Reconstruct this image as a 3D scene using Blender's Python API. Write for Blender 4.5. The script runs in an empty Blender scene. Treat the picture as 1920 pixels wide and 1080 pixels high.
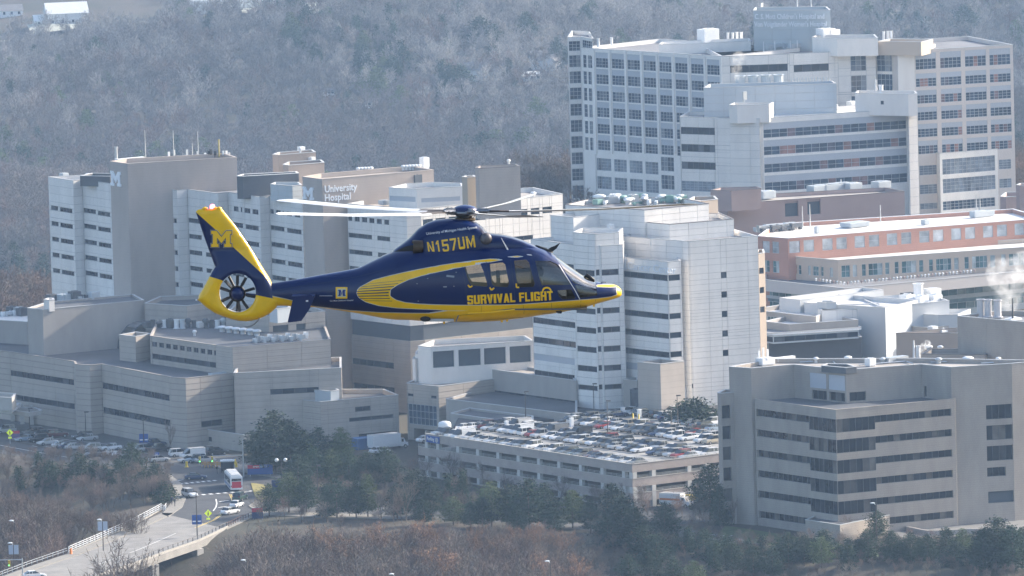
import bpy, bmesh, math, random
from mathutils import Vector, Matrix, geometry
import numpy as np

# ------------------------------------------------------------------ camera, sky, sun, exposure
SC = bpy.context.scene
COL = SC.collection
CAM_H = 250.0
FPX = 17500.0                       # focal length in pixels of a 1920 px wide picture
PITCH = math.atan2(1946.0, FPX)
ROLL = 0.027
_f = Vector((0, math.cos(PITCH), -math.sin(PITCH)))
_u0 = Vector((0, math.sin(PITCH), math.cos(PITCH)))
_r0 = Vector((1, 0, 0))
_r = _r0 * math.cos(ROLL) - _u0 * math.sin(ROLL)
_u = _u0 * math.cos(ROLL) + _r0 * math.sin(ROLL)
cam_data = bpy.data.cameras.new('camera')
cam_data.sensor_width = 36.0
cam_data.lens = FPX / 1920.0 * 36.0
cam_data.clip_start = 5.0
cam_data.clip_end = 20000.0
cam = bpy.data.objects.new('camera', cam_data)
COL.objects.link(cam)
cam.matrix_world = Matrix(((_r.x, _u.x, -_f.x, 0), (_r.y, _u.y, -_f.y, 0), (_r.z, _u.z, -_f.z, CAM_H), (0, 0, 0, 1)))
SC.camera = cam

SUN_AZ = math.radians(64)           # from straight ahead towards the right
SUN_EL = math.radians(27)
world = bpy.data.worlds.new('World')
SC.world = world
world.use_nodes = True
wn = world.node_tree
bg = wn.nodes['Background']
sky = wn.nodes.new('ShaderNodeTexSky')
sky.sky_type = 'NISHITA'
sky.sun_disc = False
sky.sun_elevation = SUN_EL
sky.sun_rotation = SUN_AZ
sky.altitude = 200
sky.air_density = 1.0
sky.dust_density = 3.0
wn.links.new(sky.outputs[0], bg.inputs[0])
bg.inputs[1].default_value = 0.13
sun_d = bpy.data.lights.new('sun', 'SUN')
sun_d.energy = 3.6
sun_d.angle = math.radians(0.8)
sun_d.color = (1.0, 0.90, 0.77)
sun = bpy.data.objects.new('sun', sun_d)
COL.objects.link(sun)
_sd = Vector((math.sin(SUN_AZ) * math.cos(SUN_EL), math.cos(SUN_AZ) * math.cos(SUN_EL), math.sin(SUN_EL)))
sun.rotation_euler = _sd.to_track_quat('Z', 'Y').to_euler()
SC.view_settings.view_transform = 'Standard'
SC.view_settings.look = 'None'
SC.view_settings.exposure = 1.36
SC.view_settings.gamma = 1.0
SC.view_settings.use_curve_mapping = False
cy = SC.cycles
cy.max_bounces = 5
cy.diffuse_bounces = 2
cy.glossy_bounces = 3
cy.transmission_bounces = 4
cy.volume_bounces = 2
cy.transparent_max_bounces = 8
cy.use_denoising = True
HAZE_DENSITY = 0.000046
HAZE_COLOR = (0.45, 0.67, 1.0)
HAZE_ANISO = 0.25

# ------------------------------------------------------------------ helpers
def pt(px, py, z):
    d = _f * FPX + _r * (px - 960.0) + _u * (540.0 - py)
    t = (z - CAM_H) / d.z
    return Vector((t * d.x, t * d.y, z))

def pd(px, py, dist):
    """the point at a forward distance along the view ray of a pixel"""
    d = _f * FPX + _r * (px - 960.0) + _u * (540.0 - py)
    return Vector((0, 0, CAM_H)) + d * (dist / FPX)

def proj(P):
    v = Vector(P) - Vector((0, 0, CAM_H))
    w = v.dot(_f)
    return 960.0 + FPX * v.dot(_r) / w, 540.0 - FPX * v.dot(_u) / w

def on_plane(px, py, P0, e):
    """pixel -> (distance along e, z) on the vertical plane through P0"""
    d = _f * FPX + _r * (px - 960.0) + _u * (540.0 - py)
    n = Vector((e.y, -e.x, 0))
    C = Vector((0, 0, CAM_H))
    t = (P0 - C).dot(n) / d.dot(n)
    Q = C + d * t
    return (Q - P0).dot(e), Q.z

_mats = {}
def mat(name, color, rough=0.8, var=0.12, scale=0.15, metal=0.0, spec=0.35, coat=0.0, var2=0.0, stretch=None, objrand=0.0, emit=None, bump=0.0, lines=None):
    if name in _mats: return _mats[name]
    m = bpy.data.materials.new(name); m.use_nodes = True
    nt = m.node_tree; b = nt.nodes['Principled BSDF']
    b.inputs['Roughness'].default_value = rough
    b.inputs['Metallic'].default_value = metal
    b.inputs['Specular IOR Level'].default_value = spec
    if coat: b.inputs['Coat Weight'].default_value = coat; b.inputs['Coat Roughness'].default_value = 0.04
    c4 = (*color, 1)
    b.inputs['Base Color'].default_value = c4
    m.diffuse_color = c4
    last = None
    if var or objrand or lines:
        geo = nt.nodes.new('ShaderNodeNewGeometry')
        mp = nt.nodes.new('ShaderNodeMapping')
        mp.inputs['Scale'].default_value = stretch or (1, 1, 1)
        nt.links.new(geo.outputs['Position'], mp.inputs['Vector'])
        nz = nt.nodes.new('ShaderNodeTexNoise')
        nz.inputs['Scale'].default_value = scale; nz.inputs['Detail'].default_value = 6; nz.inputs['Roughness'].default_value = 0.62
        nt.links.new(mp.outputs[0], nz.inputs['Vector'])
        mr = nt.nodes.new('ShaderNodeMapRange')
        mr.inputs[1].default_value = 0.25; mr.inputs[2].default_value = 0.75
        mr.inputs[3].default_value = 1 - var; mr.inputs[4].default_value = 1 + var
        nt.links.new(nz.outputs['Fac'], mr.inputs[0])
        fac = mr.outputs[0]
        if objrand:
            oi = nt.nodes.new('ShaderNodeObjectInfo')
            m2 = nt.nodes.new('ShaderNodeMapRange')
            m2.inputs[3].default_value = 1 - objrand; m2.inputs[4].default_value = 1 + objrand
            nt.links.new(oi.outputs['Random'], m2.inputs[0])
            mu = nt.nodes.new('ShaderNodeMath'); mu.operation = 'MULTIPLY'
            nt.links.new(fac, mu.inputs[0]); nt.links.new(m2.outputs[0], mu.inputs[1]); fac = mu.outputs[0]
        if lines:   # (spacing, width, darkening) of level mortar courses
            sx = nt.nodes.new('ShaderNodeSeparateXYZ'); nt.links.new(geo.outputs['Position'], sx.inputs[0])
            dv = nt.nodes.new('ShaderNodeMath'); dv.operation = 'DIVIDE'; dv.inputs[1].default_value = lines[0]
            nt.links.new(sx.outputs[2], dv.inputs[0])
            fr = nt.nodes.new('ShaderNodeMath'); fr.operation = 'FRACT'; nt.links.new(dv.outputs[0], fr.inputs[0])
            lt = nt.nodes.new('ShaderNodeMath'); lt.operation = 'LESS_THAN'; lt.inputs[1].default_value = lines[1]
            nt.links.new(fr.outputs[0], lt.inputs[0])
            m3 = nt.nodes.new('ShaderNodeMapRange'); m3.inputs[3].default_value = 1; m3.inputs[4].default_value = 1 - lines[2]
            nt.links.new(lt.outputs[0], m3.inputs[0])
            mu = nt.nodes.new('ShaderNodeMath'); mu.operation = 'MULTIPLY'
            nt.links.new(fac, mu.inputs[0]); nt.links.new(m3.outputs[0], mu.inputs[1]); fac = mu.outputs[0]
        vm = nt.nodes.new('ShaderNodeVectorMath'); vm.operation = 'SCALE'
        vm.inputs[0].default_value = color
        nt.links.new(fac, vm.inputs['Scale'])
        nt.links.new(vm.outputs[0], b.inputs['Base Color'])
        if bump:
            bp = nt.nodes.new('ShaderNodeBump'); bp.inputs['Strength'].default_value = bump; bp.inputs['Distance'].default_value = 0.3
            nt.links.new(nz.outputs['Fac'], bp.inputs['Height']); nt.links.new(bp.outputs[0], b.inputs['Normal'])
    if emit:
        b.inputs['Emission Color'].default_value = (*emit[0], 1); b.inputs['Emission Strength'].default_value = emit[1]
    _mats[name] = m
    return m

def glass_mat(name, dark, light, frac=0.3, rough=0.12):
    """opaque reflective window glass; each pane differs, some with blinds behind"""
    if name in _mats: return _mats[name]
    m = bpy.data.materials.new(name); m.use_nodes = True
    nt = m.node_tree; b = nt.nodes['Principled BSDF']
    oi = nt.nodes.new('ShaderNodeObjectInfo')
    cr = nt.nodes.new('ShaderNodeValToRGB')
    cr.color_ramp.interpolation = 'LINEAR'
    e = cr.color_ramp.elements
    e[0].position = 0.0; e[0].color = (*[c * 0.8 for c in dark], 1)
    e[1].position = 1.0; e[1].color = (*light, 1)
    k = e.new(1 - frac); k.color = (*[c * 1.25 for c in dark], 1)
    k = e.new(min(0.99, 1 - frac * 0.6)); k.color = (*[(a + c) / 2 for a, c in zip(dark, light)], 1)
    nt.links.new(oi.outputs['Random'], cr.inputs[0])
    geo = nt.nodes.new('ShaderNodeNewGeometry')
    nz = nt.nodes.new('ShaderNodeTexNoise'); nz.inputs['Scale'].default_value = 0.5; nz.inputs['Detail'].default_value = 3
    nt.links.new(geo.outputs['Position'], nz.inputs['Vector'])
    mr = nt.nodes.new('ShaderNodeMapRange'); mr.inputs[1].default_value = .3; mr.inputs[2].default_value = .7; mr.inputs[3].default_value = .7; mr.inputs[4].default_value = 1.35
    nt.links.new(nz.outputs['Fac'], mr.inputs[0])
    vm = nt.nodes.new('ShaderNodeVectorMath'); vm.operation = 'SCALE'
    nt.links.new(cr.outputs[0], vm.inputs[0]); nt.links.new(mr.outputs[0], vm.inputs['Scale'])
    nt.links.new(vm.outputs[0], b.inputs['Base Color'])
    b.inputs['Roughness'].default_value = rough
    b.inputs['Specular IOR Level'].default_value = 0.3
    _mats[name] = m
    return m

class MB:
    """collects faces; mats is a list of materials used by index"""
    def __init__(s): s.v = []; s.f = []; s.m = []
    def quad(s, a, b, c, d, mi=0):
        n = len(s.v); s.v += [tuple(a), tuple(b), tuple(c), tuple(d)]; s.f.append((n, n + 1, n + 2, n + 3)); s.m.append(mi)
    def poly(s, pts, mi=0):
        n = len(s.v); s.v += [tuple(p) for p in pts]; s.f.append(tuple(range(n, n + len(pts)))); s.m.append(mi)
    def box(s, x0, x1, y0, y1, z0, z1, mi=0, M=None, skip=''):
        c = [Vector((x, y, z)) for z in (z0, z1) for y in (y0, y1) for x in (x0, x1)]
        if M is not None: c = [M @ p for p in c]
        n = len(s.v); s.v += [tuple(p) for p in c]
        F = {'b': (0, 2, 3, 1), 't': (4, 5, 7, 6), 'f': (0, 1, 5, 4), 'k': (3, 2, 6, 7), 'l': (2, 0, 4, 6), 'r': (1, 3, 7, 5)}
        for k, q in F.items():
            if k in skip: continue
            s.f.append(tuple(n + i for i in q)); s.m.append(mi)
    def prism(s, pts, z0, z1, mi=0, mt=None, bottom=True):
        n = len(s.v); k = len(pts)
        s.v += [(p[0], p[1], z0) for p in pts] + [(p[0], p[1], z1) for p in pts]
        for i in range(k):
            j = (i + 1) % k; s.f.append((n + i, n + j, n + k + j, n + k + i)); s.m.append(mi)
        s.f.append(tuple(range(n + k, n + 2 * k))); s.m.append(mi if mt is None else mt)
        if bottom: s.f.append(tuple(range(n + k - 1, n - 1, -1))); s.m.append(mi)
    def tube(s, path, radii, n=6, mi=0, caps=True):
        path = [Vector(p) for p in path]
        if not isinstance(radii, (list, tuple)): radii = [radii] * len(path)
        rings = []
        for i, p in enumerate(path):
            t = (path[min(i + 1, len(path) - 1)] - path[max(i - 1, 0)]).normalized()
            a = t.orthogonal().normalized() if i == 0 else (rings_a - t * rings_a.dot(t)).normalized()
            rings_a = a
            b = t.cross(a)
            base = len(s.v)
            for k in range(n):
                an = 2 * math.pi * k / n
                s.v.append(tuple(p + (a * math.cos(an) + b * math.sin(an)) * radii[i]))
            rings.append(base)
        for r0, r1 in zip(rings, rings[1:]):
            for k in range(n):
                j = (k + 1) % n; s.f.append((r0 + k, r0 + j, r1 + j, r1 + k)); s.m.append(mi)
        if caps:
            s.f.append(tuple(rings[0] + k for k in range(n - 1, -1, -1))); s.m.append(mi)
            s.f.append(tuple(rings[-1] + k for k in range(n))); s.m.append(mi)
    def lathe(s, prof, n=16, mi=0, M=None):
        base = len(s.v)
        for r, z in prof:
            for k in range(n):
                a = 2 * math.pi * k / n; p = Vector((r * math.cos(a), r * math.sin(a), z))
                s.v.append(tuple(M @ p if M is not None else p))
        for i in range(len(prof) - 1):
            for k in range(n):
                j = (k + 1) % n; s.f.append((base + i * n + k, base + i * n + j, base + (i + 1) * n + j, base + (i + 1) * n + k)); s.m.append(mi)
    def mesh(s, name, mats, origin=None, smooth=False):
        me = bpy.data.meshes.new(name)
        v = s.v
        if origin is not None: ox, oy, oz = origin; v = [(a - ox, b - oy, c - oz) for a, b, c in v]
        me.from_pydata(v, [], s.f)
        for m in mats: me.materials.append(m)
        if len(mats) > 1: me.polygons.foreach_set('material_index', s.m)
        if smooth: me.polygons.foreach_set('use_smooth', [True] * len(me.polygons))
        me.update()
        return me

def link(name, me, parent=None, loc=(0, 0, 0), rz=0.0, **props):
    o = bpy.data.objects.new(name, me)
    COL.objects.link(o)
    o.location = loc
    if rz: o.rotation_euler = (0, 0, rz)
    if parent is not None: o.parent = parent
    for k, v in props.items(): o[k] = v
    return o

def thing(name, label, cat, loc=(0, 0, 0), rz=0.0, group=None):
    o = bpy.data.objects.new(name, None); COL.objects.link(o)
    o.location = loc; o.rotation_euler = (0, 0, rz)
    o.empty_display_size = 0.5
    o['label'] = label; o['category'] = cat
    if group: o['group'] = group
    return o

def tag(o, label, cat, group=None):
    o['label'] = label; o['category'] = cat
    if group: o['group'] = group
    return o

def dup(root, loc=None, rz=None, label=None, group=None, swap=None):
    r = root.copy(); COL.objects.link(r)
    if loc is not None: r.location = loc
    if rz is not None: r.rotation_euler = (0, 0, rz)
    if label: r['label'] = label
    if group: r['group'] = group
    if swap and r.data in swap: r.data = swap[r.data]
    for ch in KIDS.get(root.name, ()):
        c = ch.copy(); COL.objects.link(c); c.parent = r
        if swap and c.data in swap: c.data = swap[c.data]
        for g in KIDS.get(ch.name, ()):
            d = g.copy(); COL.objects.link(d); d.parent = c
    return r
KIDS = {}
def kids(root):
    KIDS[root.name] = list(root.children)
    for c in root.children: KIDS[c.name] = list(c.children)
    return root

def offset_poly(P, d):
    n = len(P); out = []
    for i in range(n):
        a, b, c = P[i - 1], P[i], P[(i + 1) % n]
        e1 = Vector((b.x - a.x, b.y - a.y)).normalized(); e2 = Vector((c.x - b.x, c.y - b.y)).normalized()
        n1 = Vector((-e1.y, e1.x)); n2 = Vector((-e2.y, e2.x))      # inward for CCW
        m = n1 + n2
        k = m.length_squared
        m = m * (2.0 / k) if k > 0.2 else n1
        if m.length > 3: m = m.normalized() * 3
        out.append(Vector((b.x + m.x * d, b.y + m.y * d, b.z)))
    return out

# ------------------------------------------------------------------ palette
WHITE = mat('white_panel', (0.755, 0.73, 0.70), 0.55, 0.09, 0.45, spec=0.4, objrand=0.05, stretch=(1, 1, .22))
WHITEW = mat('warm_white_panel', (0.76, 0.715, 0.67), 0.6, 0.08, 0.45, stretch=(1, 1, .22), objrand=.03)
JOINT = mat('joint_shadow_gap', (0.40, 0.40, 0.40), 0.9, 0.0)
BEIGE = mat('beige_brick', (0.42, 0.36, 0.32), 0.85, 0.10, 0.3, stretch=(1, 1, .3), lines=(0.6, 0.2, 0.06))
TAN = mat('tan_brick', (0.40, 0.355, 0.315), 0.85, 0.12, 0.3, stretch=(1, 1, .4), lines=(1.25, 0.1, 0.13), objrand=0.03)
TAND = mat('tan_concrete', (0.36, 0.33, 0.305), 0.85, 0.12, 0.25, stretch=(1, 1, .35))
OFFICE = mat('office_brick', (0.34, 0.30, 0.265), 0.85, 0.15, 0.35, lines=(0.45, 0.25, 0.07), stretch=(1, 1, .3))
REDB = mat('red_brick', (0.46, 0.25, 0.19), 0.85, 0.08, 0.3, lines=(0.5, 0.2, 0.08))
PINK = mat('pink_brick', (0.36, 0.27, 0.25), 0.85, 0.07, 0.2)
SAND = mat('sand_stone', (0.47, 0.39, 0.32), 0.8, 0.06, 0.2)
SALMON = mat('salmon_stone', (0.62, 0.56, 0.52), 0.8, 0.05, 0.2)
GREYM = mat('grey_metal', (0.46, 0.5, 0.53), 0.5, 0.05, 0.2, spec=0.5)
SPAN = mat('grey_spandrel', (0.42, 0.45, 0.5), 0.35, 0.04, 0.2, spec=0.5, objrand=0.06)
CORR = mat('corrugated_white', (0.52, 0.54, 0.56), 0.5, 0.04, 0.2, spec=0.4)
DKBRICK = mat('dark_brick', (0.075, 0.08, 0.09), 0.8, 0.1, 0.4)
ROOFG = mat('grey_membrane_roof', (0.20, 0.20, 0.21), 0.75, 0.22, 0.12)
ROOFD = mat('dark_membrane_roof', (0.10, 0.105, 0.115), 0.75, 0.25, 0.12)
ROOFW = mat('white_membrane_roof', (0.72, 0.7, 0.67), 0.5, 0.12, 0.12)
ROOFB = mat('gravel_roof', (0.36, 0.33, 0.3), 0.85, 0.2, 0.15)
COPE = mat('light_coping', (0.45, 0.45, 0.45), 0.5, 0.05, 0.3, metal=0.0, spec=0.5)
COPED = mat('brown_coping', (0.14, 0.12, 0.11), 0.5, 0.05, 0.3)
CONC = mat('concrete', (0.42, 0.40, 0.37), 0.85, 0.12, 0.5)
CONCP = mat('pink_concrete', (0.36, 0.31, 0.285), 0.85, 0.12, 0.5)
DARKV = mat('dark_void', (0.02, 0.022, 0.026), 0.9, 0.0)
LOUV = mat('dark_louvre', (0.07, 0.085, 0.105), 0.6, 0.1, 0.3)
FRAMEW = mat('white_frame', (0.5, 0.52, 0.55), 0.5, 0)
FRAMED = mat('dark_frame', (0.09, 0.1, 0.12), 0.5, 0)
STEEL = mat('galvanised_steel', (0.5, 0.52, 0.54), 0.35, 0.08, 0.6, metal=0.6)
WHITEP = mat('white_paint', (0.75, 0.76, 0.77), 0.4, 0.04, 1.0)
DKMET = mat('dark_metal', (0.04, 0.042, 0.045), 0.45, 0.05, 1.0)
G_DARK = glass_mat('dark_glass', (0.010, 0.014, 0.022), (0.13, 0.12, 0.11), 0.25)
G_BAND = glass_mat('band_glass', (0.016, 0.024, 0.038), (0.10, 0.11, 0.13), 0.22)
G_BLUE = glass_mat('blue_glass', (0.04, 0.065, 0.10), (0.22, 0.24, 0.27), 0.3)
G_MIX = glass_mat('blue_glass_with_reflections', (0.05, 0.075, 0.11), (0.36, 0.20, 0.17), 0.22)
G_TEAL = glass_mat('teal_glass', (0.07, 0.14, 0.15), (0.45, 0.5, 0.5), 0.5)
G_BLIND = glass_mat('blind_glass', (0.35, 0.38, 0.4), (0.55, 0.56, 0.57), 0.5)

# style: recess, glass, frame, pane width, rows, spandrel fraction, spandrel material
ST = {
 'punch': dict(rec=.25, g=G_BAND, fr=FRAMED, pw=1.2, rows=1),
 'slot':  dict(rec=.25, g=G_BAND, fr=FRAMED, pw=1.6, rows=1),
 'band':  dict(rec=.22, g=G_BAND, fr=FRAMED, pw=2.4, rows=1),
 'office': dict(rec=.5, g=G_DARK, fr=FRAMED, pw=1.5, rows=1),
 'officed': dict(rec=.14, g=G_DARK, fr=FRAMED, pw=1.5, rows=1),
 'bay':   dict(rec=.18, g=G_BLUE, fr=FRAMEW, pw=1.25, rows=3, sp=.36, spm=SPAN),
 'baymix': dict(rec=.18, g=G_MIX, fr=FRAMEW, pw=1.25, rows=3, sp=.36, spm=SPAN),
 'tall':  dict(rec=.18, g=G_BLUE, fr=FRAMEW, pw=1.2, rows=3),
 'greybay': dict(rec=.15, g=glass_mat('grey_screened_glass', (0.17, 0.2, 0.24), (0.25, 0.28, 0.31), .3), fr=SPAN, pw=1.2, rows=4),
 'strip': dict(rec=.15, g=G_MIX, fr=FRAMEW, pw=2.2, rows=2, sp=.42, spm=SPAN),
 'teal':  dict(rec=.2, g=G_TEAL, fr=FRAMEW, pw=1.1, rows=2),
 'tealw': dict(rec=.15, g=G_TEAL, fr=FRAMEW, pw=2.4, rows=1, sp=.35, spm=glass_mat('teal_spandrel', (.13, .2, .23), (.2, .27, .3), .3)),
 'blind': dict(rec=.2, g=G_BLIND, fr=FRAMEW, pw=2.4, rows=2),
 'void':  dict(rec=.6, g=LOUV, fr=FRAMED, pw=99, rows=1),
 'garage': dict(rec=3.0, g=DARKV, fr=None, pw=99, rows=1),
 'blank': dict(rec=.1, g=SPAN, fr=None, pw=99, rows=1),
}
_wc = {}
def window(B, style, W, Hh, loc, rz):
    st = ST[style]
    W = round(W, 2); Hh = round(Hh, 2)
    n = max(1, round(W / st['pw']))
    key = (style, W, Hh)
    sp = st.get('sp', 0) * Hh
    gh = Hh - sp
    if key not in _wc:
        rec = st['rec']; t = 0.07
        fm = None
        if st['fr'] is not None:
            fb = MB()
            for i in range(n + 1):
                x = min(max(W * i / n - t / 2, 0.001), W - t - .001); fb.box(x, x + t, rec - .09, rec - .01, 0.002, gh - .002)
            for j in range(st['rows'] + 1):
                z = min(max(gh * j / st['rows'] - t / 2, 0.001), gh - t - .001); fb.box(0.001, W - .001, rec - .084, rec - .012, z, z + t)
            fm = fb.mesh('window_frame', [st['fr']])
        pb = MB(); pw = W / n
        pb.quad((0, rec, 0), (pw, rec, 0), (pw, rec, gh), (0, rec, gh))
        pm = pb.mesh('pane', [st['g']])
        sm = None
        if sp:
            sb = MB(); sb.box(0.002, W - .002, rec - .08, rec, gh, Hh - .002)
            sm = sb.mesh('spandrel', [st['spm']])
        _wc[key] = (fm, pm, sm)
    fm, pm, sm = _wc[key]
    name = {'void': 'louvre_opening', 'garage': 'opening', 'blank': 'blank_panel'}.get(style, 'window')
    if fm is None:
        return link(name, pm, B.root, Vector(loc) - B.o, rz)
    w = link(name, fm, B.root, Vector(loc) - B.o, rz)
    for i in range(n): link('pane' if style != 'void' else 'louvre_screen', pm, w, (W * i / n, 0, 0))
    if sm: link('spandrel', sm, w)
    return w

_pc = {}
def panel_mesh(W, Hh, m):
    W = round(W, 1); Hh = round(Hh, 1)
    k = (W, Hh, m.name)
    if k not in _pc:
        b = MB(); b.box(.035, W - .035, 0, .1, .035, Hh - .035, skip='k')
        _pc[k] = b.mesh('panel', [m])
    return _pc[k]

class Bld:
    def __init__(s, name, label, cat, at, group=None):
        s.o = Vector(at); s.root = thing(name, label, cat, at, group=group); s.npan = 0; s.extra = {}
    def add(s, name, mb, mats, smooth=False, **props):
        return link(name, mb.mesh(name, mats, s.o, smooth), s.root, **props)
    def wall(s, P0, P1, z0, z1, m, wins=(), panel=None, thick=.35, open_=None, joint=None):
        e = Vector((P1.x - P0.x, P1.y - P0.y, 0)); L = e.length; e.normalize()
        inn = Vector((-e.y, e.x, 0)); rz = math.atan2(e.y, e.x)
        holes = []
        for w in wins:
            if w[0] == 'grid':
                _, cols, rows, style, xr = (w + (None,))[:5]
                c0 = cols[0]
                if xr is None: xr = (c0[0] + c0[1]) / 2
                for (ya, yb) in rows:
                    _, za = on_plane(xr, yb, P0, e); _, zb = on_plane(xr, ya, P0, e)
                    for (xa, xb) in cols:
                        ym = (rows[0][0] + rows[0][1]) / 2
                        ua, _ = on_plane(xa, ym, P0, e); ub, _ = on_plane(xb, ym, P0, e)
                        holes.append((ua, ub, za, zb, style))
            elif w[0] == 'uz':
                holes.append(w[1:])
            else:   # (x0, x1, ytop, ybot, style) with the y taken at the middle of the window
                xa, xb, ya, yb, style = w
                xm = (xa + xb) / 2; ym = (ya + yb) / 2
                ua, _ = on_plane(xa, ym, P0, e); ub, _ = on_plane(xb, ym, P0, e)
                _, za = on_plane(xm, yb, P0, e); _, zb = on_plane(xm, ya, P0, e)
                holes.append((ua, ub, za, zb, style))
        H = []
        for (a, b, c, d, stl) in holes:
            ed = .025 if stl == 'officed' else .12
            a = max(a, ed); b = min(b, L - ed); c = max(c, z0 + .05); d = min(d, z1 - .3)
            if b - a > .25 and d - c > .2: H.append((a, b, c, d, stl))
        us = sorted(set([0, L] + [x for h in H for x in h[:2]]))
        zs = sorted(set([z0, z1] + [x for h in H for x in h[2:4]]))
        def ok(x, arr): return all(abs(x - y) > .45 for y in arr)
        if panel:
            pw, ph = panel
            us2 = list(us); zs2 = list(zs)
            k = pw
            while k < L:
                if ok(k, us2): us2.append(k)
                k += pw
            k = z1 - ph
            while k > z0:
                if ok(k, zs2): zs2.append(k)
                k -= ph
            us2.sort(); zs2.sort()
        sk = .1 if panel else 0.0
        wb = MB()
        def Q(u, z, dep=0): return (P0.x + e.x * u + inn.x * dep, P0.y + e.y * u + inn.y * dep, z)
        def inside(u, z): return any(h[0] < u < h[1] and h[2] < z < h[3] for h in H)
        for i in range(len(us) - 1):
            j = 0
            while j < len(zs) - 1:
                if us[i + 1] - us[i] < 1e-4 or zs[j + 1] - zs[j] < 1e-4 or inside((us[i] + us[i + 1]) / 2, (zs[j] + zs[j + 1]) / 2): j += 1; continue
                k = j
                while k + 1 < len(zs) - 1 and not inside((us[i] + us[i + 1]) / 2, (zs[k + 1] + zs[k + 2]) / 2): k += 1
                wb.quad(Q(us[i], zs[j], sk), Q(us[i + 1], zs[j], sk), Q(us[i + 1], zs[k + 1], sk), Q(us[i], zs[k + 1], sk))
                j = k + 1
        for (a, b, c, d, stl) in H:
            r = ST[stl]['rec']
            wb.quad(Q(a, c, sk), Q(b, c, sk), Q(b, c, r), Q(a, c, r)); wb.quad(Q(a, d, r), Q(b, d, r), Q(b, d, sk), Q(a, d, sk))
            wb.quad(Q(a, c, sk), Q(a, c, r), Q(a, d, r), Q(a, d, sk)); wb.quad(Q(b, c, r), Q(b, c, sk), Q(b, d, sk), Q(b, d, r))
        s.add('wall', wb, [(joint or JOINT) if panel else m])
        if panel:
            for i in range(len(us2) - 1):
                j = 0
                for j in range(len(zs2) - 1):
                    um, zm = (us2[i] + us2[i + 1]) / 2, (zs2[j] + zs2[j + 1]) / 2
                    if inside(um, zm): continue
                    pm = panel_mesh(us2[i + 1] - us2[i], zs2[j + 1] - zs2[j], m)
                    if s.npan < 290:
                        s.npan += 1
                        link('panel', pm, s.root, Vector(Q(us2[i], zs2[j])) - s.o, rz)
                    else:
                        ex = s.extra.setdefault(m.name, MB())
                        Mx = Matrix.Translation(Q(us2[i], zs2[j])) @ Matrix.Rotation(rz, 4, 'Z')
                        ex.box(.035, us2[i + 1] - us2[i] - .035, 0, .1, .035, zs2[j + 1] - zs2[j] - .035, M=Mx, skip='k')
        for (a, b, c, d, stl) in H:
            window(s, stl, b - a, d - c, Q(a, c), rz)
    def block(s, front, zt, zb, m, roof=ROOFG, back=None, wins={}, panel=None, par=.9, cope=COPE, pts=None, pth=.4, ov=.06, joint=None, segm={}, nocope=False):
        F = pts or [pt(x, y, zt) for x, y in front]
        nf = len(F)
        if back is None:
            if nf == 3: Bk = [F[2] + F[0] - F[1]]
            else: back = 20
        if back is not None:
            if isinstance(back, (int, float)):
                d = F[-1] - F[0]; n = Vector((-d.y, d.x, 0)).normalized() * back
                Bk = [F[-1] + n, F[0] + n]
            else: Bk = [pt(x, y, zt) for x, y in back]
        P = F + Bk
        n = len(P)
        for i in range(n):
            A, C = P[i], P[(i + 1) % n]
            if i < nf - 1: s.wall(A, C, zb, zt, segm.get(i, m), wins.get(i, ()), panel, joint=joint)
            else: s.wall(A, C, zb, zt, m)
        I = offset_poly(P, pth)
        rb = MB(); rb.poly([(p.x, p.y, zt - par) for p in I]); s.add('roof', rb, [roof])
        pb = MB()
        O = offset_poly(P, -ov)
        ct = zt + .1
        for i in range(n):
            j = (i + 1) % n
            pb.quad((I[j].x, I[j].y, zt - par), (I[i].x, I[i].y, zt - par), (I[i].x, I[i].y, zt), (I[j].x, I[j].y, zt), 0)
            pb.quad((O[i].x, O[i].y, zt + .002), (O[j].x, O[j].y, zt + .002), (O[j].x, O[j].y, ct), (O[i].x, O[i].y, ct), 1)
            pb.quad((O[i].x, O[i].y, ct), (O[j].x, O[j].y, ct), (I[j].x, I[j].y, ct), (I[i].x, I[i].y, ct), 1)
            pb.quad((I[j].x, I[j].y, zt + .002), (I[i].x, I[i].y, zt + .002), (I[i].x, I[i].y, ct), (I[j].x, I[j].y, ct), 1)
        s.add('parapet', pb, [m, cope])
        return P
    def done(s):
        for k, ex in s.extra.items(): s.add('panel_field', ex, [_mats[k]], kind='stuff')
# ------------------------------------------------------------------ terrain
def sm(a, b, x):
    t = max(0.0, min(1.0, (x - a) / (b - a))); return t * t * (3 - 2 * t)
PLAT = [(-400, 850), (0, 860), (130, 874), (250, 888), (303, 905), (322, 928), (318, 946), (303, 964), (425, 995), (472, 985), (560, 990),
        (700, 992), (900, 1006), (1100, 1020), (1300, 1036), (1500, 1048), (1650, 1060), (1900, 1072), (2400, 1090)]
PLATW = [pt(x, y, 0) for x, y in PLAT]
def plat_dist(x, y):
    """>0 in front of (below) the plateau edge"""
    best = 1e9
    side = None
    for a, b in zip(PLATW, PLATW[1:]):
        ex, ey = b.x - a.x, b.y - a.y; L2 = ex * ex + ey * ey
        t = max(0, min(1, ((x - a.x) * ex + (y - a.y) * ey) / L2))
        dx, dy = x - a.x - t * ex, y - a.y - t * ey
        d = math.hypot(dx, dy)
        if d < best: best = d; side = ex * (y - a.y) - ey * (x - a.x)
    return -best if side > 0 else best
def terrain_z(x, y):
    z = 0.0
    if y < 2120:
        d = plat_dist(x, y)
        if d > 0: z = -14.0 * sm(0, 62, d)
    if y > 2240:
        k = sm(-5, 22, x); y0 = 2240 + 240 * k
        z = -150.0 * sm(y0, y0 + 420, y) + 60 * sm(5300, 6300, y) + 90 * sm(6300, 7400, y)
        z += sm(2700, 3000, y) * (9 * math.sin(x * .013 + y * .0045) + 7 * math.sin(x * .006 - y * .008 + 1.3))
    return z
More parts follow.
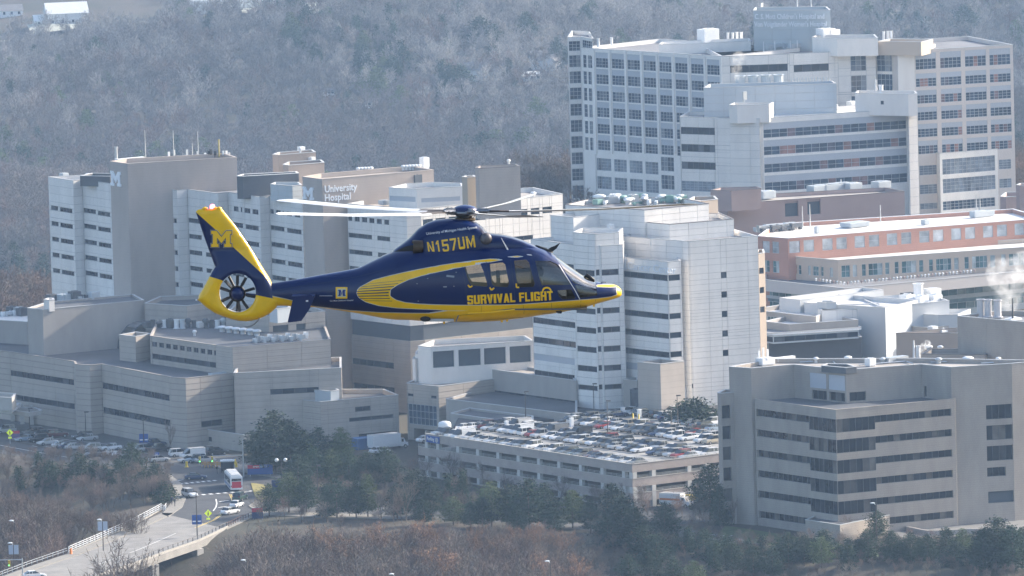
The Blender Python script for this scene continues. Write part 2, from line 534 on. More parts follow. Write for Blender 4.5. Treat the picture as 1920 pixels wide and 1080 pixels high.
def frange(a, b, s):
    o = []
    while a < b: o.append(a); a += s
    return o
xs = frange(-3500, -400, 310) + frange(-400, -220, 30) + frange(-220, 220, 4.0) + frange(220, 400, 30) + frange(400, 3501, 310)
ys = frange(-700, 1600, 230) + frange(1600, 1740, 20) + frange(1740, 2000, 3.5) + frange(2000, 2240, 40) + frange(2240, 2940, 14) + frange(2940, 5600, 34) + frange(5600, 7600, 200)
tv = [(x, y, terrain_z(x, y)) for y in ys for x in xs]
nx = len(xs)
tf = [(j * nx + i, j * nx + i + 1, (j + 1) * nx + i + 1, (j + 1) * nx + i) for j in range(len(ys) - 1) for i in range(nx - 1)]
tme = bpy.data.meshes.new('ground'); tme.from_pydata(tv, [], tf)
gm = bpy.data.materials.new('winter_ground'); gm.use_nodes = True
nt = gm.node_tree; b = nt.nodes['Principled BSDF']; b.inputs['Roughness'].default_value = 0.95
geo = nt.nodes.new('ShaderNodeNewGeometry')
n1 = nt.nodes.new('ShaderNodeTexNoise'); n1.inputs['Scale'].default_value = 0.05; n1.inputs['Detail'].default_value = 8
n2 = nt.nodes.new('ShaderNodeTexNoise'); n2.inputs['Scale'].default_value = 0.9; n2.inputs['Detail'].default_value = 6
cr = nt.nodes.new('ShaderNodeValToRGB'); cr.color_ramp.elements[0].color = (0.06, 0.06, 0.035, 1); cr.color_ramp.elements[0].position = .35
cr.color_ramp.elements[1].color = (0.10, 0.078, 0.058, 1); cr.color_ramp.elements[1].position = .62
mx = nt.nodes.new('ShaderNodeMix'); mx.data_type = 'RGBA'; mx.blend_type = 'MULTIPLY'; mx.inputs[0].default_value = .7
nt.links.new(geo.outputs['Position'], n1.inputs['Vector']); nt.links.new(geo.outputs['Position'], n2.inputs['Vector'])
nt.links.new(n1.outputs['Fac'], cr.inputs[0]); nt.links.new(cr.outputs[0], mx.inputs[6]); nt.links.new(n2.outputs['Fac'], mx.inputs[7])
nt.links.new(mx.outputs[2], b.inputs['Base Color'])
tme.materials.append(gm); tme.polygons.foreach_set('use_smooth', [True] * len(tme.polygons))
link('ground', tme, kind='structure')

ASPH = mat('asphalt', (0.062, 0.064, 0.068), 0.85, 0.3, 0.3, bump=.2)
ASPHL = mat('worn_asphalt', (0.10, 0.098, 0.093), 0.85, 0.16, 0.3)
PAVE = mat('pavement', (0.24, 0.225, 0.2), 0.85, 0.12, 0.5)
LINE = mat('road_paint', (0.7, 0.7, 0.68), 0.6, 0.15, 1.2)
LINEY = mat('yellow_road_paint', (0.62, 0.45, 0.12), 0.6, 0.15, 1.2)
GRASS = mat('mown_grass', (0.075, 0.10, 0.035), 0.95, 0.3, 0.4)
MULCH = mat('leaf_mulch', (0.10, 0.075, 0.055), 0.95, 0.3, 0.6)
def sheet(name, px, z, m, h=None, **pr):
    P = [pt(x, y, z) for x, y in px]
    c = sum(((b.x - a.x) * (b.y + a.y) for a, b in zip(P, P[1:] + P[:1])))
    if c > 0: P.reverse()
    mb = MB()
    if h is None: mb.poly([(p.x, p.y, z) for p in P])
    else: mb.prism([(p.x, p.y) for p in P], z - h, z)
    return link(name, mb.mesh(name, [m]), kind='structure', **pr)

# ------------------------------------------------------------------ haze
hz = MB(); hz.box(-3600, 3600, -800, 7700, -172, 264)
hm = bpy.data.materials.new('haze_air'); hm.use_nodes = True
nt = hm.node_tree; nt.nodes.remove(nt.nodes['Principled BSDF'])
pv = nt.nodes.new('ShaderNodeVolumePrincipled')
pv.inputs['Color'].default_value = (*HAZE_COLOR, 1); pv.inputs['Density'].default_value = HAZE_DENSITY; pv.inputs['Anisotropy'].default_value = HAZE_ANISO
nt.links.new(pv.outputs[0], nt.nodes['Material Output'].inputs['Volume'])
link('haze', hz.mesh('haze', [hm]), kind='stuff')
# ------------------------------------------------------------------ rooftop fittings (parts of their building)
_fit = {}
def fit_mesh(kind, m):
    k = (kind, m.name)
    if k in _fit: return _fit[k]
    b = MB()
    if kind == 'cooling_unit':      # 1 x 1 x 1, scaled
        b.box(-.5, .5, -.5, .5, .12, .95); b.box(-.46, .46, -.46, .46, 0, .12); b.lathe([(.36, .95), (.36, 1.0), (.3, 1.0), (.3, .96), (0, .96)], 10)
        for i in range(5): b.box(-.45, .45, -.515, -.5, .2 + i * .14, .27 + i * .14)
    elif kind == 'roof_vent':
        b.lathe([(.3, 0), (.3, .55), (.5, .6), (.5, .85), (.3, 1.0), (0, 1.0)], 10)
    elif kind == 'exhaust_stack':
        b.lathe([(.5, 0), (.5, .06), (.36, .08), (.36, .92), (.44, .95), (.44, 1), (.3, 1), (.3, .9), (0, .9)], 12)
    elif kind == 'antenna_mast':
        b.tube([(0, 0, 0), (0, 0, 1)], [.5, .22], 5)
    elif kind == 'air_duct':
        b.box(-.5, .5, -.18, .18, .25, .62); b.box(-.5, -.3, -.18, .18, 0, .25); b.box(.3, .5, -.18, .18, 0, .25); b.box(-.56, -.5, -.22, .22, .2, .68)
    elif kind == 'panel_antenna':
        b.tube([(0, 0, 0), (0, 0, .9)], .08, 5); b.box(-.3, .3, -.28, -.1, .35, 1.0)
    elif kind == 'skylight':
        b.box(-.5, .5, -.5, .5, 0, .4); b.poly([(-.5, -.5, .4), (.5, -.5, .4), (0, 0, 1)]); b.poly([(.5, -.5, .4), (.5, .5, .4), (0, 0, 1)]); b.poly([(.5, .5, .4), (-.5, .5, .4), (0, 0, 1)]); b.poly([(-.5, .5, .4), (-.5, -.5, .4), (0, 0, 1)])
    _fit[k] = b.mesh(kind, [m], smooth=kind in ('roof_vent',)); return _fit[k]
def fit(B, kind, px, py, z, w, d, h, m=None, rz=.66):
    m = m or WHITEP
    o = link(kind, fit_mesh(kind, m), B.root, pt(px, py, z) - B.o, rz)
    o.scale = (w, d, h)
    return o
def text_obj(B, body, size, P0, e, u, z, m, squeeze=1.0, bold=0.0, name='sign_letter', depth=.12, align='LEFT'):
    """raised letters standing on a wall"""
    cu = bpy.data.curves.new('lettering', 'FONT'); cu.body = body; cu.size = size; cu.offset = bold * size; cu.extrude = depth / 2; cu.resolution_u = 2
    t = bpy.data.objects.new('lettering', cu); COL.objects.link(t)
    bpy.context.view_layer.update()
    me = bpy.data.meshes.new_from_object(t.evaluated_get(bpy.context.evaluated_depsgraph_get()))
    bpy.data.objects.remove(t); me.name = name
    me.materials.clear(); me.materials.append(m)
    for v in me.vertices: x, y, zz = v.co; v.co = (x * squeeze, -zz - depth / 2 - .01, y)
    o = link(name, me, B.root, Vector((P0.x + e.x * u, P0.y + e.y * u, z)) - B.o, math.atan2(e.y, e.x))
    return o
BLOCK_M = [(0, 0), (.36, 0), (.36, .2), (.28, .2), (.28, .58), (.5, .22), (.72, .58), (.72, .2), (.64, .2), (.64, 0), (1, 0), (1, .2), (.92, .2),
           (.92, .8), (1, .8), (1, 1), (.74, 1), (.5, .62), (.26, 1), (0, 1), (0, .8), (.08, .8), (.08, .2), (0, .2)]
def block_m(B, P0, e, u, z, W, Hh, m, depth=.2, rel=None):
    b = MB(); n = len(BLOCK_M)
    b.poly([(x * W, -depth, y * Hh) for x, y in BLOCK_M])
    for i in range(n):
        (x0, y0), (x1, y1) = BLOCK_M[i], BLOCK_M[(i + 1) % n]
        b.quad((x0 * W, -depth, y0 * Hh), (x0 * W, 0, y0 * Hh), (x1 * W, 0, y1 * Hh), (x1 * W, -depth, y1 * Hh))
    return link('block_letter', b.mesh('block_letter', [m]), B.root, Vector((P0.x + e.x * u, P0.y + e.y * u, z)) - B.o, math.atan2(e.y, e.x))
def rows(y0, h, pitch, n): return [(y0 + i * pitch, y0 + i * pitch + h) for i in range(n)]
def unit_dir(a, b):
    e = Vector((b.x - a.x, b.y - a.y, 0)); e.normalize(); return e

# ================================================================== hospital tower group far right (tallest)
B = Bld('hospital_building', 'tallest pale hospital, top right, with a grid of window bays and rooftop sign box', 'hospital', pt(1480, 400, 0))
# left stair tower
B.block([(1064, 70), (1089, 69), (1111, 73)], 46.5, 0, WHITE, back=[(1106, 60), (1072, 58)],
        wins={0: [('grid', [(1066.5, 1088)], [(77, 95.5)] + rows(103.5, 22.5, 30.4, 8) + [(348, 372)], 'tall', 1077)], 1: [('grid', [(1092, 1109.5)], [(76, 92), (104, 127)], 'tall', 1100)]})
colsL = [(1116.7, 1140.3), (1146.4, 1170.8), (1175.8, 1200), (1205.8, 1229.4), (1235.5, 1258.5), (1265.3, 1289), (1295, 1319), (1325, 1350)]
colsL2 = [(1121.5, 1146), (1151, 1175), (1180, 1204.5), (1209.5, 1234)]
P = B.block([(1090, 89), (1113, 91), (1353, 106)], 44, 0, WHITE, back=28, panel=None,
        wins={0: [('grid', [(1093, 1099.5), (1102, 1110)], rows(103, 24, 30.8, 6), 'tall', 1098)],
              1: [('grid', colsL, rows(98.5, 28.5, 30.9, 6), 'bay', 1128), ('grid', [(1116, 1126.5)] + [(c[0] + .5, c[1]) for c in colsL2], [(297, 320), (331, 354.5)], 'greybay', 1133),
                  ('grid', [(1239, 1263.5)], [(294.5, 321), (328.5, 355)], 'tall', 1251)]})
eA = unit_dir(P[1], P[2])
# slim white fins between the bays
pb = MB()
for c in [1113.8, 1143.4, 1173.3, 1203, 1232.5, 1262, 1292, 1322, 1352]:
    u, _ = on_plane(c, 120, P[1], eA)
    Mx = Matrix.Translation(P[1] + eA * u) @ Matrix.Rotation(math.atan2(eA.y, eA.x), 4, 'Z')
    z0 = on_plane(c, 288, P[1], eA)[1]
    o = MB(); o.box(-.35, .35, -.3, 0.0, z0 - 44, -.1)
    l = link('fin', o.mesh('fin', [WHITE]), B.root, P[1] + eA * u - B.o, math.atan2(eA.y, eA.x))
# centre block, pale stone, and the notched bays to its right
P = B.block([(1353, 106), (1480, 101.5), (1571, 97), (1642, 94.5)], 44, 0, WHITEW, back=30, panel=(6.0, 2.2),
        wins={0: [('grid', [(1369, 1477)], [(121.5, 135)], 'band', 1420)], 1: [('grid', [(1488.5, 1554)], [(120.5, 134)], 'band', 1520)],
              2: [('grid', [(1595, 1624)], [(103, 133), (141.5, 172), (180, 215)], 'tall', 1610)]}, roof=ROOFG)
B.block([(1642, 94.5), (1684, 95.5)], 43.9, 0, WHITEW, back=20, wins={0: [('grid', [(1644, 1682)], [(102, 134), (139, 170), (178, 210)], 'tall', 1662)]})
P = B.block([(1683, 96.5), (1714, 95), (1899, 84)], 44, 0, SALMON, back=30, panel=None, segm={0: WHITEW},
        wins={1: [('grid', [(1716.5, 1755), (1762.8, 1802), (1809.4, 1849), (1855.3, 1894.5)], [(99, 130), (137.5, 162.5)] + rows(169, 25, 31.6, 4), 'baymix', 1735),
                  ('grid', [(1724, 1757)], [(310, 328), (346, 363.5), (381, 392)], 'greybay', 1740), ('grid', [(1873, 1896)], [(299, 317), (335, 352)], 'greybay', 1884)]})
# glazed annex at its foot
B.block([(1755, 286), (1762, 288), (1870, 279)], 17.5, 0, WHITE, back=[(1880, 272), (1765, 278)],
        wins={1: [('grid', [(1767, 1866)], [(295, 324), (332, 359)], 'greybay', 1815), ('grid', [(1768, 1866)], [(374, 391)], 'tall', 1815)]})
# roof sign box
P = B.block([(1412, 20), (1523, 19.5), (1557, 19)], 53.5, 43, mat('blue_grey_panel', (.45, .49, .51), .5, .05, .2), back=[(1550, 13), (1416, 14)], panel=(5, 2.5))
e = unit_dir(P[0], P[1])
SIGNW = mat('white_sign_letters', (0.8, 0.82, 0.85), 0.5, 0)
u0, z0 = on_plane(1415, 35.5, P[0], e)
text_obj(B, "C. S. Mott Children's Hospital and", 1.85, P[0], e, u0, z0, SIGNW, .72, .02)
u0, z0 = on_plane(1414.5, 50, P[0], e)
text_obj(B, "Von Voigtlander Women's Hospital", 1.85, P[0], e, u0, z0, SIGNW, .72, .02)
B.block([(1523, 70), (1569, 73), (1646, 71.5)], 47.5, 43, WHITEW, back=[(1640, 65), (1530, 66)])
B.block([(1646, 78), (1727, 79)], 46.5, 43, SAND, back=8, roof=ROOFW)
B.block([(1235, 84), (1300, 82), (1408, 77)], 45.6, 43, WHITE, back=[(1405, 72), (1240, 79)], roof=ROOFW)
for x, y in [(1122, 86), (1147, 84), (1321, 78), (1657, 73), (1665, 72), (1671, 72), (1365, 75), (1374, 75), (1382, 74), (1390, 74)]: fit(B, 'exhaust_stack', x, y + 2, 44.5, .9, .9, 2.2)
fit(B, 'cooling_unit', 1328, 79, 45, 5, 3, 3.6)
for x, y in [(1457, 93), (1485, 91), (1500, 92)]: fit(B, 'air_duct', x, y, 43.5, 6, 3, 2.5, GREYM)
for x, y in [(1453, 95), (1482, 94), (1495, 93), (1432, 96)]: fit(B, 'antenna_mast', x, y + 1, 43.4, .35, .35, 2.6, WHITEP)
fit(B, 'antenna_mast', 1495, 17, 53, .3, .3, 3); fit(B, 'antenna_mast', 1521, 17, 53, .3, .3, 2.6); fit(B, 'panel_antenna', 1428, 17, 53, 1.2, 1, 1.6)
fit(B, 'cooling_unit', 1548, 70, 46.8, 4, 3, 2.4); fit(B, 'cooling_unit', 1560, 69, 46.8, 3, 3, 2)
for x in (1705, 1718, 1728): fit(B, 'cooling_unit', x, 92, 43.4, 3, 3, 1.6)
B.done()

# ================================================================== banded clinic tower in front of it
B = Bld('clinic_tower', 'white mid-rise clinic with long ribbon windows standing before the tallest hospital', 'hospital', pt(1480, 420, 0))
P = B.block([(1274, 219), (1368, 222), (1424, 223)], 32, 0, WHITEW, back=[(1440, 208), (1290, 210)], panel=(5.5, 2.0),
        wins={0: [('grid', [(1276.5, 1340)], [(239, 252.3), (271, 284.8), (304, 317.5)], 'slot', 1308), ('grid', [(1278, 1341)], [(340, 359)], 'greybay', 1308)]})
B.block([(1367, 197), (1382, 198), (1442, 196)], 35.5, 31, WHITEW, back=[(1450, 192), (1376, 193)])
P = B.block([(1424, 222), (1430, 222), (1704, 204)], 32, 0, WHITE, back=[(1700, 192), (1440, 208)],
        wins={1: [('grid', [(1431, 1699.5)], [(231.5, 259), (263.5, 291.5), (296, 324.5), (330, 360)], 'strip', 1431)]}, roof=ROOFW)
P = B.block([(1700, 206), (1703, 206.5), (1720.5, 205)], 32.05, 0, WHITEW, back=[(1716, 198), (1703, 199)], panel=(3, 2.2))
B.block([(1603, 175), (1703, 177), (1720, 176)], 36.5, 31, WHITEW, back=[(1716, 171), (1608, 170)], wins={0: [('grid', [(1651, 1657)], [(189, 196)], 'punch', 1654)]})
P = B.block([(1319, 165), (1379, 163.5), (1568, 157)], 38.5, 30.5, GREYM, back=[(1560, 152), (1330, 158)], panel=(5, 2))
for i in range(4): fit(B, 'exhaust_stack', 1388 + i * 24, 161 - i * .8, 37.6, 3.6, 3, 2.6, GREYM)
for i in range(14): fit(B, 'antenna_mast', 1484 + i * 5.5, 158 - i * .25, 37.6, .5, .5, 1.6, STEEL)
fit(B, 'panel_antenna', 1395, 195, 34.6, 2, 2, 3.2, STEEL); fit(B, 'antenna_mast', 1643, 196, 31.2, 1.4, 1.4, 6.5, STEEL)
for x, y, w in [(1330, 214, 3), (1340, 215, 2), (1352, 216, 2), (1362, 215, 3), (1450, 212, 3), (1462, 213, 2), (1480, 211, 3), (1535, 206, 2), (1548, 207, 3), (1561, 206, 2), (1600, 203, 3), (1622, 202, 3)]:
    fit(B, 'cooling_unit', x, y, 31.1, w, 2, 1.5 + (w == 3) * .4, random.Random(x).choice([WHITEP, GREYM, STEEL]))
fit(B, 'exhaust_stack', 1652, 174, 36, 1.6, 1.6, 2.0)
B.done()

# ================================================================== pinkish plant building
B = Bld('plant_building', 'low pinkish brick building with two large dark square louvres', 'building', pt(1520, 425, 0))
P = B.block([(1347, 381), (1364, 383), (1696, 359)], 18, 0, PINK, back=[(1660, 352), (1400, 366)], wins={1: [('grid', [(1472, 1497)], [(377.5, 406)], 'void', 1484), ('grid', [(1514, 1538.5)], [(374, 402)], 'void', 1526)]}, cope=COPED, roof=ROOFB)
B.block([(1332, 357), (1371, 358), (1427, 353.5)], 22, 17, PINK, back=[(1420, 350), (1350, 352)], cope=COPED)
B.block([(1380, 414), (1420, 417), (1480, 411)], 13, 0, TAND, back=[(1500, 402), (1400, 405)], wins={1: [('grid', [(1424, 1475)], [(421, 430)], 'void', 1450)]})
for x, y, w in [(1540, 361, 7), (1560, 359, 6), (1576, 357, 5), (1598, 357, 4), (1652, 354, 4), (1436, 372, 4)]: fit(B, 'cooling_unit', x, y, 17.4, w, 3, 2.0, GREYM)
fit(B, 'antenna_mast', 1577, 356, 17.4, .4, .4, 2.6)
B.done()
# brick block at the right edge
B = Bld('brick_building', 'small brick building cut by the right edge of the picture, behind the white roof', 'building', pt(1900, 410, 0))
B.block([(1875, 369), (1886, 370), (1960, 364)], 14, 0, PINK, back=[(1950, 358), (1885, 361)]); B.block([(1905, 347), (1912, 348), (1960, 345)], 19, 13, PINK, back=[(1955, 342), (1912, 344)])
B.done()

# ================================================================== red brick centre with white roofs
B = Bld('cardiac_centre', 'long low clinic with red brick upper storey, white roofs and teal glass below', 'clinic', pt(1600, 560, 0))
zt = 19
wx = [(108, 180), (205, 276), (332, 401), (427, 497), (550, 619), (647, 716), (768, 838), (865, 933), (987, 1055), (1080, 1150), (1203, 1270), (1297, 1364), (1418, 1485), (1512, 1580), (1632, 1695)]
P = B.block([(1421, 443), (1477, 447), (1960, 409)], zt, 0, REDB, back=[(1900, 392), (1452, 420)], roof=ROOFW, cope=WHITEP,
        wins={0: [('grid', [(1430, 1443), (1448, 1460.5)], [(452, 473.5)], 'blind', 1436), ('grid', [(1431, 1443), (1449, 1461)], [(488, 510)], 'teal', 1437)],
              1: [('grid', [(1450 + a / 3.6, 1450 + c / 3.6) for a, c in wx], [(452, 474)], 'blind', 1490)]})
P = B.block([(1469, 480), (1571, 488), (1960, 461)], 14.5, 0, SAND, back=[(1960, 446), (1485, 474)], roof=ROOFW,
        wins={0: [('grid', [(1473, 1478.5), (1482, 1494), (1497, 1502.5), (1515, 1520), (1524, 1535), (1539, 1544), (1556, 1561.5)], [(496, 513.5)], 'teal', 1487)],
              1: [('grid', [(1450 + a / 3.6, 1450 + c / 3.6) for a, c in [(460, 518), (537, 565), (598, 626), (643, 738), (756, 784), (820, 848), (868, 966), (985, 1014), (1052, 1080), (1100, 1203), (1222, 1252), (1292, 1322), (1343, 1446), (1466, 1500), (1540, 1570), (1592, 1692)]], [(497.5, 520)], 'teal', 1585)]})
P = B.block([(1415, 523), (1583, 541), (1960, 505)], 10.2, 7.6, SALMON, back=[(1960, 490), (1440, 512)], roof=ROOFG, par=1.0)
P = B.block([(1421, 533), (1583, 551), (1960, 515)], 7.6, 0, GREYM, back=[(1960, 500), (1440, 522)],
        wins={0: [('grid', [(1424, 1580)], [(536, 552), (557, 572)], 'tealw', 1424)], 1: [('grid', [(1586, 1955)], [(553, 573), (580, 600)], 'tealw', 1590)]})
for x, y, w, d, h in [(1603, 425, 6, 4, 1.2), (1835, 407, 4, 2, 1.6), (1851, 405, 3, 2, 1.4), (1735, 421, 1.5, 1.5, 1.2), (1532, 437, 1, 1, 1.6)]: fit(B, 'cooling_unit', x, y, 18.2, w, d, h, GREYM)
for x, y, h in [(1505, 426, 5), (1519, 426, 5.5), (1651, 416, 4), (1831, 404, 5), (1838, 404, 4.5), (1480, 430, 2)]: fit(B, 'antenna_mast', x, y, 18.2, .35, .35, h, STEEL)
fit(B, 'cooling_unit', 1603, 477, 13.7, 2.4, 2.2, 1.9); fit(B, 'cooling_unit', 1695, 471, 13.7, 1.6, 1.6, 1.8)
for i in range(12): fit(B, 'air_duct', 1425 + i * 6.2, 434 - i * .6 + (i % 3) * 1.5, 18.2, 3, 2.4, 1.6 + (i % 2) * .8, [GREYM, STEEL, ROOFD][i % 3])
for i in range(46): fit(B, 'roof_vent', 1530 + i * 6.6, 534 - max(0, (i - 8)) * .63 + (0 if i > 8 else (i - 8) * .9), 10.2, .5, .5, .7, [WHITEP, PINK, GREYM, WHITEP][i % 4])
B.done()

# ================================================================== white and grey research complex
B = Bld('research_building', 'white panelled research building with big white roof, dark brick hall and glass strip', 'building', pt(1560, 690, 0))
B.block([(1404, 581), (1412, 581.5), (1530, 594)], 15, 0, TAND, back=[(1560, 580), (1461, 572)], roof=ROOFW, wins={1: [('grid', [(1415, 1456)], [(592, 607)], 'teal', 1430)]})
B.block([(1461, 559), (1500, 563)], 17, 12, CORR, back=25, roof=ROOFW)
P = B.block([(1508, 568), (1660, 577.5)], 16.5, 0, CORR, back=[(1720, 563), (1570, 552)], roof=ROOFW)
P = B.block([(1650, 575), (1656, 575.5), (1780, 564)], 15.9, 0, CORR, back=[(1735, 551), (1610, 558)], roof=ROOFW)
P = B.block([(1540, 583), (1608, 580), (1656, 577)], 15.8, 0, WHITE, back=[(1650, 569), (1530, 572)], panel=(3.5, 3.2))
P = B.block([(1655, 586), (1760, 591), (1796, 590)], 13.4, 8, CORR, back=[(1820, 580), (1700, 580)], roof=ROOFW)
B.block([(1655, 608), (1745, 615), (1800, 608)], 11.0, 0, TAND, back=[(1790, 600), (1700, 600)], wins={0: [('grid', [(1656, 1680)], [(616, 631), (648, 664)], 'teal', 1668)]})
P = B.block([(1432, 603), (1481, 608.5), (1609, 600)], 14.2, 12.3, TAND, back=[(1560, 590), (1480, 592)], roof=ROOFW)
# floating canopy slab over the glass strip
P = B.block([(1402, 619), (1449, 625.5), (1615, 614)], 12.75, 12.3, WHITEP, back=[(1590, 600), (1440, 606)], roof=ROOFG, par=.1)
P = B.block([(1410, 624), (1450, 629.5), (1610, 619)], 12.3, 10.5, GREYM, back=[(1590, 604), (1440, 609)],
        wins={0: [('grid', [(1411, 1449)], [(624, 639.5)], 'band', 1430)], 1: [('grid', [(1451, 1609.5)], [(629, 642)], 'band', 1451)]})
P = B.block([(1395, 635), (1441, 642), (1616, 632)], 10.6, 0, DKBRICK, back=[(1600, 615), (1430, 620)], segm={0: TAND}, roof=ROOFG, par=.3,
        wins={0: [('grid', [(1397, 1406), (1438, 1440.5)], [(639, 665)], 'tealw', 1400)]})
fit(B, 'exhaust_stack', 1722, 558, 15.3, 3, 3, 3.2); fit(B, 'cooling_unit', 1748, 555, 15.2, 3.2, 2.6, 1.8); fit(B, 'cooling_unit', 1703, 556, 15.2, 3, 2, .9, DKMET)
for i in range(7): fit(B, 'cooling_unit', 1702 + i * 8.5, 586 + (i % 2) * 2.5, 12.8, 2.6, 2.4, 4.2 - (i % 3) * .6, WHITEP)
B.block([(1532, 567), (1550, 568), (1568, 567)], 17.2, 15.8, GREYM, back=[(1560, 564), (1540, 564)])
B.done()
B = Bld('beige_annex', 'plain beige brick annex with a dark flat roof behind the office block', 'building', pt(1740, 690, 0))
B.block([(1680, 625), (1797, 626), (1860, 620)], 14.5, 0, mat('warm_beige_brick', (.35, .295, .255), .85, .06, .2), back=[(1830, 612), (1762, 617)], cope=COPED, roof=ROOFD)
fit(B, 'cooling_unit', 1749, 622, 13.8, 1.6, 1.6, 1.3); fit(B, 'skylight', 1769, 622, 13.8, 2.4, 2.0, .9)
B.done()
B = Bld('beige_tower', 'large windowless beige tower with pale cylindrical stacks at the right edge', 'building', pt(1850, 700, 0))
P = B.block([(1795, 593), (1847, 597.5), (1850, 598), (1990, 610)], 34, 0, OFFICE, back=[(1990, 585), (1870, 583)], cope=COPE)
for x in (1839, 1853, 1871): fit(B, 'exhaust_stack', x, 594 + (x - 1839) * .04, 33.3, 2.1, 2.1, 3.6, mat('pale_stack', (.5, .49, .5), .6, .05, .5))
fit(B, 'antenna_mast', 1899, 601, 33.3, .5, .5, 4.5, DKMET); fit(B, 'skylight', 1900, 600, 33.3, 3, 2, .8)
P = B.block([(1728, 664), (1847, 665.5), (1850, 665)], 27, 0, OFFICE, back=[(1850, 655), (1745, 655)], cope=COPED)
fit(B, 'roof_vent', 1742, 660, 26.4, 1.5, 1.5, 1.4); fit(B, 'roof_vent', 1763, 659, 26.4, 1.2, 1.2, 1.2)
fit(B, 'exhaust_stack', 1722, 676, 24.5, 1.2, 1.2, 3.0); fit(B, 'antenna_mast', 1714, 677, 24.5, .6, .6, 4.2)
B.done()

# ================================================================== banded office block lower right
B = Bld('office_building', 'large tan brick office block with stepped dark ribbon windows at the lower right', 'office building', pt(1570, 1000, 0))
P = B.block([(1367, 688), (1408, 691), (1488, 684), (1586, 694), (1727, 683.5), (1783, 689), (1897, 682)], 31, 0, OFFICE, back=[(1960, 676), (1726, 672), (1450, 673)], roof=ROOFB, par=.8,
        wins={2: [('grid', [(1518, 1549), (1553, 1584)], [(700, 728)], 'blank', 1535), ('grid', [(1522, 1550), (1555, 1584)], [(732, 749)], 'office', 1535)],
              3: [('grid', [(1593, 1624)], [(735, 752)], 'office', 1606)], 4: [('grid', [(1732, 1737)], [(724, 744)], 'office', 1734)],
              5: [('grid', [(1849, 1912)], [(758, 785), (796.5, 824), (835, 863)], 'office', 1880), ('grid', [(1851, 1886)], [(876, 893)], 'office', 1868), ('grid', [(1853, 1915)], [(920, 942)], 'void', 1884)]})
zf = 25
Fp = [pt(x, y, zf) for x, y in [(1415, 748), (1567, 768), (1790, 747)]]
Bk = [Fp[2] + Vector((2, 9, 0)), Fp[0] + Vector((8, 18, 0))]
def zrow(y): return on_plane(1567, y, Fp[1], unit_dir(Fp[1], Fp[2]))[1]
wA, wB = [], []
eA_, eB_ = unit_dir(Fp[0], Fp[1]), unit_dir(Fp[1], Fp[2])
LA, LB = (Fp[1] - Fp[0]).length, (Fp[2] - Fp[1]).length
ua, _ = on_plane(1517, 800, Fp[0], eA_); ub, _ = on_plane(1641, 800, Fp[1], eB_)
ub2 = LB - .8
for k in range(6):
    y = 786.5 + 38.7 * k
    zt_, zn, zd = zrow(y), zrow(y + 13.5), zrow(y + 25.5)
    if k >= 5: zd = zn
    wA += [('uz', .4, ua, zn, zt_, 'office'), ('uz', ua, LA - .02, zd, zt_, 'officed')]
    wB += [('uz', .02, ub, zd, zt_, 'officed'), ('uz', ub, ub2, zn, zt_, 'office')]
F = Fp + Bk
B.wall(F[0], F[1], -6, zf, OFFICE, wA); B.wall(F[1], F[2], -6, zf, OFFICE, wB)
B.wall(F[2], F[3], -6, zf, OFFICE); B.wall(F[4], F[0], -6, zf, OFFICE)
rb = MB(); rb.poly([(p.x, p.y, zf - .5) for p in offset_poly(F, .4)]); B.add('terrace_roof', rb, [ROOFD])
pb = MB(); I = offset_poly(F, .4); O = offset_poly(F, -.05)
for i in range(5):
    j = (i + 1) % 5
    pb.quad((I[j].x, I[j].y, zf - .5), (I[i].x, I[i].y, zf - .5), (I[i].x, I[i].y, zf), (I[j].x, I[j].y, zf))
    pb.quad((O[i].x, O[i].y, zf), (O[j].x, O[j].y, zf), (I[j].x, I[j].y, zf), (I[i].x, I[i].y, zf)) 
B.add('terrace_parapet', pb, [OFFICE])
# narrow bay on the left
P = B.block([(1345, 737), (1352, 738), (1376, 736)], 26, 0, OFFICE, back=[(1385, 731), (1358, 731)], wins={1: [('grid', [(1353.5, 1369.5)], rows(760, 25, 39, 6), 'office', 1361)]})
# entrance plinth at the foot
B.block([(1510, 975), (1575, 985), (1668, 966)], 3.4, -6, OFFICE, back=[(1660, 955), (1540, 962)], roof=ROOFD, par=.3)
fit(B, 'cooling_unit', 1632, 686, 30.3, 1.6, 1.6, 1.6); fit(B, 'air_duct', 1680, 678, 30.3, 5, 5, 1.6, STEEL); fit(B, 'cooling_unit', 1464, 678, 30.3, 3, 2, .8)
for x, h in ((1423, 3.6), (1431, 4.4), (1439, 4)): fit(B, 'panel_antenna', x, 685, 30.3, .8, .7, h * .8)
fit(B, 'cooling_unit', 1435, 684, 30.3, 3.2, 2.2, 1.5); fit(B, 'air_duct', 1470, 676, 30.3, 5, 3, 1.2)
for x, y in [(1497, 742), (1676, 746)]: fit(B, 'cooling_unit', x, y, 24.6, 1.1, 1.1, 1.2)
for k, (x0, y0, x1, y1) in enumerate([(1500, 679, 1560, 676), (1610, 684, 1700, 677), (1700, 678, 1712, 682), (1745, 679, 1830, 676), (1560, 676, 1566, 681), (1840, 681, 1900, 677)]):
    tb = MB(); tb.tube([pt(x0, y0, 30.5), pt(x1, y1, 30.5)], .14, 5); B.add('roof_pipe', tb, [STEEL])
for x, y, w in [(1655, 681, 1.2), (1590, 678, 1.6), (1760, 681, 1.4), (1815, 679, 2.2), (1872, 680, 1.1), (1530, 680, 1)]: fit(B, 'roof_vent', x, y, 30.3, w, w, 1.1, [WHITEP, STEEL, GREYM][x % 3])
B.block([(1540, 686), (1586, 690), (1606, 688)], 31.5, 30.3, ROOFD, back=[(1590, 683), (1550, 682)], roof=ROOFD, cope=COPE)
B.done()

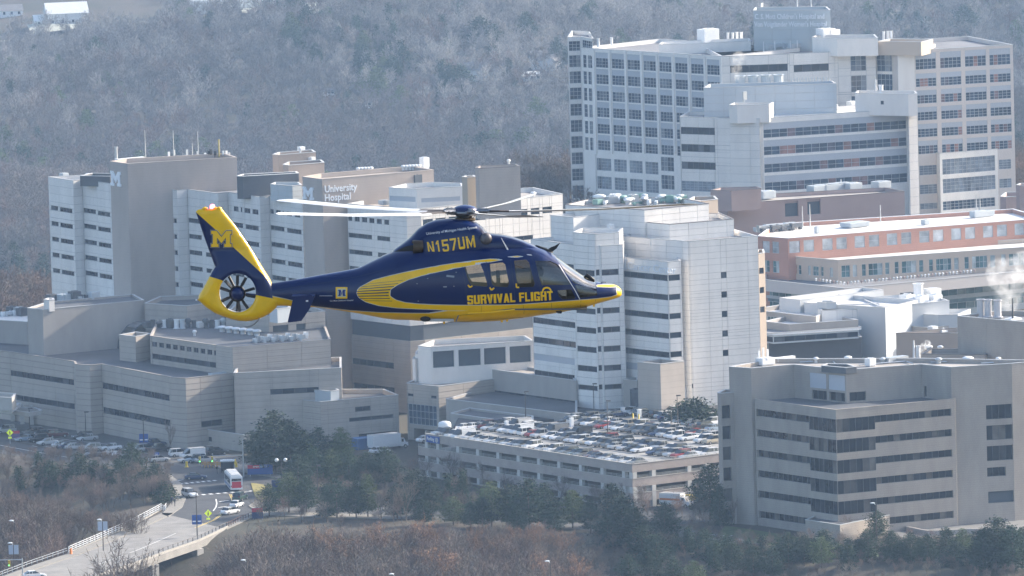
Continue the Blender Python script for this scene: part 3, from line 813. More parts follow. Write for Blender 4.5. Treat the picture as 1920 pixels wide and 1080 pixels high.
# ================================================================== cancer centre
B = Bld('cancer_centre', 'white panelled tower with dark ribbon windows and a sign reading Cancer Center', 'hospital', pt(1180, 790, 8))
PN = (4.6, 1.32)
bh = lambda y0, n, h=10.5, p=35.9: rows(y0, h, p, n)
P = B.block([(995, 449), (1078, 459)], 42.4, 8, WHITE, back=22, panel=PN, cope=COPE,
        wins={0: [('grid', [(996, 1077)], [(491.5, 502)] + [(527, 538), (563, 574), (599, 610), (635.5, 646.5)], 'band', 1036), ('grid', [(996, 1077)], [(698, 709)], 'band', 1036), ('grid', [(996, 1077)], [(667, 679)], 'blank', 1036)]})
P = B.block([(1074, 436), (1115, 439.5), (1161, 436)], 45.2, 8, WHITE, back=[(1168, 428), (1090, 428)], panel=PN,
        wins={0: [('grid', [(1078.5, 1114.6)], [(506, 517)] + bh(542, 5) + [(722, 731)], 'band', 1098)],
              1: [('grid', [(1115.4, 1153)], [(506, 517)] + bh(542, 5) + [(722, 731)], 'band', 1116)]})
P = B.block([(1122, 461), (1126, 461.5), (1168, 459)], 42.7, 8, WHITE, back=[(1170, 452), (1128, 452)], panel=PN,
        wins={1: [('grid', [(1126.4, 1160)], [(506, 517)] + bh(542, 5) + [(722, 731)], 'band', 1127)]})
P = B.block([(1150, 481.5), (1252, 491.5), (1277, 489.5)], 39.6, 8, WHITE, back=[(1268, 478), (1180, 474)], panel=PN,
        wins={0: [('grid', [(1153, 1251.5)], [(516, 527)] + bh(552.5, 4), 'band', 1250), ('grid', [(1158, 1195)], [(679, 691)], 'blank', 1175), ('grid', [(1153, 1180)], [(723, 732)], 'band', 1166)],
              1: [('grid', [(1252.4, 1275)], [(516, 527)] + bh(552.5, 4), 'band', 1253)]})
e = unit_dir(P[0], P[1])
LET = mat('pale_wall_letters', (0.72, 0.75, 0.8), 0.45, 0)
u0, z0 = on_plane(1157.5, 503.5, P[0], e); block_m(B, P[0], e, u0, z0, 3.1, 2.3, LET)
u0, z0 = on_plane(1176.5, 505, P[0], e); text_obj(B, 'Cancer Center', 2.35, P[0], e, u0, z0, LET, 1.08, .0)
P = B.block([(1161, 443), (1290, 453), (1421, 443)], 43.2, 8, WHITE, back=[(1375, 430), (1250, 428)], panel=PN,
        wins={1: [('grid', [(1352, 1362.5)], rows(510, 11.5, 36.6, 5), 'slot', 1357), ('grid', [(1290.8, 1300)], [(720, 728)], 'band', 1296)]}, roof=ROOFG)
B.block([(1415, 475), (1422, 476), (1434, 474.5)], 38, 8, SAND, back=[(1432, 468), (1420, 468)], wins={1: [('grid', [(1423.5, 1432.5)], rows(502, 11.5, 36.4, 3), 'slot', 1428)]})
P = B.block([(1207, 417), (1255, 421), (1376, 411)], 45.9, 42, WHITE, back=[(1350, 400), (1260, 402)], panel=PN, cope=COPED)
P = B.block([(1032, 404), (1075, 408)], 47, 30, WHITE, back=15, panel=PN)
P = B.block([(1060, 384), (1208, 394), (1329, 382)], 48.6, 42, WHITE, back=[(1270, 370), (1110, 372)], panel=PN, cope=COPED, roof=ROOFG)
B.block([(1290, 375), (1316, 377), (1346, 374)], 48.3, 42, SAND, back=[(1340, 368), (1300, 369)])
B.block([(1320, 403), (1330, 404), (1352, 402)], 45, 42, SAND, back=[(1346, 398), (1330, 398)])
rr = random.Random(5)
for i in range(34):
    x = 1090 + rr.random() * 190; y = 377 + rr.random() * 8 - (abs(x - 1190) / 90) * 1.0
    fit(B, rr.choice(['cooling_unit', 'air_duct', 'roof_vent']), x, y, 47.8, 1.4 + rr.random() * 1.6, 1.5, 1.0 + rr.random() * .9, rr.choice([STEEL, mat('green_machinery', (.2, .34, .3), .5, .1, 1.), WHITEP, GREYM]), rr.random() * 1.5)
for x in (1225, 1240, 1256, 1270, 1293, 1314): fit(B, 'cooling_unit', x, 414 - (x - 1225) * .03, 45.1, 2.2, 1.6, 1.5)
for x, y in ((1343, 441), (1356, 440), (1362, 439)): fit(B, 'roof_vent', x, y, 42.4, 2, 2, 1.9, STEEL)
fit(B, 'cooling_unit', 1336, 440, 42.4, 1.4, 1.4, 2.4); fit(B, 'cooling_unit', 1145, 432, 44.4, 1.1, 1.1, 1.4)
B.done()
B = Bld('stair_tower', 'small tan brick stair tower with a dark glass box at its foot', 'building', pt(1238, 782, 8))
P = B.block([(1195, 679), (1238, 683), (1283, 677.5)], 19, 8, TAN, cope=COPE, roof=ROOFD)
P = B.block([(1181, 731), (1232, 735), (1236, 734)], 13, 8, LOUV, back=[(1240, 728), (1190, 728)], wins={0: [('grid', [(1183, 1231)], [(737, 778)], 'band', 1206)]}, roof=ROOFD, cope=FRAMED)
B.block([(1168, 712), (1195, 714)], 14.5, 8, TAND, back=5)
B.block([(1272, 724), (1284, 725), (1384, 712)], 12.6, 8, GREYM, back=[(1370, 706), (1290, 712)], wins={1: [('grid', [(1287, 1370)], [(728, 745)], 'tealw', 1320)]})
B.done()

# ================================================================== University Hospital
B = Bld('hospital_complex', 'broad white hospital with beige brick towers and small dark windows behind the helicopter', 'hospital', pt(500, 700, 0))
W2 = (5.0, 1.8)
r5 = lambda y: [(y + i * 29.2, y + i * 29.2 + 8.2) for i in range(5)]
# west wing
P = B.block([(90.4, 332), (137, 339), (154, 337), (208, 345)], 46, 0, WHITE, back=[(226, 330), (208, 326)], panel=W2,
    wins={0: [('grid', [(95.4, 108.6)], r5(386), 'slot', 102), ('grid', [(112, 135.3)], r5(390), 'slot', 123)],
          2: [('grid', [(156, 179.5)], r5(391.6), 'slot', 168), ('grid', [(183, 206.3)], r5(397), 'slot', 195)]})
B.block([(150, 330), (206, 331)], 47.3, 45, ROOFD, back=6, roof=ROOFD)
# east wing stepping towards us
r3 = lambda y, n=5, p=29.8: [(y + i * p, y + i * p + 8.4) for i in range(n)]
P = B.block([(287, 352), (332, 357.5), (351, 355.5), (409, 363), (427, 361), (487, 370), (505, 368), (567, 377)], 44.6, 0, WHITE, back=[(600, 352), (444, 345)], panel=W2,
    wins={0: [('grid', [(289, 303.5)], r3(404), 'slot', 296), ('grid', [(307, 331)], r3(408.6), 'slot', 319)],
          2: [('grid', [(352, 377)], r3(410), 'slot', 365), ('grid', [(384, 408)], r3(414.5), 'slot', 396)],
          4: [('grid', [(438, 447), (451, 454), (458, 469), (473, 484)], [(388, 397)], 'punch', 447), ('grid', [(433, 455.5)], r3(417.5, 4, 30.6), 'slot', 444), ('grid', [(460, 485)], r3(422.5, 4, 30.6), 'slot', 472)],
          6: [('grid', [(506, 513), (517, 526), (529, 532), (537, 547), (552, 562)], [(393, 401)], 'punch', 513), ('grid', [(507, 533)], r3(424, 4, 31), 'slot', 520), ('grid', [(538, 565)], r3(429.5, 4, 31), 'slot', 551)]})
# beige tower one
P = B.block([(206, 303), (239, 307.5), (444, 295.5)], 51, 0, BEIGE, back=[(420, 288), (236, 298)], cope=BEIGE, roof=ROOFB)
e = unit_dir(P[0], P[1]); u0, z0 = on_plane(208.5, 347.5, P[0], e)
block_m(B, P[0], e, u0, z0, 4.6, 3.3, SIGNW)
# beige tower two, with the sign
P = B.block([(567, 332), (604, 336.5), (813, 319)], 50, 0, BEIGE, back=[(770, 312), (600, 326)], cope=BEIGE, roof=ROOFB)
e = unit_dir(P[0], P[1]); u0, z0 = on_plane(568.5, 373, P[0], e); block_m(B, P[0], e, u0, z0, 4.4, 2.75, SIGNW)
e = unit_dir(P[1], P[2]); u0, z0 = on_plane(608, 361, P[1], e); text_obj(B, 'University', 2.15, P[1], e, u0, z0, SIGNW, .92, .018)
u0, z0 = on_plane(608, 377.5, P[1], e); text_obj(B, 'Hospital', 2.15, P[1], e, u0, z0, SIGNW, .92, .018)
# low white roof structures between the towers
B.block([(444, 338), (500, 341), (546, 336)], 47.5, 44, WHITEW, back=[(538, 328), (455, 330)], roof=ROOFW)
B.block([(444, 347), (500, 349)], 46, 44, GREYM, back=6, wins={0: [('grid', [(446, 498)], [(350, 356)], 'band', 446)]})
B.block([(507, 346), (548, 349), (566, 347)], 47.6, 44, GREYM, back=[(560, 342), (515, 342)], panel=(2.5, 1.2))
B.block([(511, 290), (522, 291), (592, 285.5)], 50.7, 43, mat('warm_brick', (.36, .30, .26), .85, .06, .2), back=[(585, 281), (522, 286)])
B.block([(530, 309), (541, 310.5), (608, 305)], 49.3, 43, _mats['warm_brick'], back=[(602, 300), (540, 304)])
B.block([(444, 330.5), (455, 331), (560, 325)], 49, 44, ROOFD, back=[(556, 322), (455, 327)], roof=ROOFD, cope=ROOFW)
# near block: tan foot, dark band, white storeys
c0, c1, c2, c3, c4 = (651, 382), (741, 391), (763, 394), (789, 391.5), (1055, 364)
P = B.block([c0, (762, 393.5), (789, 391.5), c4], 44.5, 19.2, WHITE, back=[(1000, 352), (740, 366)], panel=W2, roof=ROOFB, segm={2: WHITE},
    wins={0: [('grid', [(651.5, 660), (664.5, 674), (678, 688), (692, 701.5), (706, 715.5), (720, 729)], [(405, 414)], 'punch', 656), ('grid', [(652, 697), (707, 731)], r3(438.5, 5, 31), 'slot', 675)],
          2: [('grid', [(793, 812), (817, 836), (842, 861), (867, 886), (892, 911), (917, 937), (942, 962), (973.5, 989.5), (996, 1012), (1018, 1035.5)], [(411, 423)], 'punch', 803),
              ('grid', [(795, 1000)], r3(462, 5, 30.5), 'band', 795)]})
zz = 19.2
F = [Vector((p.x, p.y, zz)) for p in P[:4]]; Bq = [Vector((p.x, p.y, zz)) for p in P[4:]]
P2 = offset_poly(F + Bq, .3)
bb = MB()
for i in range(3):
    a, c = P2[i], P2[i + 1]; bb.quad((a.x, a.y, 15.8), (c.x, c.y, 15.8), (c.x, c.y, 19.25), (a.x, a.y, 19.25))
B.add('dark_band', bb, [LOUV])
for i in range(3):
    a, c = P[i], P[i + 1]
    a2, c2_ = Vector((a.x, a.y, 15.9)), Vector((c.x, c.y, 15.9))
    B.wall(a2, c2_, 0, 15.9, TAN, {0: [('grid', [(661, 738)], [(671, 682), (717, 728)], 'band', 661)]}.get(i, ()), panel=(12, 1.25) if i == 0 else (10, 1.25), joint=mat('course_shadow', (.27, .24, .215), .9, 0))
sb = MB()
I = offset_poly([Vector((p.x, p.y, 0)) for p in P], .5)
for zq in (15.9,):
    sb.poly([(p.x, p.y, zq) for p in P]); 
B.add('ledge', sb, [CONC])
# roof plant
P = B.block([(729, 352), (781, 354.5), (868, 350)], 48.2, 43.6, WHITE, back=[(866, 344), (812, 342), (760, 345)], wins={0: [('grid', [(730, 779)], [(368, 377.5)], 'blank', 755)], 1: [('grid', [(790, 863)], [(370, 378)], 'blank', 826)]})
B.block([(866, 332), (876, 333), (893, 331.5)], 52, 43.6, mat('yellow_beige', (.42, .35, .27), .85, .05, .2), back=[(888, 329), (872, 330)])
B.block([(891, 315), (898, 316), (975, 312.5)], 54.5, 43.6, BEIGE, back=[(968, 308), (898, 311)], cope=COPED)
for x, y, w, k in [(830, 383, 1.3, 0), (860, 381, 1.8, 1), (930, 374, 1.2, 0), (965, 371, 2.2, 2), (1000, 369, 1.3, 0), (690, 380, 1.4, 0), (720, 384, 1.8, 1), (370, 353, 1.2, 0), (470, 359, 1.6, 1), (520, 362, 2.0, 2), (545, 365, 1.3, 0), (165, 334, 1.3, 0), (120, 333, 1.6, 1)]: fit(B, ['roof_vent', 'cooling_unit', 'air_duct'][k], x, y, 43.9 if x > 250 else 45.2, w, w, 1.1, [WHITEP, GREYM, STEEL][k])
for (x0, y0, x1, y1) in [(810, 385, 900, 378), (900, 378, 1030, 368), (940, 372, 950, 378)]: tb = MB(); tb.tube([pt(x0, y0, 44.1), pt(x1, y1, 44.1)], .15, 5); B.add('roof_pipe', tb, [STEEL])
fit(B, 'cooling_unit', 780, 345, 47.2, 2, 2, 2.2, LOUV); fit(B, 'roof_vent', 901, 375, 43.6, 1.4, 1.4, 1.1)
fit(B, 'cooling_unit', 594, 353, 44, 2, 2, 1.2)
for x, h in ((273, 6.5), (326, 6.2), (372, 5.8), (361, 3.2)): fit(B, 'antenna_mast', x, 298 - (x - 273) * .03, 50.4, .28, .28, h, STEEL)
fit(B, 'exhaust_stack', 218, 302, 50.3, 1, 1, 3.2, STEEL); fit(B, 'exhaust_stack', 411, 295, 50.3, .5, .5, 4.0, mat('yellow_mast', (.5, .4, .15), .6, .1, 1.))
fit(B, 'air_duct', 245, 301, 50.2, 7, 3, 1.0); fit(B, 'air_duct', 300, 299, 50.2, 3, 3, .9)
for x in (316, 326, 350, 370, 384, 391, 395, 403, 418, 424, 429): fit(B, 'panel_antenna', x, 297 - (x - 316) * .02, 50.3, .9, .9, 1.1 + (x % 3) * .4, [WHITEP, STEEL, GREYM, DKMET][x % 4])
for x in list(range(672, 700, 6)) + list(range(756, 790, 6)): fit(B, 'roof_vent', x, 324 - (x - 670) * .05, 49.4, 1.0, 1.0, 1.2)
fit(B, 'cooling_unit', 796, 316, 49.4, 1.6, 1.6, 2.6); fit(B, 'cooling_unit', 565, 286, 50, 1.3, 1.3, 1.4); fit(B, 'cooling_unit', 585, 304, 48.6, 1.2, 1.2, 1.2)
for x, y in ((563, 289), (954, 312)): fit(B, 'roof_vent', x, y - 3, 54 if x > 900 else 50.5, .8, .8, 1.2)
B.done()

# ================================================================== tan podium lower left
B = Bld('podium_building', 'long low tan brick podium with piers and dark window strips at the left', 'hospital', pt(250, 830, 0))
CJ = _mats['course_shadow']; TP = (9, 1.25)
P = B.block([(-60, 651), (18, 660), (139, 678), (141, 683), (168, 685), (190, 683), (318, 707), (320, 708), (348, 710), (437, 700)], 15, 0, TAN, back=[(470, 640), (-60, 600)], roof=ROOFD, par=.5, panel=TP, joint=CJ, cope=TAN,
   wins={1: [('grid', [(19.5, 138)], [(694.5, 705), (739, 749.5)], 'band', 24)], 5: [('grid', [(192, 317)], [(717.5, 729), (763.5, 775)], 'band', 196)],
         8: [('grid', [(378, 417)], [(788, 799)], 'band', 398)]})
P = B.block([(281, 630), (436, 652), (620, 637)], 20.5, 14.4, TAN, back=[(600, 585), (300, 592)], roof=ROOFD, par=.5, panel=(8, 1.25), joint=CJ, cope=TAN,
   wins={0: [('grid', [(285 + i * 12.9, 294 + i * 12.9) for i in range(9)] + [(400.5, 404)], [(641, 650)], 'punch', 289), ('grid', [(285, 404)], [(663, 673)], 'band', 288)]})
P = B.block([(438, 700), (440, 700), (640, 690)], 16, 0, TAN, back=[(640, 670), (450, 676)], roof=ROOFD, panel=(8, 1.25), joint=CJ, wins={1: [('grid', [(507, 598)], [(730, 740)], 'band', 507)]})
B.block([(223, 628), (254, 631.5), (285, 626)], 20, 14.4, TAN, roof=ROOFD, panel=(6, 1.25), joint=CJ)
B.block([(51, 578), (80, 581), (270, 563)], 24.5, 14.4, TAND, back=[(250, 552), (90, 566)], roof=ROOFD, par=.4)
B.block([(-60, 597), (51, 604)], 19.5, 14.4, TAND, back=40, roof=ROOFW, par=.4)
B.block([(271, 569), (350, 574), (420, 565)], 24, 14.4, TAN, back=[(400, 552), (300, 556)], roof=ROOFD, panel=(7, 1.25), joint=CJ)
B.block([(423, 588), (504, 593), (610, 584)], 23.5, 14.4, TAN, back=[(560, 566), (440, 572)], roof=ROOFD, panel=(7, 1.25), joint=CJ, wins={1: [('grid', [(512, 541)], [(610, 628)], 'void', 526), ('grid', [(556, 573)], [(607, 626)], 'void', 565)]})
B.block([(505, 578), (520, 580), (545, 577)], 26, 23, GREYM, back=[(540, 572), (515, 572)])
# glazed barrel vault
Pa, Pb = pt(112, 640, 14.5), pt(240, 656, 14.5)
e = unit_dir(Pa, Pb); nrm = Vector((-e.y, e.x, 0)); Lb = (Pb - Pa).length; vb = MB(); R = 6.0
for k in range(10):
    for s_ in range(7):
        a0, a1 = math.pi * k / 10, math.pi * (k + 1) / 10; u0, u1 = Lb * s_ / 7, Lb * (s_ + 1) / 7
        q = [Pa + e * u + nrm * (R - R * math.cos(a)) + Vector((0, 0, R * math.sin(a) * .95)) for u, a in ((u0 + .1, a0 + .01), (u1 - .1, a0 + .01), (u1 - .1, a1 - .01), (u0 + .1, a1 - .01))]
        m_ = MB(); m_.quad(*q); B.add('vault_pane', m_, [G_DARK if k < 3 else mat('vault_glass', (.22, .2, .2), .18, .3, .5, spec=.8)])
fb = MB(); fb.poly([Pa + nrm * (R - R * math.cos(math.pi * k / 10)) + Vector((0, 0, R * math.sin(math.pi * k / 10) * .95)) for k in range(11)])
B.add('vault_end', fb, [G_DARK])
for s_ in range(8):
    tb = MB(); tb.tube([Pa + e * (Lb * s_ / 7) + nrm * (R - R * math.cos(math.pi * k / 10)) + Vector((0, 0, R * math.sin(math.pi * k / 10) * .95)) for k in range(11)], .14, 4); B.add('vault_rib', tb, [FRAMED])
for i in range(6): fit(B, 'roof_vent', 417 + i * 13, 622 + i * 1.4, 20.0, 1.9, 1.9, 1.3, WHITEP)
fit(B, 'roof_vent', 365, 630, 20, .9, .9, 1.3); fit(B, 'air_duct', 410, 704, 14.5, 4, 3, 1.0, GREYM)
for i in range(18): fit(B, 'air_duct', 478 + i * 5.6, 643 - i * .35 - (i % 3) * 1.8, 20.0, 1.6, 1.6, 1.5 + (i % 2) * .5, [GREYM, STEEL, WHITEP][i % 3], 1.9)
rr = random.Random(3)
for i in range(14): fit(B, rr.choice(['cooling_unit', 'roof_vent', 'exhaust_stack']), 276 + i * 11, 616 - rr.random() * 2, 20, 1.4, 1.4, 1.2 + rr.random(), rr.choice([STEEL, WHITEP, GREYM, ROOFD]))
for i in range(8): fit(B, rr.choice(['cooling_unit', 'roof_vent', 'air_duct']), 6 + i * 6, 597 + rr.random() * 3 - 6, 19.0, 2.2, 2, 1.2 + rr.random(), rr.choice([STEEL, WHITEP, GREYM, ROOFD]))
for i in range(12): fit(B, rr.choice(['cooling_unit', 'air_duct']), 98 + i * 7, 562 + rr.random() * 2, 24, 2.2, 2, 1.2 + rr.random(), rr.choice([ROOFD, GREYM, ROOFD]))
B.block([(82, 562), (92, 563), (102, 562)], 26.5, 24, WHITEW, back=[(100, 559), (90, 559)], roof=ROOFW)
# canopy of the entrance
B.block([(-30, 764), (23, 768), (25, 767)], 5.6, 5.0, WHITEP, back=[(40, 756), (-30, 750)])
B.block([(-30, 744), (22, 746), (26, 744)], 8.6, 5.8, CONC, back=[(30, 738), (-30, 735)])
B.block([(20, 770), (55, 774), (79, 770)], 5.0, 4.2, CONC, back=[(66, 764), (35, 764)])
for x, y in ((42, 795), (60, 796), (76, 792), (24, 790)):
    p = pt(x, y, 0); cb = MB(); cb.box(p.x - .4, p.x + .4, p.y - .4, p.y + .4, 0, 4.2); B.add('column', cb, [CONC])
B.done()

# ================================================================== loading dock buildings, stepped white block, low roofs
B = Bld('loading_dock', 'low tan loading dock with dark bay doors left of the parking garage', 'building', pt(600, 838, 0))
P = B.block([(507, 743), (601, 754), (747, 741)], 9.6, 0, TAN, back=[(720, 730), (560, 730)], roof=ROOFD, panel=(7, 1.25), joint=CJ,
   wins={1: [('grid', [(666, 695)], [(762, 771)], 'slot', 680), ('grid', [(655, 738)], [(784, 791)], 'band', 655), ('grid', [(617, 651)], [(825, 845)], 'garage', 634), ('grid', [(673, 744)], [(811, 842)], 'garage', 708)]})
B.block([(376, 804), (458, 816), (560, 806)], 3.6, 0, TAN, back=[(550, 790), (420, 793)], roof=ROOFD, par=.4, wins={0: [('grid', [(375, 397)], [(818, 827)], 'slot', 386)]})
P = B.block([(588, 731), (620, 734), (636, 732)], 11.6, 9.2, GREYM, back=[(630, 728), (600, 728)], roof=ROOFG)
for x in (590, 600, 630): fit(B, 'antenna_mast', x, 730, 9.2, .3, .3, 2.4, STEEL)
B.done()
B = Bld('service_building', 'tan service building with a stepped white wall of dark square openings on top', 'building', pt(822, 830, 0))
P = B.block([(762, 719), (822, 725), (926, 711)], 12, 0, TAN, back=[(900, 700), (790, 705)], roof=ROOFB, panel=(7, 1.25), joint=CJ, par=.3,
   wins={0: [('grid', [(764.5, 775), (808, 818)], [(738, 743)], 'slot', 770), ('grid', [(766, 819)], [(759, 797)], 'tall', 792), ('grid', [(776, 818)], [(805, 826)], 'garage', 797)]})
P = B.block([(784, 649), (808, 651.5), (1000, 639)], 19.6, 11.5, WHITEW, back=[(985, 630), (812, 638)], wins={1: [('grid', [(812, 852), (860, 902), (908, 949), (956, 996)], [(658, 689)], 'void', 832)]}, panel=None)
B.block([(778, 663), (784.5, 663.6), (800, 662)], 17.7, 11.5, WHITEW, back=[(800, 655), (784, 655)]); B.block([(773, 673), (778.5, 673.6), (790, 672)], 16.6, 11.5, WHITEW, back=[(790, 666), (780, 666)])
B.done()
B = Bld('link_building', 'low concrete link with a flat roof running to the foot of the cancer centre', 'building', pt(1000, 760, 8))
P = B.block([(921, 693), (925, 693.5), (1081, 714)], 14, 3, TAND, back=[(1070, 700), (960, 684)], roof=ROOFB, par=.5, wins={1: [('grid', [(926, 1080)], [(731.5, 744)], 'band', 927)]})
P = B.block([(836, 748), (840, 749), (1082, 778)], 9.8, 0, TAND, back=[(1082, 745), (925, 724)], roof=ROOFD, par=.5)
P = B.block([(845, 775), (848, 776), (1000, 797)], 9.0, 0, TAND, back=[(1000, 780), (880, 765)], roof=ROOFD, par=.4)
B.done()
# ================================================================== parking garage
ORD = ['first', 'second', 'third', 'fourth', 'fifth', 'sixth', 'seventh', 'eighth', 'ninth', 'tenth', 'eleventh', 'twelfth', 'thirteenth', 'fourteenth', 'fifteenth',
       'sixteenth', 'seventeenth', 'eighteenth', 'nineteenth', 'twentieth', 'twenty-first', 'twenty-second', 'twenty-third', 'twenty-fourth', 'twenty-fifth', 'twenty-sixth', 'twenty-seventh', 'twenty-eighth', 'twenty-ninth', 'thirtieth', 'thirty-first', 'thirty-second', 'thirty-third', 'thirty-fourth']
B = Bld('parking_garage', 'three-level open concrete parking garage with a roof deck full of cars', 'parking garage', pt(1185, 960, 0))
ZR = 9.0; ZD = 8.4
GL, GC, GR = pt(797, 813, ZR), pt(1185, 871, ZR), pt(1440, 840, ZR)
eA, eB = unit_dir(GL, GC), unit_dir(GC, GR)
inA, inB = Vector((-eA.y, eA.x, 0)), Vector((-eB.y, eB.x, 0))
GBK = [pt(1460, 798, ZR), pt(1345, 768, ZR), pt(1245, 752, ZR), pt(1165, 768, ZR), pt(1090, 782, ZR), pt(930, 793, ZR), pt(850, 800, ZR)]
DECK = [GL, GC, GR] + GBK
DECKM = mat('deck_concrete', (0.27, 0.265, 0.255), .85, .16, .25)
db = MB(); db.prism([(p.x, p.y) for p in offset_poly(DECK, .15)], ZD - .35, ZD, 0); B.add('roof_deck', db, [DECKM])
GL2 = pt(778, 837, 6.1) ; GL2 = Vector((GL2.x, GL2.y, 0))
for (zt_, zb_) in ((9.0, 7.35), (6.05, 4.4), (3.1, 1.4), (.1, -1.6)):
    a0 = GL if zt_ > 8 else GL - eA * 2.6
    L1 = (GC - a0).length; L2 = (GR - GC).length
    for (p, e, L) in ((a0, eA, L1), (GC, eB, L2)):
        Mx = Matrix.Translation((p.x, p.y, 0)) @ Matrix.Rotation(math.atan2(e.y, e.x), 4, 'Z')
        sb = MB(); sb.box(0 if e is eA else .02, L, -.02, .28, zb_, zt_, M=Mx); sb.box(0 if e is eA else .03, L + .04, -.1, .3, zt_ + .002, zt_ + .12, 1, M=Mx)
        B.add('spandrel_beam', sb, [CONCP, CONC])
    if zt_ < 8:
        fl = MB(); q = offset_poly([Vector((a0.x, a0.y, 0)), GC, GR, GBK[0], GBK[3], GBK[-1] - eA * 2], .3)
        fl.prism([(p.x, p.y) for p in q], zb_ + .02, zb_ + .35); B.add('floor_slab', fl, [DECKM])
# railings of thin pipe over every level
for zt_ in (9.0, 6.05, 3.1):
    a0 = GL if zt_ > 8 else GL - eA * 2.6
    rb = MB()
    for (p, e, n_, L) in ((a0, eA, inA, (GC - a0).length), (GC, eB, inB, (GR - GC).length)):
        k = 0
        while k * 1.9 < L:
            q = p + e * (k * 1.9) + n_ * .15; rb.box(q.x - .035, q.x + .035, q.y - .035, q.y + .035, zt_ + .1, zt_ + .62); k += 1
        for hh in (.36, .6):
            s_ = p + n_ * .15; t_ = p + e * L + n_ * .15
            rb.tube([(s_.x, s_.y, zt_ + hh), (t_.x, t_.y, zt_ + hh)], .035, 4)
    B.add('railing', rb, [STEEL])
colx = [800, 821, 858.5, 895.6, 933.4, 971.5, 1009.3, 1047.4, 1087.7, 1128, 1168.5]
cm = MB(); cm.box(-.48, .48, -.06, .7, 0, 1); cmesh = cm.mesh('column', [mat('pale_concrete', (.52, .51, .49), .8, .08, .5)])
uu = [on_plane(x, 850, GL, eA)[0] for x in colx] + [(GC - GL).length - .5]
for u in uu:
    for zb_, zt_ in ((6.17, 7.34), (3.22, 4.39), (.22, 1.39), (-4, -1.61)):
        if u < 0 and zb_ > 5: continue
        q = GL + eA * u
        o = link('column', cmesh, B.root, Vector((q.x, q.y, zb_)) - B.o, math.atan2(eA.y, eA.x)); o.scale = (1, 1, zt_ - zb_)
for x in (1186.5, 1222, 1289, 1323, 1360, 1400):
    u = on_plane(x, 890, GC, eB)[0] + .5
    for zb_, zt_ in ((6.17, 7.34), (-2, 4.39)):
        q = GC + eB * max(u, .55); o = link('column', cmesh, B.root, Vector((q.x, q.y, zb_)) - B.o, math.atan2(eB.y, eB.x)); o.scale = (1, 1, zt_ - zb_)
# dark core walls inside
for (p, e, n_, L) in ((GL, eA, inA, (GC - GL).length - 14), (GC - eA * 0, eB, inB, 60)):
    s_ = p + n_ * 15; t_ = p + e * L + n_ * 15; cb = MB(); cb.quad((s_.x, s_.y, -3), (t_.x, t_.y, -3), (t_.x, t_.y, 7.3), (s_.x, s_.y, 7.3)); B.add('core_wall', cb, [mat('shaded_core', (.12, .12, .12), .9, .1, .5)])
# solid corner room at ground level and rust coloured doors
cb = MB(); Mx = Matrix.Translation((GC.x, GC.y, 0)) @ Matrix.Rotation(math.atan2(eB.y, eB.x), 4, 'Z'); cb.box(.3, 5.2, .4, 7, -2, 4.3, M=Mx); B.add('stair_core', cb, [CONC])
# blue garage sign
SB = mat('sign_blue', (.03, .09, .32), .5, 0); SWT = mat('sign_white', (.8, .8, .8), .5, 0); SR = mat('sign_red', (.5, .03, .06), .5, 0)
sgn = MB(); u0, zq = on_plane(801, 829, GL, eA); Mx = Matrix.Translation((GL.x, GL.y, 0)) @ Matrix.Rotation(math.atan2(eA.y, eA.x), 4, 'Z')
sgn.box(u0, u0 + 4.6, -.22, -.1, 7.35, 8.75, M=Mx); B.add('sign_board', sgn, [SB])
q = GL + eA * (u0 + .3); n_ = -inA * .22; text_obj(B, 'Parking', 1.0, Vector((q.x + n_.x, q.y + n_.y, 0)), eA, 0, 7.8, SWT, .85, .01, depth=.05)
q = GL + eA * (u0 + 3.7); rb = MB(); rb.lathe([(0, .0), (.5, .0), (.5, .06)], 16, M=Matrix.Translation((q.x + n_.x, q.y + n_.y, 8.05)) @ Matrix.Rotation(math.atan2(eA.y, eA.x), 4, 'Z') @ Matrix.Rotation(math.pi / 2, 4, 'X')); B.add('sign_roundel', rb, [SWT])
# tank behind the left corner
B.done()
tk = pt(834, 812, 8); tb = MB(); tb.lathe([(1.35, 0), (1.35, 1.9), (1.15, 2.3), (.5, 2.5), (0, 2.52)], 20); tko = tag(link('water_tank', tb.mesh('water_tank', [WHITEP], smooth=True), None, tk), 'white cylindrical tank beside the left corner of the roof deck', 'tank')
# lots behind the deck at the same level
sheet('upper_lot', [(850, 800), (930, 793), (1090, 782), (1165, 768), (1245, 752), (1345, 768), (1460, 798), (1460, 740), (1300, 735), (1160, 730), (1000, 772), (860, 782)], 8.37, ASPH, h=3)
# painted bay lines on the roof deck
LN = MB()
def row_param(off): return GL + inA * off
def in_poly(x, y, P):
    c = False; j = len(P) - 1
    for i in range(len(P)):
        if (P[i].y > y) != (P[j].y > y) and x < (P[j].x - P[i].x) * (y - P[i].y) / (P[j].y - P[i].y) + P[i].x: c = not c
        j = i
    return c
DPOLY = offset_poly(DECK, 1.2)

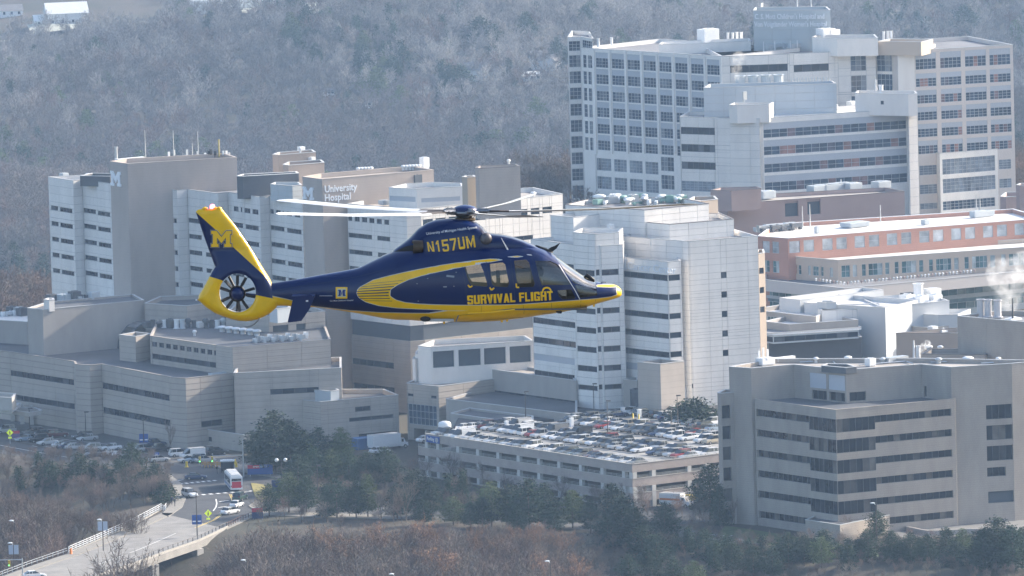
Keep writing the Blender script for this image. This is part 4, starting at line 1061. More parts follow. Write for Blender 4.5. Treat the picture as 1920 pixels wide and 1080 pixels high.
# ================================================================== vehicles
PAINT = {'white': (.72, .73, .74), 'silver': (.55, .56, .57), 'grey': (.2, .205, .21), 'black': (.015, .016, .018), 'red': (.32, .02, .02), 'dark blue': (.02, .045, .12),
         'maroon': (.11, .02, .025), 'light blue': (.3, .38, .47), 'beige': (.42, .37, .28), 'dark green': (.02, .06, .05)}
CARP = {}
for k, c in PAINT.items():
    CARP[k] = mat('car_paint_' + k.replace(' ', '_'), c, .28, 0, metal=.0 if k in ('white', 'red', 'black', 'beige') else .35, spec=.6, coat=.8)
CGL = mat('car_glass', (.02, .025, .03), .06, 0, spec=.9)
TYRE = mat('tyre_rubber', (.02, .02, .02), .8, 0); RIM = mat('wheel_rim', (.4, .4, .42), .3, 0, metal=.8)
LAMPW = mat('headlamp_lens', (.7, .7, .7), .1, 0); LAMPR = mat('tail_lamp', (.35, .02, .02), .2, 0)
def loft(secs, mats, name, close=True, mi=None):
    """secs: list of rings (same length)"""
    b = MB(); n = len(secs[0])
    for s_ in secs: b.v += [tuple(p) for p in s_]
    for i in range(len(secs) - 1):
        for k in range(n):
            j = (k + 1) % n; b.f.append((i * n + k, i * n + j, (i + 1) * n + j, (i + 1) * n + k)); b.m.append(0)
    if close: b.f.append(tuple(range(n - 1, -1, -1))); b.m.append(0); b.f.append(tuple((len(secs) - 1) * n + k for k in range(n))); b.m.append(0)
    return b
def ring(x, w, z0, zs, z1):
    return [(x, -w * .9, z0), (x, -w, z0 + (zs - z0) * .35), (x, -w * .97, zs), (x, -w * .72, z1), (x, w * .72, z1), (x, w * .97, zs), (x, w, z0 + (zs - z0) * .35), (x, w * .9, z0)]
def make_car(kind):
    if kind == 'sedan':
        L = 4.7; body = [(-2.33, .62, .42, .62, .68), (-2.2, .82, .3, .78, .92), (-1.7, .9, .25, .88, 1.0), (-.9, .92, .22, .9, .98), (.6, .92, .22, .88, .95), (1.4, .9, .24, .8, .88), (2.1, .84, .28, .66, .74), (2.35, .62, .4, .5, .58)]
        cab = [(-1.85, .66, .96, .98), (-1.1, .62, .96, 1.40), (.15, .62, .93, 1.44), (1.05, .68, .9, .94)]
    elif kind == 'suv':
        L = 4.7; body = [(-2.3, .75, .45, .8, .95), (-2.2, .88, .35, 1.0, 1.1), (-1.2, .93, .3, 1.02, 1.1), (.6, .93, .3, 1.0, 1.08), (1.3, .92, .3, .95, 1.05), (2.1, .88, .34, .85, .95), (2.32, .72, .45, .65, .75)]
        cab = [(-2.22, .74, 1.05, 1.12), (-1.9, .7, 1.05, 1.7), (.2, .7, 1.05, 1.74), (1.15, .74, 1.02, 1.07)]
    elif kind == 'pickup':
        L = 5.5; body = [(-2.75, .85, .5, .95, 1.05), (-2.7, .93, .45, 1.0, 1.08), (-.8, .95, .4, 1.02, 1.08), (.9, .95, .38, 1.02, 1.1), (1.6, .93, .38, .98, 1.06), (2.5, .9, .4, .9, .98), (2.7, .78, .5, .7, .8)]
        cab = [(-.95, .72, 1.06, 1.12), (-.75, .7, 1.06, 1.78), (.7, .7, 1.05, 1.8), (1.5, .74, 1.02, 1.1)]
    else:  # van
        L = 5.4; body = [(-2.7, .85, .5, 1.0, 1.15), (-2.65, .96, .4, 1.1, 1.2), (1.2, .98, .35, 1.1, 1.2), (1.9, .95, .35, 1.0, 1.1), (2.6, .88, .4, .85, .95), (2.75, .75, .5, .65, .75)]
        cab = [(-2.62, .86, 1.15, 2.05), (-2.5, .84, 1.15, 2.15), (.9, .82, 1.15, 2.15), (1.95, .84, 1.05, 1.12)]
    bm_ = loft([ring(x, w, z0, zs, z1) for x, w, z0, zs, z1 in body], None, 'body')
    # roof skin
    for i in range(len(cab) - 1):
        x0, w0, _, t0 = cab[i]; x1, w1, _, t1 = cab[i + 1]
        if kind == 'van' and i < 2 or (0 < i < len(cab) - 2):
            bm_.box(x0, x1, -w0 * .98, w0 * .98, min(t0, t1) - .02, max(t0, t1) + .035)
    if kind in ('van',): bm_.box(-2.6, .8, -.94, .94, 1.1, 2.1)
    glass = loft([[(x, -w * 1.12, z0), (x, -w, t), (x, w, t), (x, w * 1.12, z0)] for x, w, z0, t in cab], None, 'glass')
    pil = []
    for x in ((cab[1][0] + cab[2][0]) / 2, cab[1][0] + .08):
        for sgn_ in (-1, 1): bm_.tube([(x, sgn_ * cab[1][1] * 1.13, 1.0), (x, sgn_ * cab[1][1] * 1.01, cab[1][3])], .045, 4)
    body_me = bm_.mesh('car_body', [CARP['white']]); glass_me = glass.mesh('windows', [CGL])
    wb = MB(); Mx = Matrix.Rotation(math.pi / 2, 4, 'X'); wb.lathe([(0, -.1), (.2, -.1), (.21, -.12), (.33, -.1), (.34, 0), (.33, .1), (.21, .12), (0, .1)], 10, M=Mx); wm = wb.mesh('wheel', [TYRE, RIM], smooth=False)
    for p in wm.polygons:
        c = p.center
        if math.hypot(c.x, c.z) < .2: p.material_index = 1
    hb = MB(); hb.box(0, .06, -.16, .16, -.07, .07); hm_ = hb.mesh('headlight', [LAMPW]); tb_ = MB(); tb_.box(-.06, 0, -.14, .14, -.09, .09); tm_ = tb_.mesh('taillight', [LAMPR])
    r = bpy.data.objects.new('parked_car', body_me)
    ch = [('windows', glass_me, (0, 0, 0))]
    wbx = L * .29
    for sx in (wbx, -wbx):
        for sy in (-.84, .84): ch.append(('wheel', wm, (sx, sy, .34)))
    for sy in (-.6, .6): ch.append(('headlight', hm_, (body[-2][0] + .12, sy, body[-2][3] - .02))); ch.append(('taillight', tm_, (body[1][0] - .02, sy, body[1][3] - .05)))
    return body_me, ch
CARM = {k: make_car(k) for k in ('sedan', 'suv', 'pickup', 'van')}
CARBODY = {}
KW = {'sedan': 'sedan', 'suv': 'sport utility vehicle', 'pickup': 'pickup truck', 'van': 'van'}
def car(kind, colour, P, rz, label, group=None, full=False, name='parked_car', cat=None):
    k = (kind, colour)
    if k not in CARBODY:
        me = CARM[kind][0].copy(); me.materials.clear(); me.materials.append(CARP[colour]); CARBODY[k] = me
    o = link(name, CARBODY[k], None, P, rz)
    tag(o, label, cat or ('van' if kind == 'van' else 'truck' if kind == 'pickup' else 'car'), group)
    for nm, me, loc in CARM[kind][1]:
        if not full and nm in ('headlight', 'taillight'): continue
        link(nm, me, o, loc)
    return o
rr = random.Random(11)
COLW = ['white'] * 34 + ['silver'] * 26 + ['grey'] * 14 + ['black'] * 10 + ['red'] * 4 + ['dark blue'] * 6 + ['maroon'] * 2 + ['light blue'] * 4 + ['beige'] * 4 + ['dark green'] * 1
KINDW = ['sedan'] * 11 + ['suv'] * 8 + ['van'] * 1 + ['pickup'] * 1
angB = math.atan2(inA.y, inA.x)
ROWN = ['front row', 'second row', 'third row', 'fourth row', 'fifth row', 'sixth row', 'seventh row', 'eighth row', 'ninth row', 'tenth row', 'last row']
offs = [3.0, 15.6, 20.8, 33.4, 38.6, 51.2, 56.4, 69.0, 74.2, 86.5]
for ri, off in enumerate(offs):
    p0 = GL + inA * off; n = 0; k = -12
    while k < 46:
        q = p0 + eA * (2.6 * k + 1.6)
        if in_poly(q.x, q.y, DPOLY) and in_poly((q - inA * 2.2).x, (q - inA * 2.2).y, offset_poly(DECK, .5)):
            sx, sy = proj((q.x, q.y, ZD + .7))
            hidden = sx > 1350 and sy > 700
            a = q - inA * 2.5; b_ = q + inA * 2.5
            if not hidden and sx > 790:
                LN.quad(*[tuple(Vector((v.x, v.y, ZD + .006))) for v in (a - eA * 1.36, a - eA * 1.24, b_ - eA * 1.24, b_ - eA * 1.36)])
                if rr.random() < (.97 if ri < 6 else .93):
                    n += 1
                    kind = rr.choice(KINDW); colr = rr.choice(COLW)
                    rz = angB + (math.pi if rr.random() < .88 else 0) + rr.uniform(-.03, .03)
                    P_ = Vector((q.x, q.y, ZD)) + inA * rr.uniform(-.3, .3) + eA * rr.uniform(-.15, .15)
                    car(kind, colr, P_, rz, '%s %s, %s from left in the %s on garage roof' % (colr, 'SUV' if kind == 'suv' else KW[kind], ORD[min(n - 1, 33)], ROWN[ri]), 'cars parked on the garage roof')
        k += 1
link('bay_lines', LN.mesh('bay_lines', [LINE]), None, kind='structure')
# back rows along the low roofs, level with the deck
def px_row(pts, kind_col, label, group, z, face, full=True, name='parked_car', pose=None):
    for i, ((x, y), kc) in enumerate(zip(pts, kind_col)):
        kd, co = kc
        P_ = pt(x, y, z)
        car(kd, co, P_, face, label(i, kd, co), group, full, name)
bk = [(x, 806 - (x - 880) * .085 + (3 if x > 1000 else 0)) for x in range(874, 1000, 16)]
px_row(bk, [(rr.choice(KINDW[:19]), rr.choice(COLW)) for _ in bk], lambda i, k, c: '%s %s, %s from the left in the back row under the low roof' % (c, 'SUV' if k == 'suv' else KW[k], ORD[i]), 'cars in the back row of the deck', ZD, angB)
bk = [(x, 789 - (x - 1090) * .11) for x in range(1088, 1172, 14)]
px_row(bk, [(rr.choice(KINDW[:19]), rr.choice(COLW)) for _ in bk], lambda i, k, c: '%s %s, %s from the left beside the cancer centre wall' % (c, 'SUV' if k == 'suv' else KW[k], ORD[i]), 'cars by the cancer centre', ZD, angB)
bk = [(x, 783 + (x - 1235) * .235) for x in range(1236, 1350, 15)]
px_row(bk, [('suv', 'black'), ('sedan', 'dark blue'), ('suv', 'silver'), ('suv', 'white'), ('sedan', 'silver'), ('sedan', 'grey'), ('suv', 'black'), ('sedan', 'light blue')], lambda i, k, c: '%s %s, %s from the left in the far right row below the dark evergreen' % (c, 'SUV' if k == 'suv' else KW[k], ORD[i]), 'cars in the far right row', ZD, angB)
# small white pay machines and yellow posts at the deck entrance
for i, (x, y) in enumerate([(950, 806), (1072, 800), (1078, 795), (1199, 784), (1168, 780)]):
    b_ = MB(); b_.box(-.35, .35, -.3, .3, 0, 1.7); b_.box(-.42, .42, -.36, .36, 1.7, 1.85); b_.box(-.2, .2, -.34, -.3, 1.0, 1.45)
    tag(link('pay_machine', b_.mesh('pay_machine', [WHITEP]), None, pt(x, y, ZD), .6), 'white box-shaped ticket machine, %s from the left on the garage roof' % ORD[i], 'ticket machine', 'ticket machines on the garage roof')
for i, (x, y) in enumerate([(1187, 789), (1198, 790)]):
    b_ = MB(); b_.lathe([(.3, 0), (.3, .1), (.16, .15), (.14, 1.5), (0, 1.6)], 8)
    tag(link('bollard', b_.mesh('bollard', [mat('safety_yellow', (.7, .5, .03), .5, 0)], smooth=True), None, pt(x, y, ZD)), 'yellow bollard, the %s one before the dark entrance' % ('left', 'right')[i], 'bollard', 'yellow bollards')

# ================================================================== roads, bridge
sheet('road', [(-80, 812), (0, 822), (70, 838), (160, 852), (310, 862), (345, 876), (400, 872), (470, 880), (520, 893), (560, 905), (535, 918), (500, 921), (470, 945), (474, 966), (425, 992),
               (372, 1016), (305, 1038), (250, 1058), (194, 1076), (100, 1120), (-60, 1180), (-60, 1100), (56, 1061), (125, 1038), (194, 1010), (250, 985), (303, 960), (319, 945), (330, 922), (322, 899), (300, 882), (130, 868), (0, 850), (-80, 840)], .02, ASPH)
sheet('road', [(-80, 770), (60, 786), (270, 812), (330, 838), (420, 850), (470, 862), (470, 880), (345, 876), (310, 862), (160, 852), (0, 822), (-80, 812)], .016, ASPHL)
# concrete bridge deck (lighter)
deckp = [(303, 962), (425, 992), (372, 1017), (305, 1040), (250, 1060), (194, 1078), (60, 1135), (-60, 1180), (-60, 1104), (56, 1062), (125, 1039), (194, 1011), (250, 986)]
BR = Bld('road_bridge', 'curved concrete road bridge with steel railings at the lower left', 'bridge', pt(250, 1030, 0))
P_ = [pt(x, y, .03) for x, y in deckp]
c_ = sum(((b.x - a.x) * (b.y + a.y) for a, b in zip(P_, P_[1:] + P_[:1])))
if c_ > 0: P_.reverse()
bb = MB(); bb.prism([(p.x, p.y) for p in P_], -1.3, .03); BR.add('bridge_deck', bb, [mat('bridge_concrete', (.23, .22, .205), .85, .3, .22)])
def kerb(px, w=1.6, z=.14, name='sidewalk', m=PAVE):
    mb = MB(); P = [pt(x, y, 0) for x, y in px]
    for a, b_ in zip(P, P[1:]):
        e = unit_dir(a, b_); n_ = Vector((-e.y, e.x, 0)) * w
        mb.prism([(a.x, a.y), (b_.x, b_.y), (b_.x + n_.x, b_.y + n_.y), (a.x + n_.x, a.y + n_.y)], 0.0, z)
    return mb
BR.add('sidewalk', kerb([(-60, 1106), (56, 1063), (125, 1040), (194, 1012), (250, 987), (303, 963)], -2.6), [PAVE])
sheet('sidewalk', [(303, 964), (316, 968), (342, 950), (350, 930), (340, 906), (320, 890), (300, 880), (318, 900), (330, 922), (319, 945)], .14, PAVE, h=.14)
sheet('sidewalk', [(425, 992), (474, 969), (505, 966), (560, 968), (700, 972), (770, 972), (770, 967), (620, 962), (500, 958), (470, 962), (420, 988)], .14, PAVE, h=.14)
sheet('traffic_island', [(466, 948), (480, 938), (500, 946), (498, 955), (478, 957)], .15, PAVE, h=.15)
sheet('sidewalk', [(402, 866), (470, 872), (525, 886), (560, 896), (560, 901), (500, 893), (440, 882), (402, 875)], .14, PAVE, h=.14)
# far road seen through the pines
sheet('road', [(500, 940), (640, 946), (760, 952), (900, 958), (1050, 972), (1180, 984), (1300, 994), (1500, 1014), (1700, 1036), (2000, 1056), (2000, 1072), (1700, 1052), (1500, 1030), (1300, 1010), (1050, 990), (900, 976), (760, 970), (640, 966), (500, 958)], .012, ASPHL)
sheet('road', [(1190, 930), (1290, 925), (1345, 940), (1345, 975), (1260, 985), (1180, 978)], .018, ASPH)
sheet('plaza', [(1640, 960), (1800, 955), (1960, 965), (1960, 1015), (1820, 1005), (1700, 1010), (1640, 990)], .02, mat('plaza_concrete', (.2, .197, .19), .85, .1, .4))
# curved retaining wall at the office plaza
rw = MB(); arc = [pt(x, y, 0) for x, y in [(1640, 962), (1680, 980), (1700, 996), (1740, 1004), (1820, 1000), (1960, 1004)]]
for a, b_ in zip(arc, arc[1:]):
    e = unit_dir(a, b_); n_ = Vector((-e.y, e.x, 0)) * .5; rw.prism([(a.x, a.y), (b_.x, b_.y), (b_.x + n_.x, b_.y + n_.y), (a.x + n_.x, a.y + n_.y)], -5, .9)
tag(link('retaining_wall', rw.mesh('retaining_wall', [TAND])), 'curved concrete retaining wall around the office plaza', 'wall')
# paint
def stripe(px0, px1, w, m, name='road_marking', z=.035):
    a, b_ = pt(*px0, 0), pt(*px1, 0); e = unit_dir(a, b_); n_ = Vector((-e.y, e.x, 0)) * w / 2
    mb = MB(); mb.quad(*[(v.x, v.y, z) for v in (a - n_, b_ - n_, b_ + n_, a + n_)]); return link(name, mb.mesh(name, [m]), kind='structure')
for i in range(8):   # zebra bars, upper crossing
    x = 326 + i * 10.5; stripe((x, 908.5 - i * 1.0), (x + 5.5, 908.0 - i * 1.0), 1.3, LINE)
for i in range(7):
    x = 365 + i * 13.5; stripe((x, 929 - i * 1.1), (x + 6.5, 928.4 - i * 1.1), 1.3, LINE)
for i in range(5): stripe((468 + i * 9.5, 921 - i * .9), (473 + i * 9.5, 920.6 - i * .9), 1.1, LINE)
stripe((322, 904), (344, 899.5), .35, LINE); stripe((440, 925), (474, 921), .35, LINE); stripe((411, 941), (430, 938.5), .5, LINE); stripe((409, 952), (425, 949.5), .4, LINE)
for a, b_ in [((405, 936), (406.5, 944)), ((406.5, 944), (405, 951)), ((405, 951), (400, 958))]: stripe(a, b_, .25, LINE)
for a, b_ in [((430, 927), (434, 935)), ((434, 935), (434.5, 943)), ((434.5, 943), (430, 953)), ((430, 953), (400, 975)), ((400, 975), (365, 990))]:
    stripe(a, b_, .18, LINEY); stripe((a[0] + 3, a[1]), (b_[0] + 3, b_[1]), .18, LINEY)
stripe((330, 1000), (262, 1030), .15, LINE); stripe((262, 1030), (180, 1060), .15, LINE)
stripe((0, 835), (70, 848), .2, LINE); stripe((70, 848), (130, 858), .2, LINE); stripe((-40, 800), (100, 822), .2, LINE); stripe((100, 822), (280, 842), .2, LINE)
for i in range(9): stripe((60 + i * 26, 836 + i * 1.6), (70 + i * 26, 837.5 + i * 1.6), .2, LINE)
# bridge railings: the left one of three pipes on posts, the right a low concrete-footed one
def railing(px, label, hgt, nr, step, m, foot=0.0, z0=0.0):
    P = [pt(x, y, z0) for x, y in px]
    t = thing('bridge_railing', label, 'railing', P[0])
    seg = [(b_ - a).length for a, b_ in zip(P, P[1:])]; tot = sum(seg)
    pb = MB(); pb.box(-.07, .07, -.07, .07, foot, hgt); pm_ = pb.mesh('post', [m])
    d = 0
    while d <= tot:
        q, r_ = d, 0
        while r_ < len(seg) - 1 and q > seg[r_]: q -= seg[r_]; r_ += 1
        link('post', pm_, t, P[r_] + unit_dir(P[r_], P[r_ + 1]) * q - P[0]); d += step
    for k in range(nr):
        z = foot + (hgt - foot) * (k + 1) / nr - .03
        rb = MB(); rb.tube([(p.x, p.y, z + z0) for p in P], .05, 5); link('rail', rb.mesh('rail', [m], P[0]), t)
    if foot:
        fb_ = MB()
        for a, b_ in zip(P, P[1:]):
            e = unit_dir(a, b_); n_ = Vector((-e.y, e.x, 0)) * .35; fb_.prism([(a.x, a.y), (b_.x, b_.y), (b_.x + n_.x, b_.y + n_.y), (a.x + n_.x, a.y + n_.y)], -1.2, foot)
        link('footing', fb_.mesh('footing', [mat('dull_concrete', (.3, .285, .26), .85, .14, .4)], P[0]), t)
railing([(129, 1037), (194, 1009), (250, 984), (303, 956)], 'pale three-bar steel railing along the far side of the bridge', 1.3, 3, 2.2, WHITEP, .15)
railing([(-60, 1104), (56, 1060), (126, 1036)], 'grey steel guard rail leading onto the bridge from the bottom left', .9, 2, 2.5, STEEL)
railing([(425, 990), (372, 1015), (305, 1038), (250, 1058), (194, 1076), (100, 1116)], 'low concrete railing with short dark posts along the near side of the bridge', 1.15, 1, 2.4, mat('dark_bronze', (.12, .11, .1), .6, 0), .45)
railing([(425, 990), (445, 980), (474, 968)], 'short rusty brown railing at the right end of the bridge', 1.0, 2, 1.6, mat('rust_brown', (.12, .07, .05), .7, 0))
railing([(303, 956), (309, 958), (312, 953)], 'short low railing at the far left end of the bridge', 1.1, 2, 1.2, WHITEP)
for x, y, i in ((369, 1019, 0), (285, 1048, 1)):
    p = pt(x, y, 0); cb = MB(); cb.box(-.8, .8, -.5, .5, -15, -1.31); link('pier', cb.mesh('pier', [CONC]), BR.root, Vector((p.x + .3, p.y + 2.0, 0)) - BR.o, .7)

# ================================================================== street furniture
POLEM = mat('brown_pole', (.07, .06, .055), .6, 0)
def lamp(px, py, top, label, z=None, heads='single', banner=None, m=POLEM, flip=1):
    z = 0 if z is None else z
    P = pt(px, py, z); hgt = on_plane(px + (py - top) * -.027, top, P, Vector((1, 0, 0)))[1] - z
    t = thing('street_lamp', label, 'street lamp', P)
    b_ = MB(); b_.tube([(0, 0, 0), (0, 0, hgt)], [.13, .07], 7); link('pole', b_.mesh('pole', [m]), t)
    if heads == 'globes':
        a = MB(); a.tube([(-.9, 0, hgt - .5), (-.45, 0, hgt - .15), (.45, 0, hgt - .15), (.9, 0, hgt - .5)], .06, 5); link('arm', a.mesh('arm', [m]), t)
        for sx in (-.9, .9):
            g = MB(); g.lathe([(0, 0), (.3, .1), (.42, .4), (.3, .7), (0, .8)], 12); link('globe', g.mesh('globe', [WHITEP], smooth=True), t, (sx, 0, hgt - .45))
    else:
        hb = MB(); hb.box(-.18, .75, -.28, .28, hgt - .06, hgt + .16); hb.box(0, .7, -.22, .22, hgt - .1, hgt - .065, 1)
        if heads == 'cobra': hb = MB(); hb.tube([(0, 0, hgt - .4), (.5, 0, hgt), (1.4, 0, hgt + .1)], .06, 5); hb.lathe([(0, -.12), (.3, -.08), (.34, .04), (.15, .14), (0, .15)], 10, M=Matrix.Translation((1.6, 0, hgt + .08)))
        ho = link('lamp_head', hb.mesh('lamp_head', [m, WHITEP] if heads != 'cobra' else [WHITEP]), t); ho.scale = (flip, 1, 1)
    if banner:
        for sx in banner[1]:
            f = MB(); f.box(.08 if sx > 0 else -.95, .95 if sx > 0 else -.08, -.03, .03, banner[0], banner[0] + 1.9); f.box((.2 if sx > 0 else -.83), (.83 if sx > 0 else -.2), -.04, -.031, banner[0] + .5, banner[0] + .75, 1); link('banner', f.mesh('banner', [SB, SWT]), t)
    return t
lamp(370, 1006, 922, 'tall brown lamp post with two blue banners standing on the bridge', banner=(2.4, (-1, 1)), flip=-1)
lamp(161, 818, 773, 'thin lamp post before the tan podium pier', flip=1); lamp(270, 838, 788, 'lamp post with a blue banner near the bare tree by the podium', banner=(.9, (-1, 1)))
lamp(56, 812, 766, 'lamp post beside the entrance canopy columns'); lamp(596, 930, 873, 'lamp post rising out of the pines right of the blue sign')
lamp(986, 792, 735, 'lamp post at the back left of the roof deck', ZD); lamp(1114, 780, 720, 'lamp post at the back of the deck before the white panels', ZD)
lamp(1140, 826, 752, 'tall lamp post in the middle of the roof deck', ZD); lamp(1259, 808, 768, 'left of the two lamp posts near the stair tower', ZD); lamp(1271, 804, 742, 'taller right one of the two lamp posts near the stair tower', ZD)
lamp(528, 902, 862, 'post with two white globe lamps behind the blue sign', heads='globes')
def lamp_top(px, py, D, label, hgt, banner=None):
    T = pd(px, py, D); t = thing('street_lamp', label, 'street lamp', (T.x, T.y, T.z - hgt))
    b_ = MB(); b_.tube([(0, 0, 0), (0, 0, hgt)], [.13, .07], 7); link('pole', b_.mesh('pole', [POLEM]), t)
    hb = MB(); hb.tube([(0, 0, hgt - .4), (-.4, 0, hgt)], .06, 5); hb.lathe([(0, -.12), (.3, -.08), (.34, .04), (.15, .14), (0, .15)], 10, M=Matrix.Translation((-.6, 0, hgt)) @ Matrix.Scale(1.5, 4, (1, 0, 0))); link('lamp_head', hb.mesh('lamp_head', [WHITEP]), t)
    if banner:
        for sx in (-1, 1): f = MB(); f.box(.08 if sx > 0 else -.95, .95 if sx > 0 else -.08, -.03, .03, hgt - 2.2, hgt - .4); link('banner', f.mesh('banner', [mat('pale_banner', (.4, .45, .55), .6, 0)]), t)
lamp_top(1032, 1052, 1730, 'white-headed lamp post at the bottom edge right of centre', 9); lamp_top(462, 1050, 1735, 'white-headed lamp post at the bottom edge left of centre', 9)
lamp_top(740, 1076, 1725, 'lamp head just showing at the bottom edge in the orange thicket', 9); lamp_top(1642, 943, 1783, 'slim lamp post before the office entrance', 9); lamp_top(192, 974, 1820, 'lamp post with blue banners in the woods left of the bridge', 8, True)
lamp_top(27, 976, 1835, 'lamp post in the woods at the left edge', 8); lamp_top(25, 1018, 1800, 'lamp post with pale banners near the left edge', 8, True)
# traffic signals
YEL = _mats['safety_yellow']; GRN = mat('green_signal', (.02, .3, .15), .3, 0, emit=((.1, 1, .5), 1.5))
def signal_gantry(px, py, top, x_left, heads, label, zz=0.0, hl=1.0, armz=None):
    P = pt(px, py, zz); s_ = (CAM_H - zz) / (py + .027 * (px - 960) + 1406)
    hgt = (py - top) * s_ * .99
    t = thing('traffic_signal', label, 'traffic signal', P)
    b_ = MB(); b_.tube([(0, 0, 0), (0, 0, hgt)], [.16, .11], 8); link('pole', b_.mesh('pole', [STEEL]), t)
    az = armz or hgt - .3; a = MB(); a.tube([(0, 0, az), ((x_left - px) * s_, 0, az + .05)], [.11, .07], 6); link('arm', a.mesh('arm', [STEEL]), t)
    for hx in heads:
        h_ = MB(); h_.box(-.2, .2, -.2, .15, -1.25, -.1); x = (hx - px) * s_
        ho = link('signal_head', h_.mesh('signal_head', [YEL]), t, (x, 0, az))
        for k in range(3):
            l_ = MB(); l_.lathe([(0, .0), (.13, .0), (.13, .03)], 10, M=Matrix.Translation((0, -.2, -.3 - k * .36)) @ Matrix.Rotation(math.pi / 2, 4, 'X')); link('lens', l_.mesh('lens', [GRN if k == 2 else DARKV]), ho)
signal_gantry(457, 895, 822, 398, (398.5, 375 + 0), 'traffic signal gantry on a tall pole beside the bus shelter', armz=4.6)
signal_gantry(43, 1092, 1045, -20, (18,), 'traffic signal gantry at the bottom left corner', 0, armz=None)
# signs
def sign(px, py, z, W, Hh, leg, m, label, cat='sign', text=None, m2=None, name='sign', legs=2, rz=0.0):
    P = pt(px, py, z); t = thing(name, label, cat, P, rz)
    b_ = MB(); b_.box(-W / 2, W / 2, -.12, .12, leg, leg + Hh); link('panel', b_.mesh('panel', [m]), t)
    for sx in ((-W * .4, W * .4) if legs == 2 else (0,)):
        l_ = MB(); l_.box(sx - .06, sx + .06, -.06, .06, 0, leg); link('leg', l_.mesh('leg', [STEEL]), t)
    if m2: s_ = MB(); s_.box(-W / 2 + .02, (-W * .02 if m2[1] == 'half' else W / 2 - .02), -.15, -.121, leg + Hh * .62, leg + Hh - .02); link('header', s_.mesh('header', [m2[0]]), t)
    if text:
        cu = bpy.data.curves.new('lettering', 'FONT'); cu.body = text[0]; cu.size = text[1]; cu.extrude = .01; cu.align_x = 'CENTER'
        tt = bpy.data.objects.new('lettering', cu); COL.objects.link(tt); bpy.context.view_layer.update()
        me = bpy.data.meshes.new_from_object(tt.evaluated_get(bpy.context.evaluated_depsgraph_get())); bpy.data.objects.remove(tt); me.materials.clear(); me.materials.append(SWT); me.name = 'lettering'
        for v in me.vertices: x, y, zz = v.co; v.co = (x, -.17 - zz, y + leg + text[2])
        link('lettering', me, t)
    return t
sign(488, 893, 0, 5.2, 2.0, .4, SB, 'wide blue hospital entrance sign with a red left half, beside the pines', text=('EMERGENCY', .5, 1.45), m2=(SR, 'half'))
sign(519, 925, 0, 2.0, 2.2, .5, mat('sign_navy', (.02, .04, .13), .5, 0), 'dark navy sign at the edge of the pines below the globe lamps')
sign(483, 974, 0, 2.2, 2.1, .2, _mats['sign_navy'], 'navy sign with a red top strip by the bridge end', m2=(SR, 'full'))
sign(30, 824, 0, 1.7, 1.6, .3, mat('sign_purple', (.12, .08, .2), .5, 0), 'small purple sign with a red top beside the yellow sign', m2=(SR, 'full'))
sign(294, 866, 0, 1.1, .8, 1.2, SB, 'small square blue road sign before the parked white cars', text=('H', .6, .2), legs=1)
def diamond(px, py, label):
    P = pt(px, py, 0); t = thing('road_sign', label, 'road sign', P)
    b_ = MB(); b_.tube([(0, 0, 0), (0, 0, 2.0)], .05, 5); link('post', b_.mesh('post', [STEEL]), t)
    LY = mat('fluorescent_yellow', (.75, .85, .03), .5, 0, emit=((.7, .9, .05), .15))  # sign plates given a faint glow of their own in the material
    d_ = MB(); d_.prism([(0, -.75), (.75, 0), (0, .75), (-.75, 0)], -.03, .03); me = d_.mesh('plate', [LY]); o = link('plate', me, t, (0, 0, 2.4)); o.rotation_euler = (math.pi / 2, 0, 0)
    f = MB(); f.lathe([(0, .0), (.1, .0), (.1, .02)], 8, M=Matrix.Translation((0, -.04, 2.72)) @ Matrix.Rotation(math.pi / 2, 4, 'X')); f.box(-.08, .08, -.05, -.035, 2.2, 2.6); f.box(-.2, .2, -.05, -.035, 2.42, 2.5); f.box(-.16, -.04, -.05, -.035, 1.98, 2.22); f.box(.04, .16, -.05, -.035, 1.98, 2.22); link('pictogram', f.mesh('pictogram', [DARKV]), t)
    q = MB(); q.box(-.35, .35, -.03, .03, 1.1, 1.5); link('lower_plate', q.mesh('lower_plate', [LY]), t)
diamond(391, 985, 'bright yellow walking-person diamond sign by the bridge lamp post'); diamond(19, 832, 'bright yellow walking-person diamond sign at the far left car park')
# bus shelter, barriers
P_ = pt(427, 886, 0); t = thing('bus_shelter', 'small dark bus shelter with a white roof beside the signal pole', 'bus shelter', P_)
b_ = MB(); b_.box(-1.5, 1.5, -1.0, 1.0, 2.4, 2.6); b_.box(-1.0, 1.0, -.6, .6, 2.6, 2.72); link('roof', b_.mesh('roof', [WHITEP]), t)
for sx in (-1.3, 1.3):
    for sy in (-.8, .8): b_ = MB(); b_.box(sx - .06, sx + .06, sy - .06, sy + .06, 0, 2.4); link('post', b_.mesh('post', [DKMET]), t)
b_ = MB(); b_.box(-1.28, 1.28, .76, .8, .2, 2.3); b_.box(-1.3, -1.26, -.7, .7, .2, 2.3); b_.box(1.26, 1.3, -.7, .7, .2, 2.3); link('glass_wall', b_.mesh('glass_wall', [CGL]), t)
b_ = MB(); b_.box(-1, 1, .2, .6, .4, .5); b_.box(-.9, -.8, .3, .5, 0, .4); b_.box(.8, .9, .3, .5, 0, .4); link('bench', b_.mesh('bench', [DKMET]), t)
ORA = mat('faded_orange', (.5, .3, .1), .6, .1, 1.)
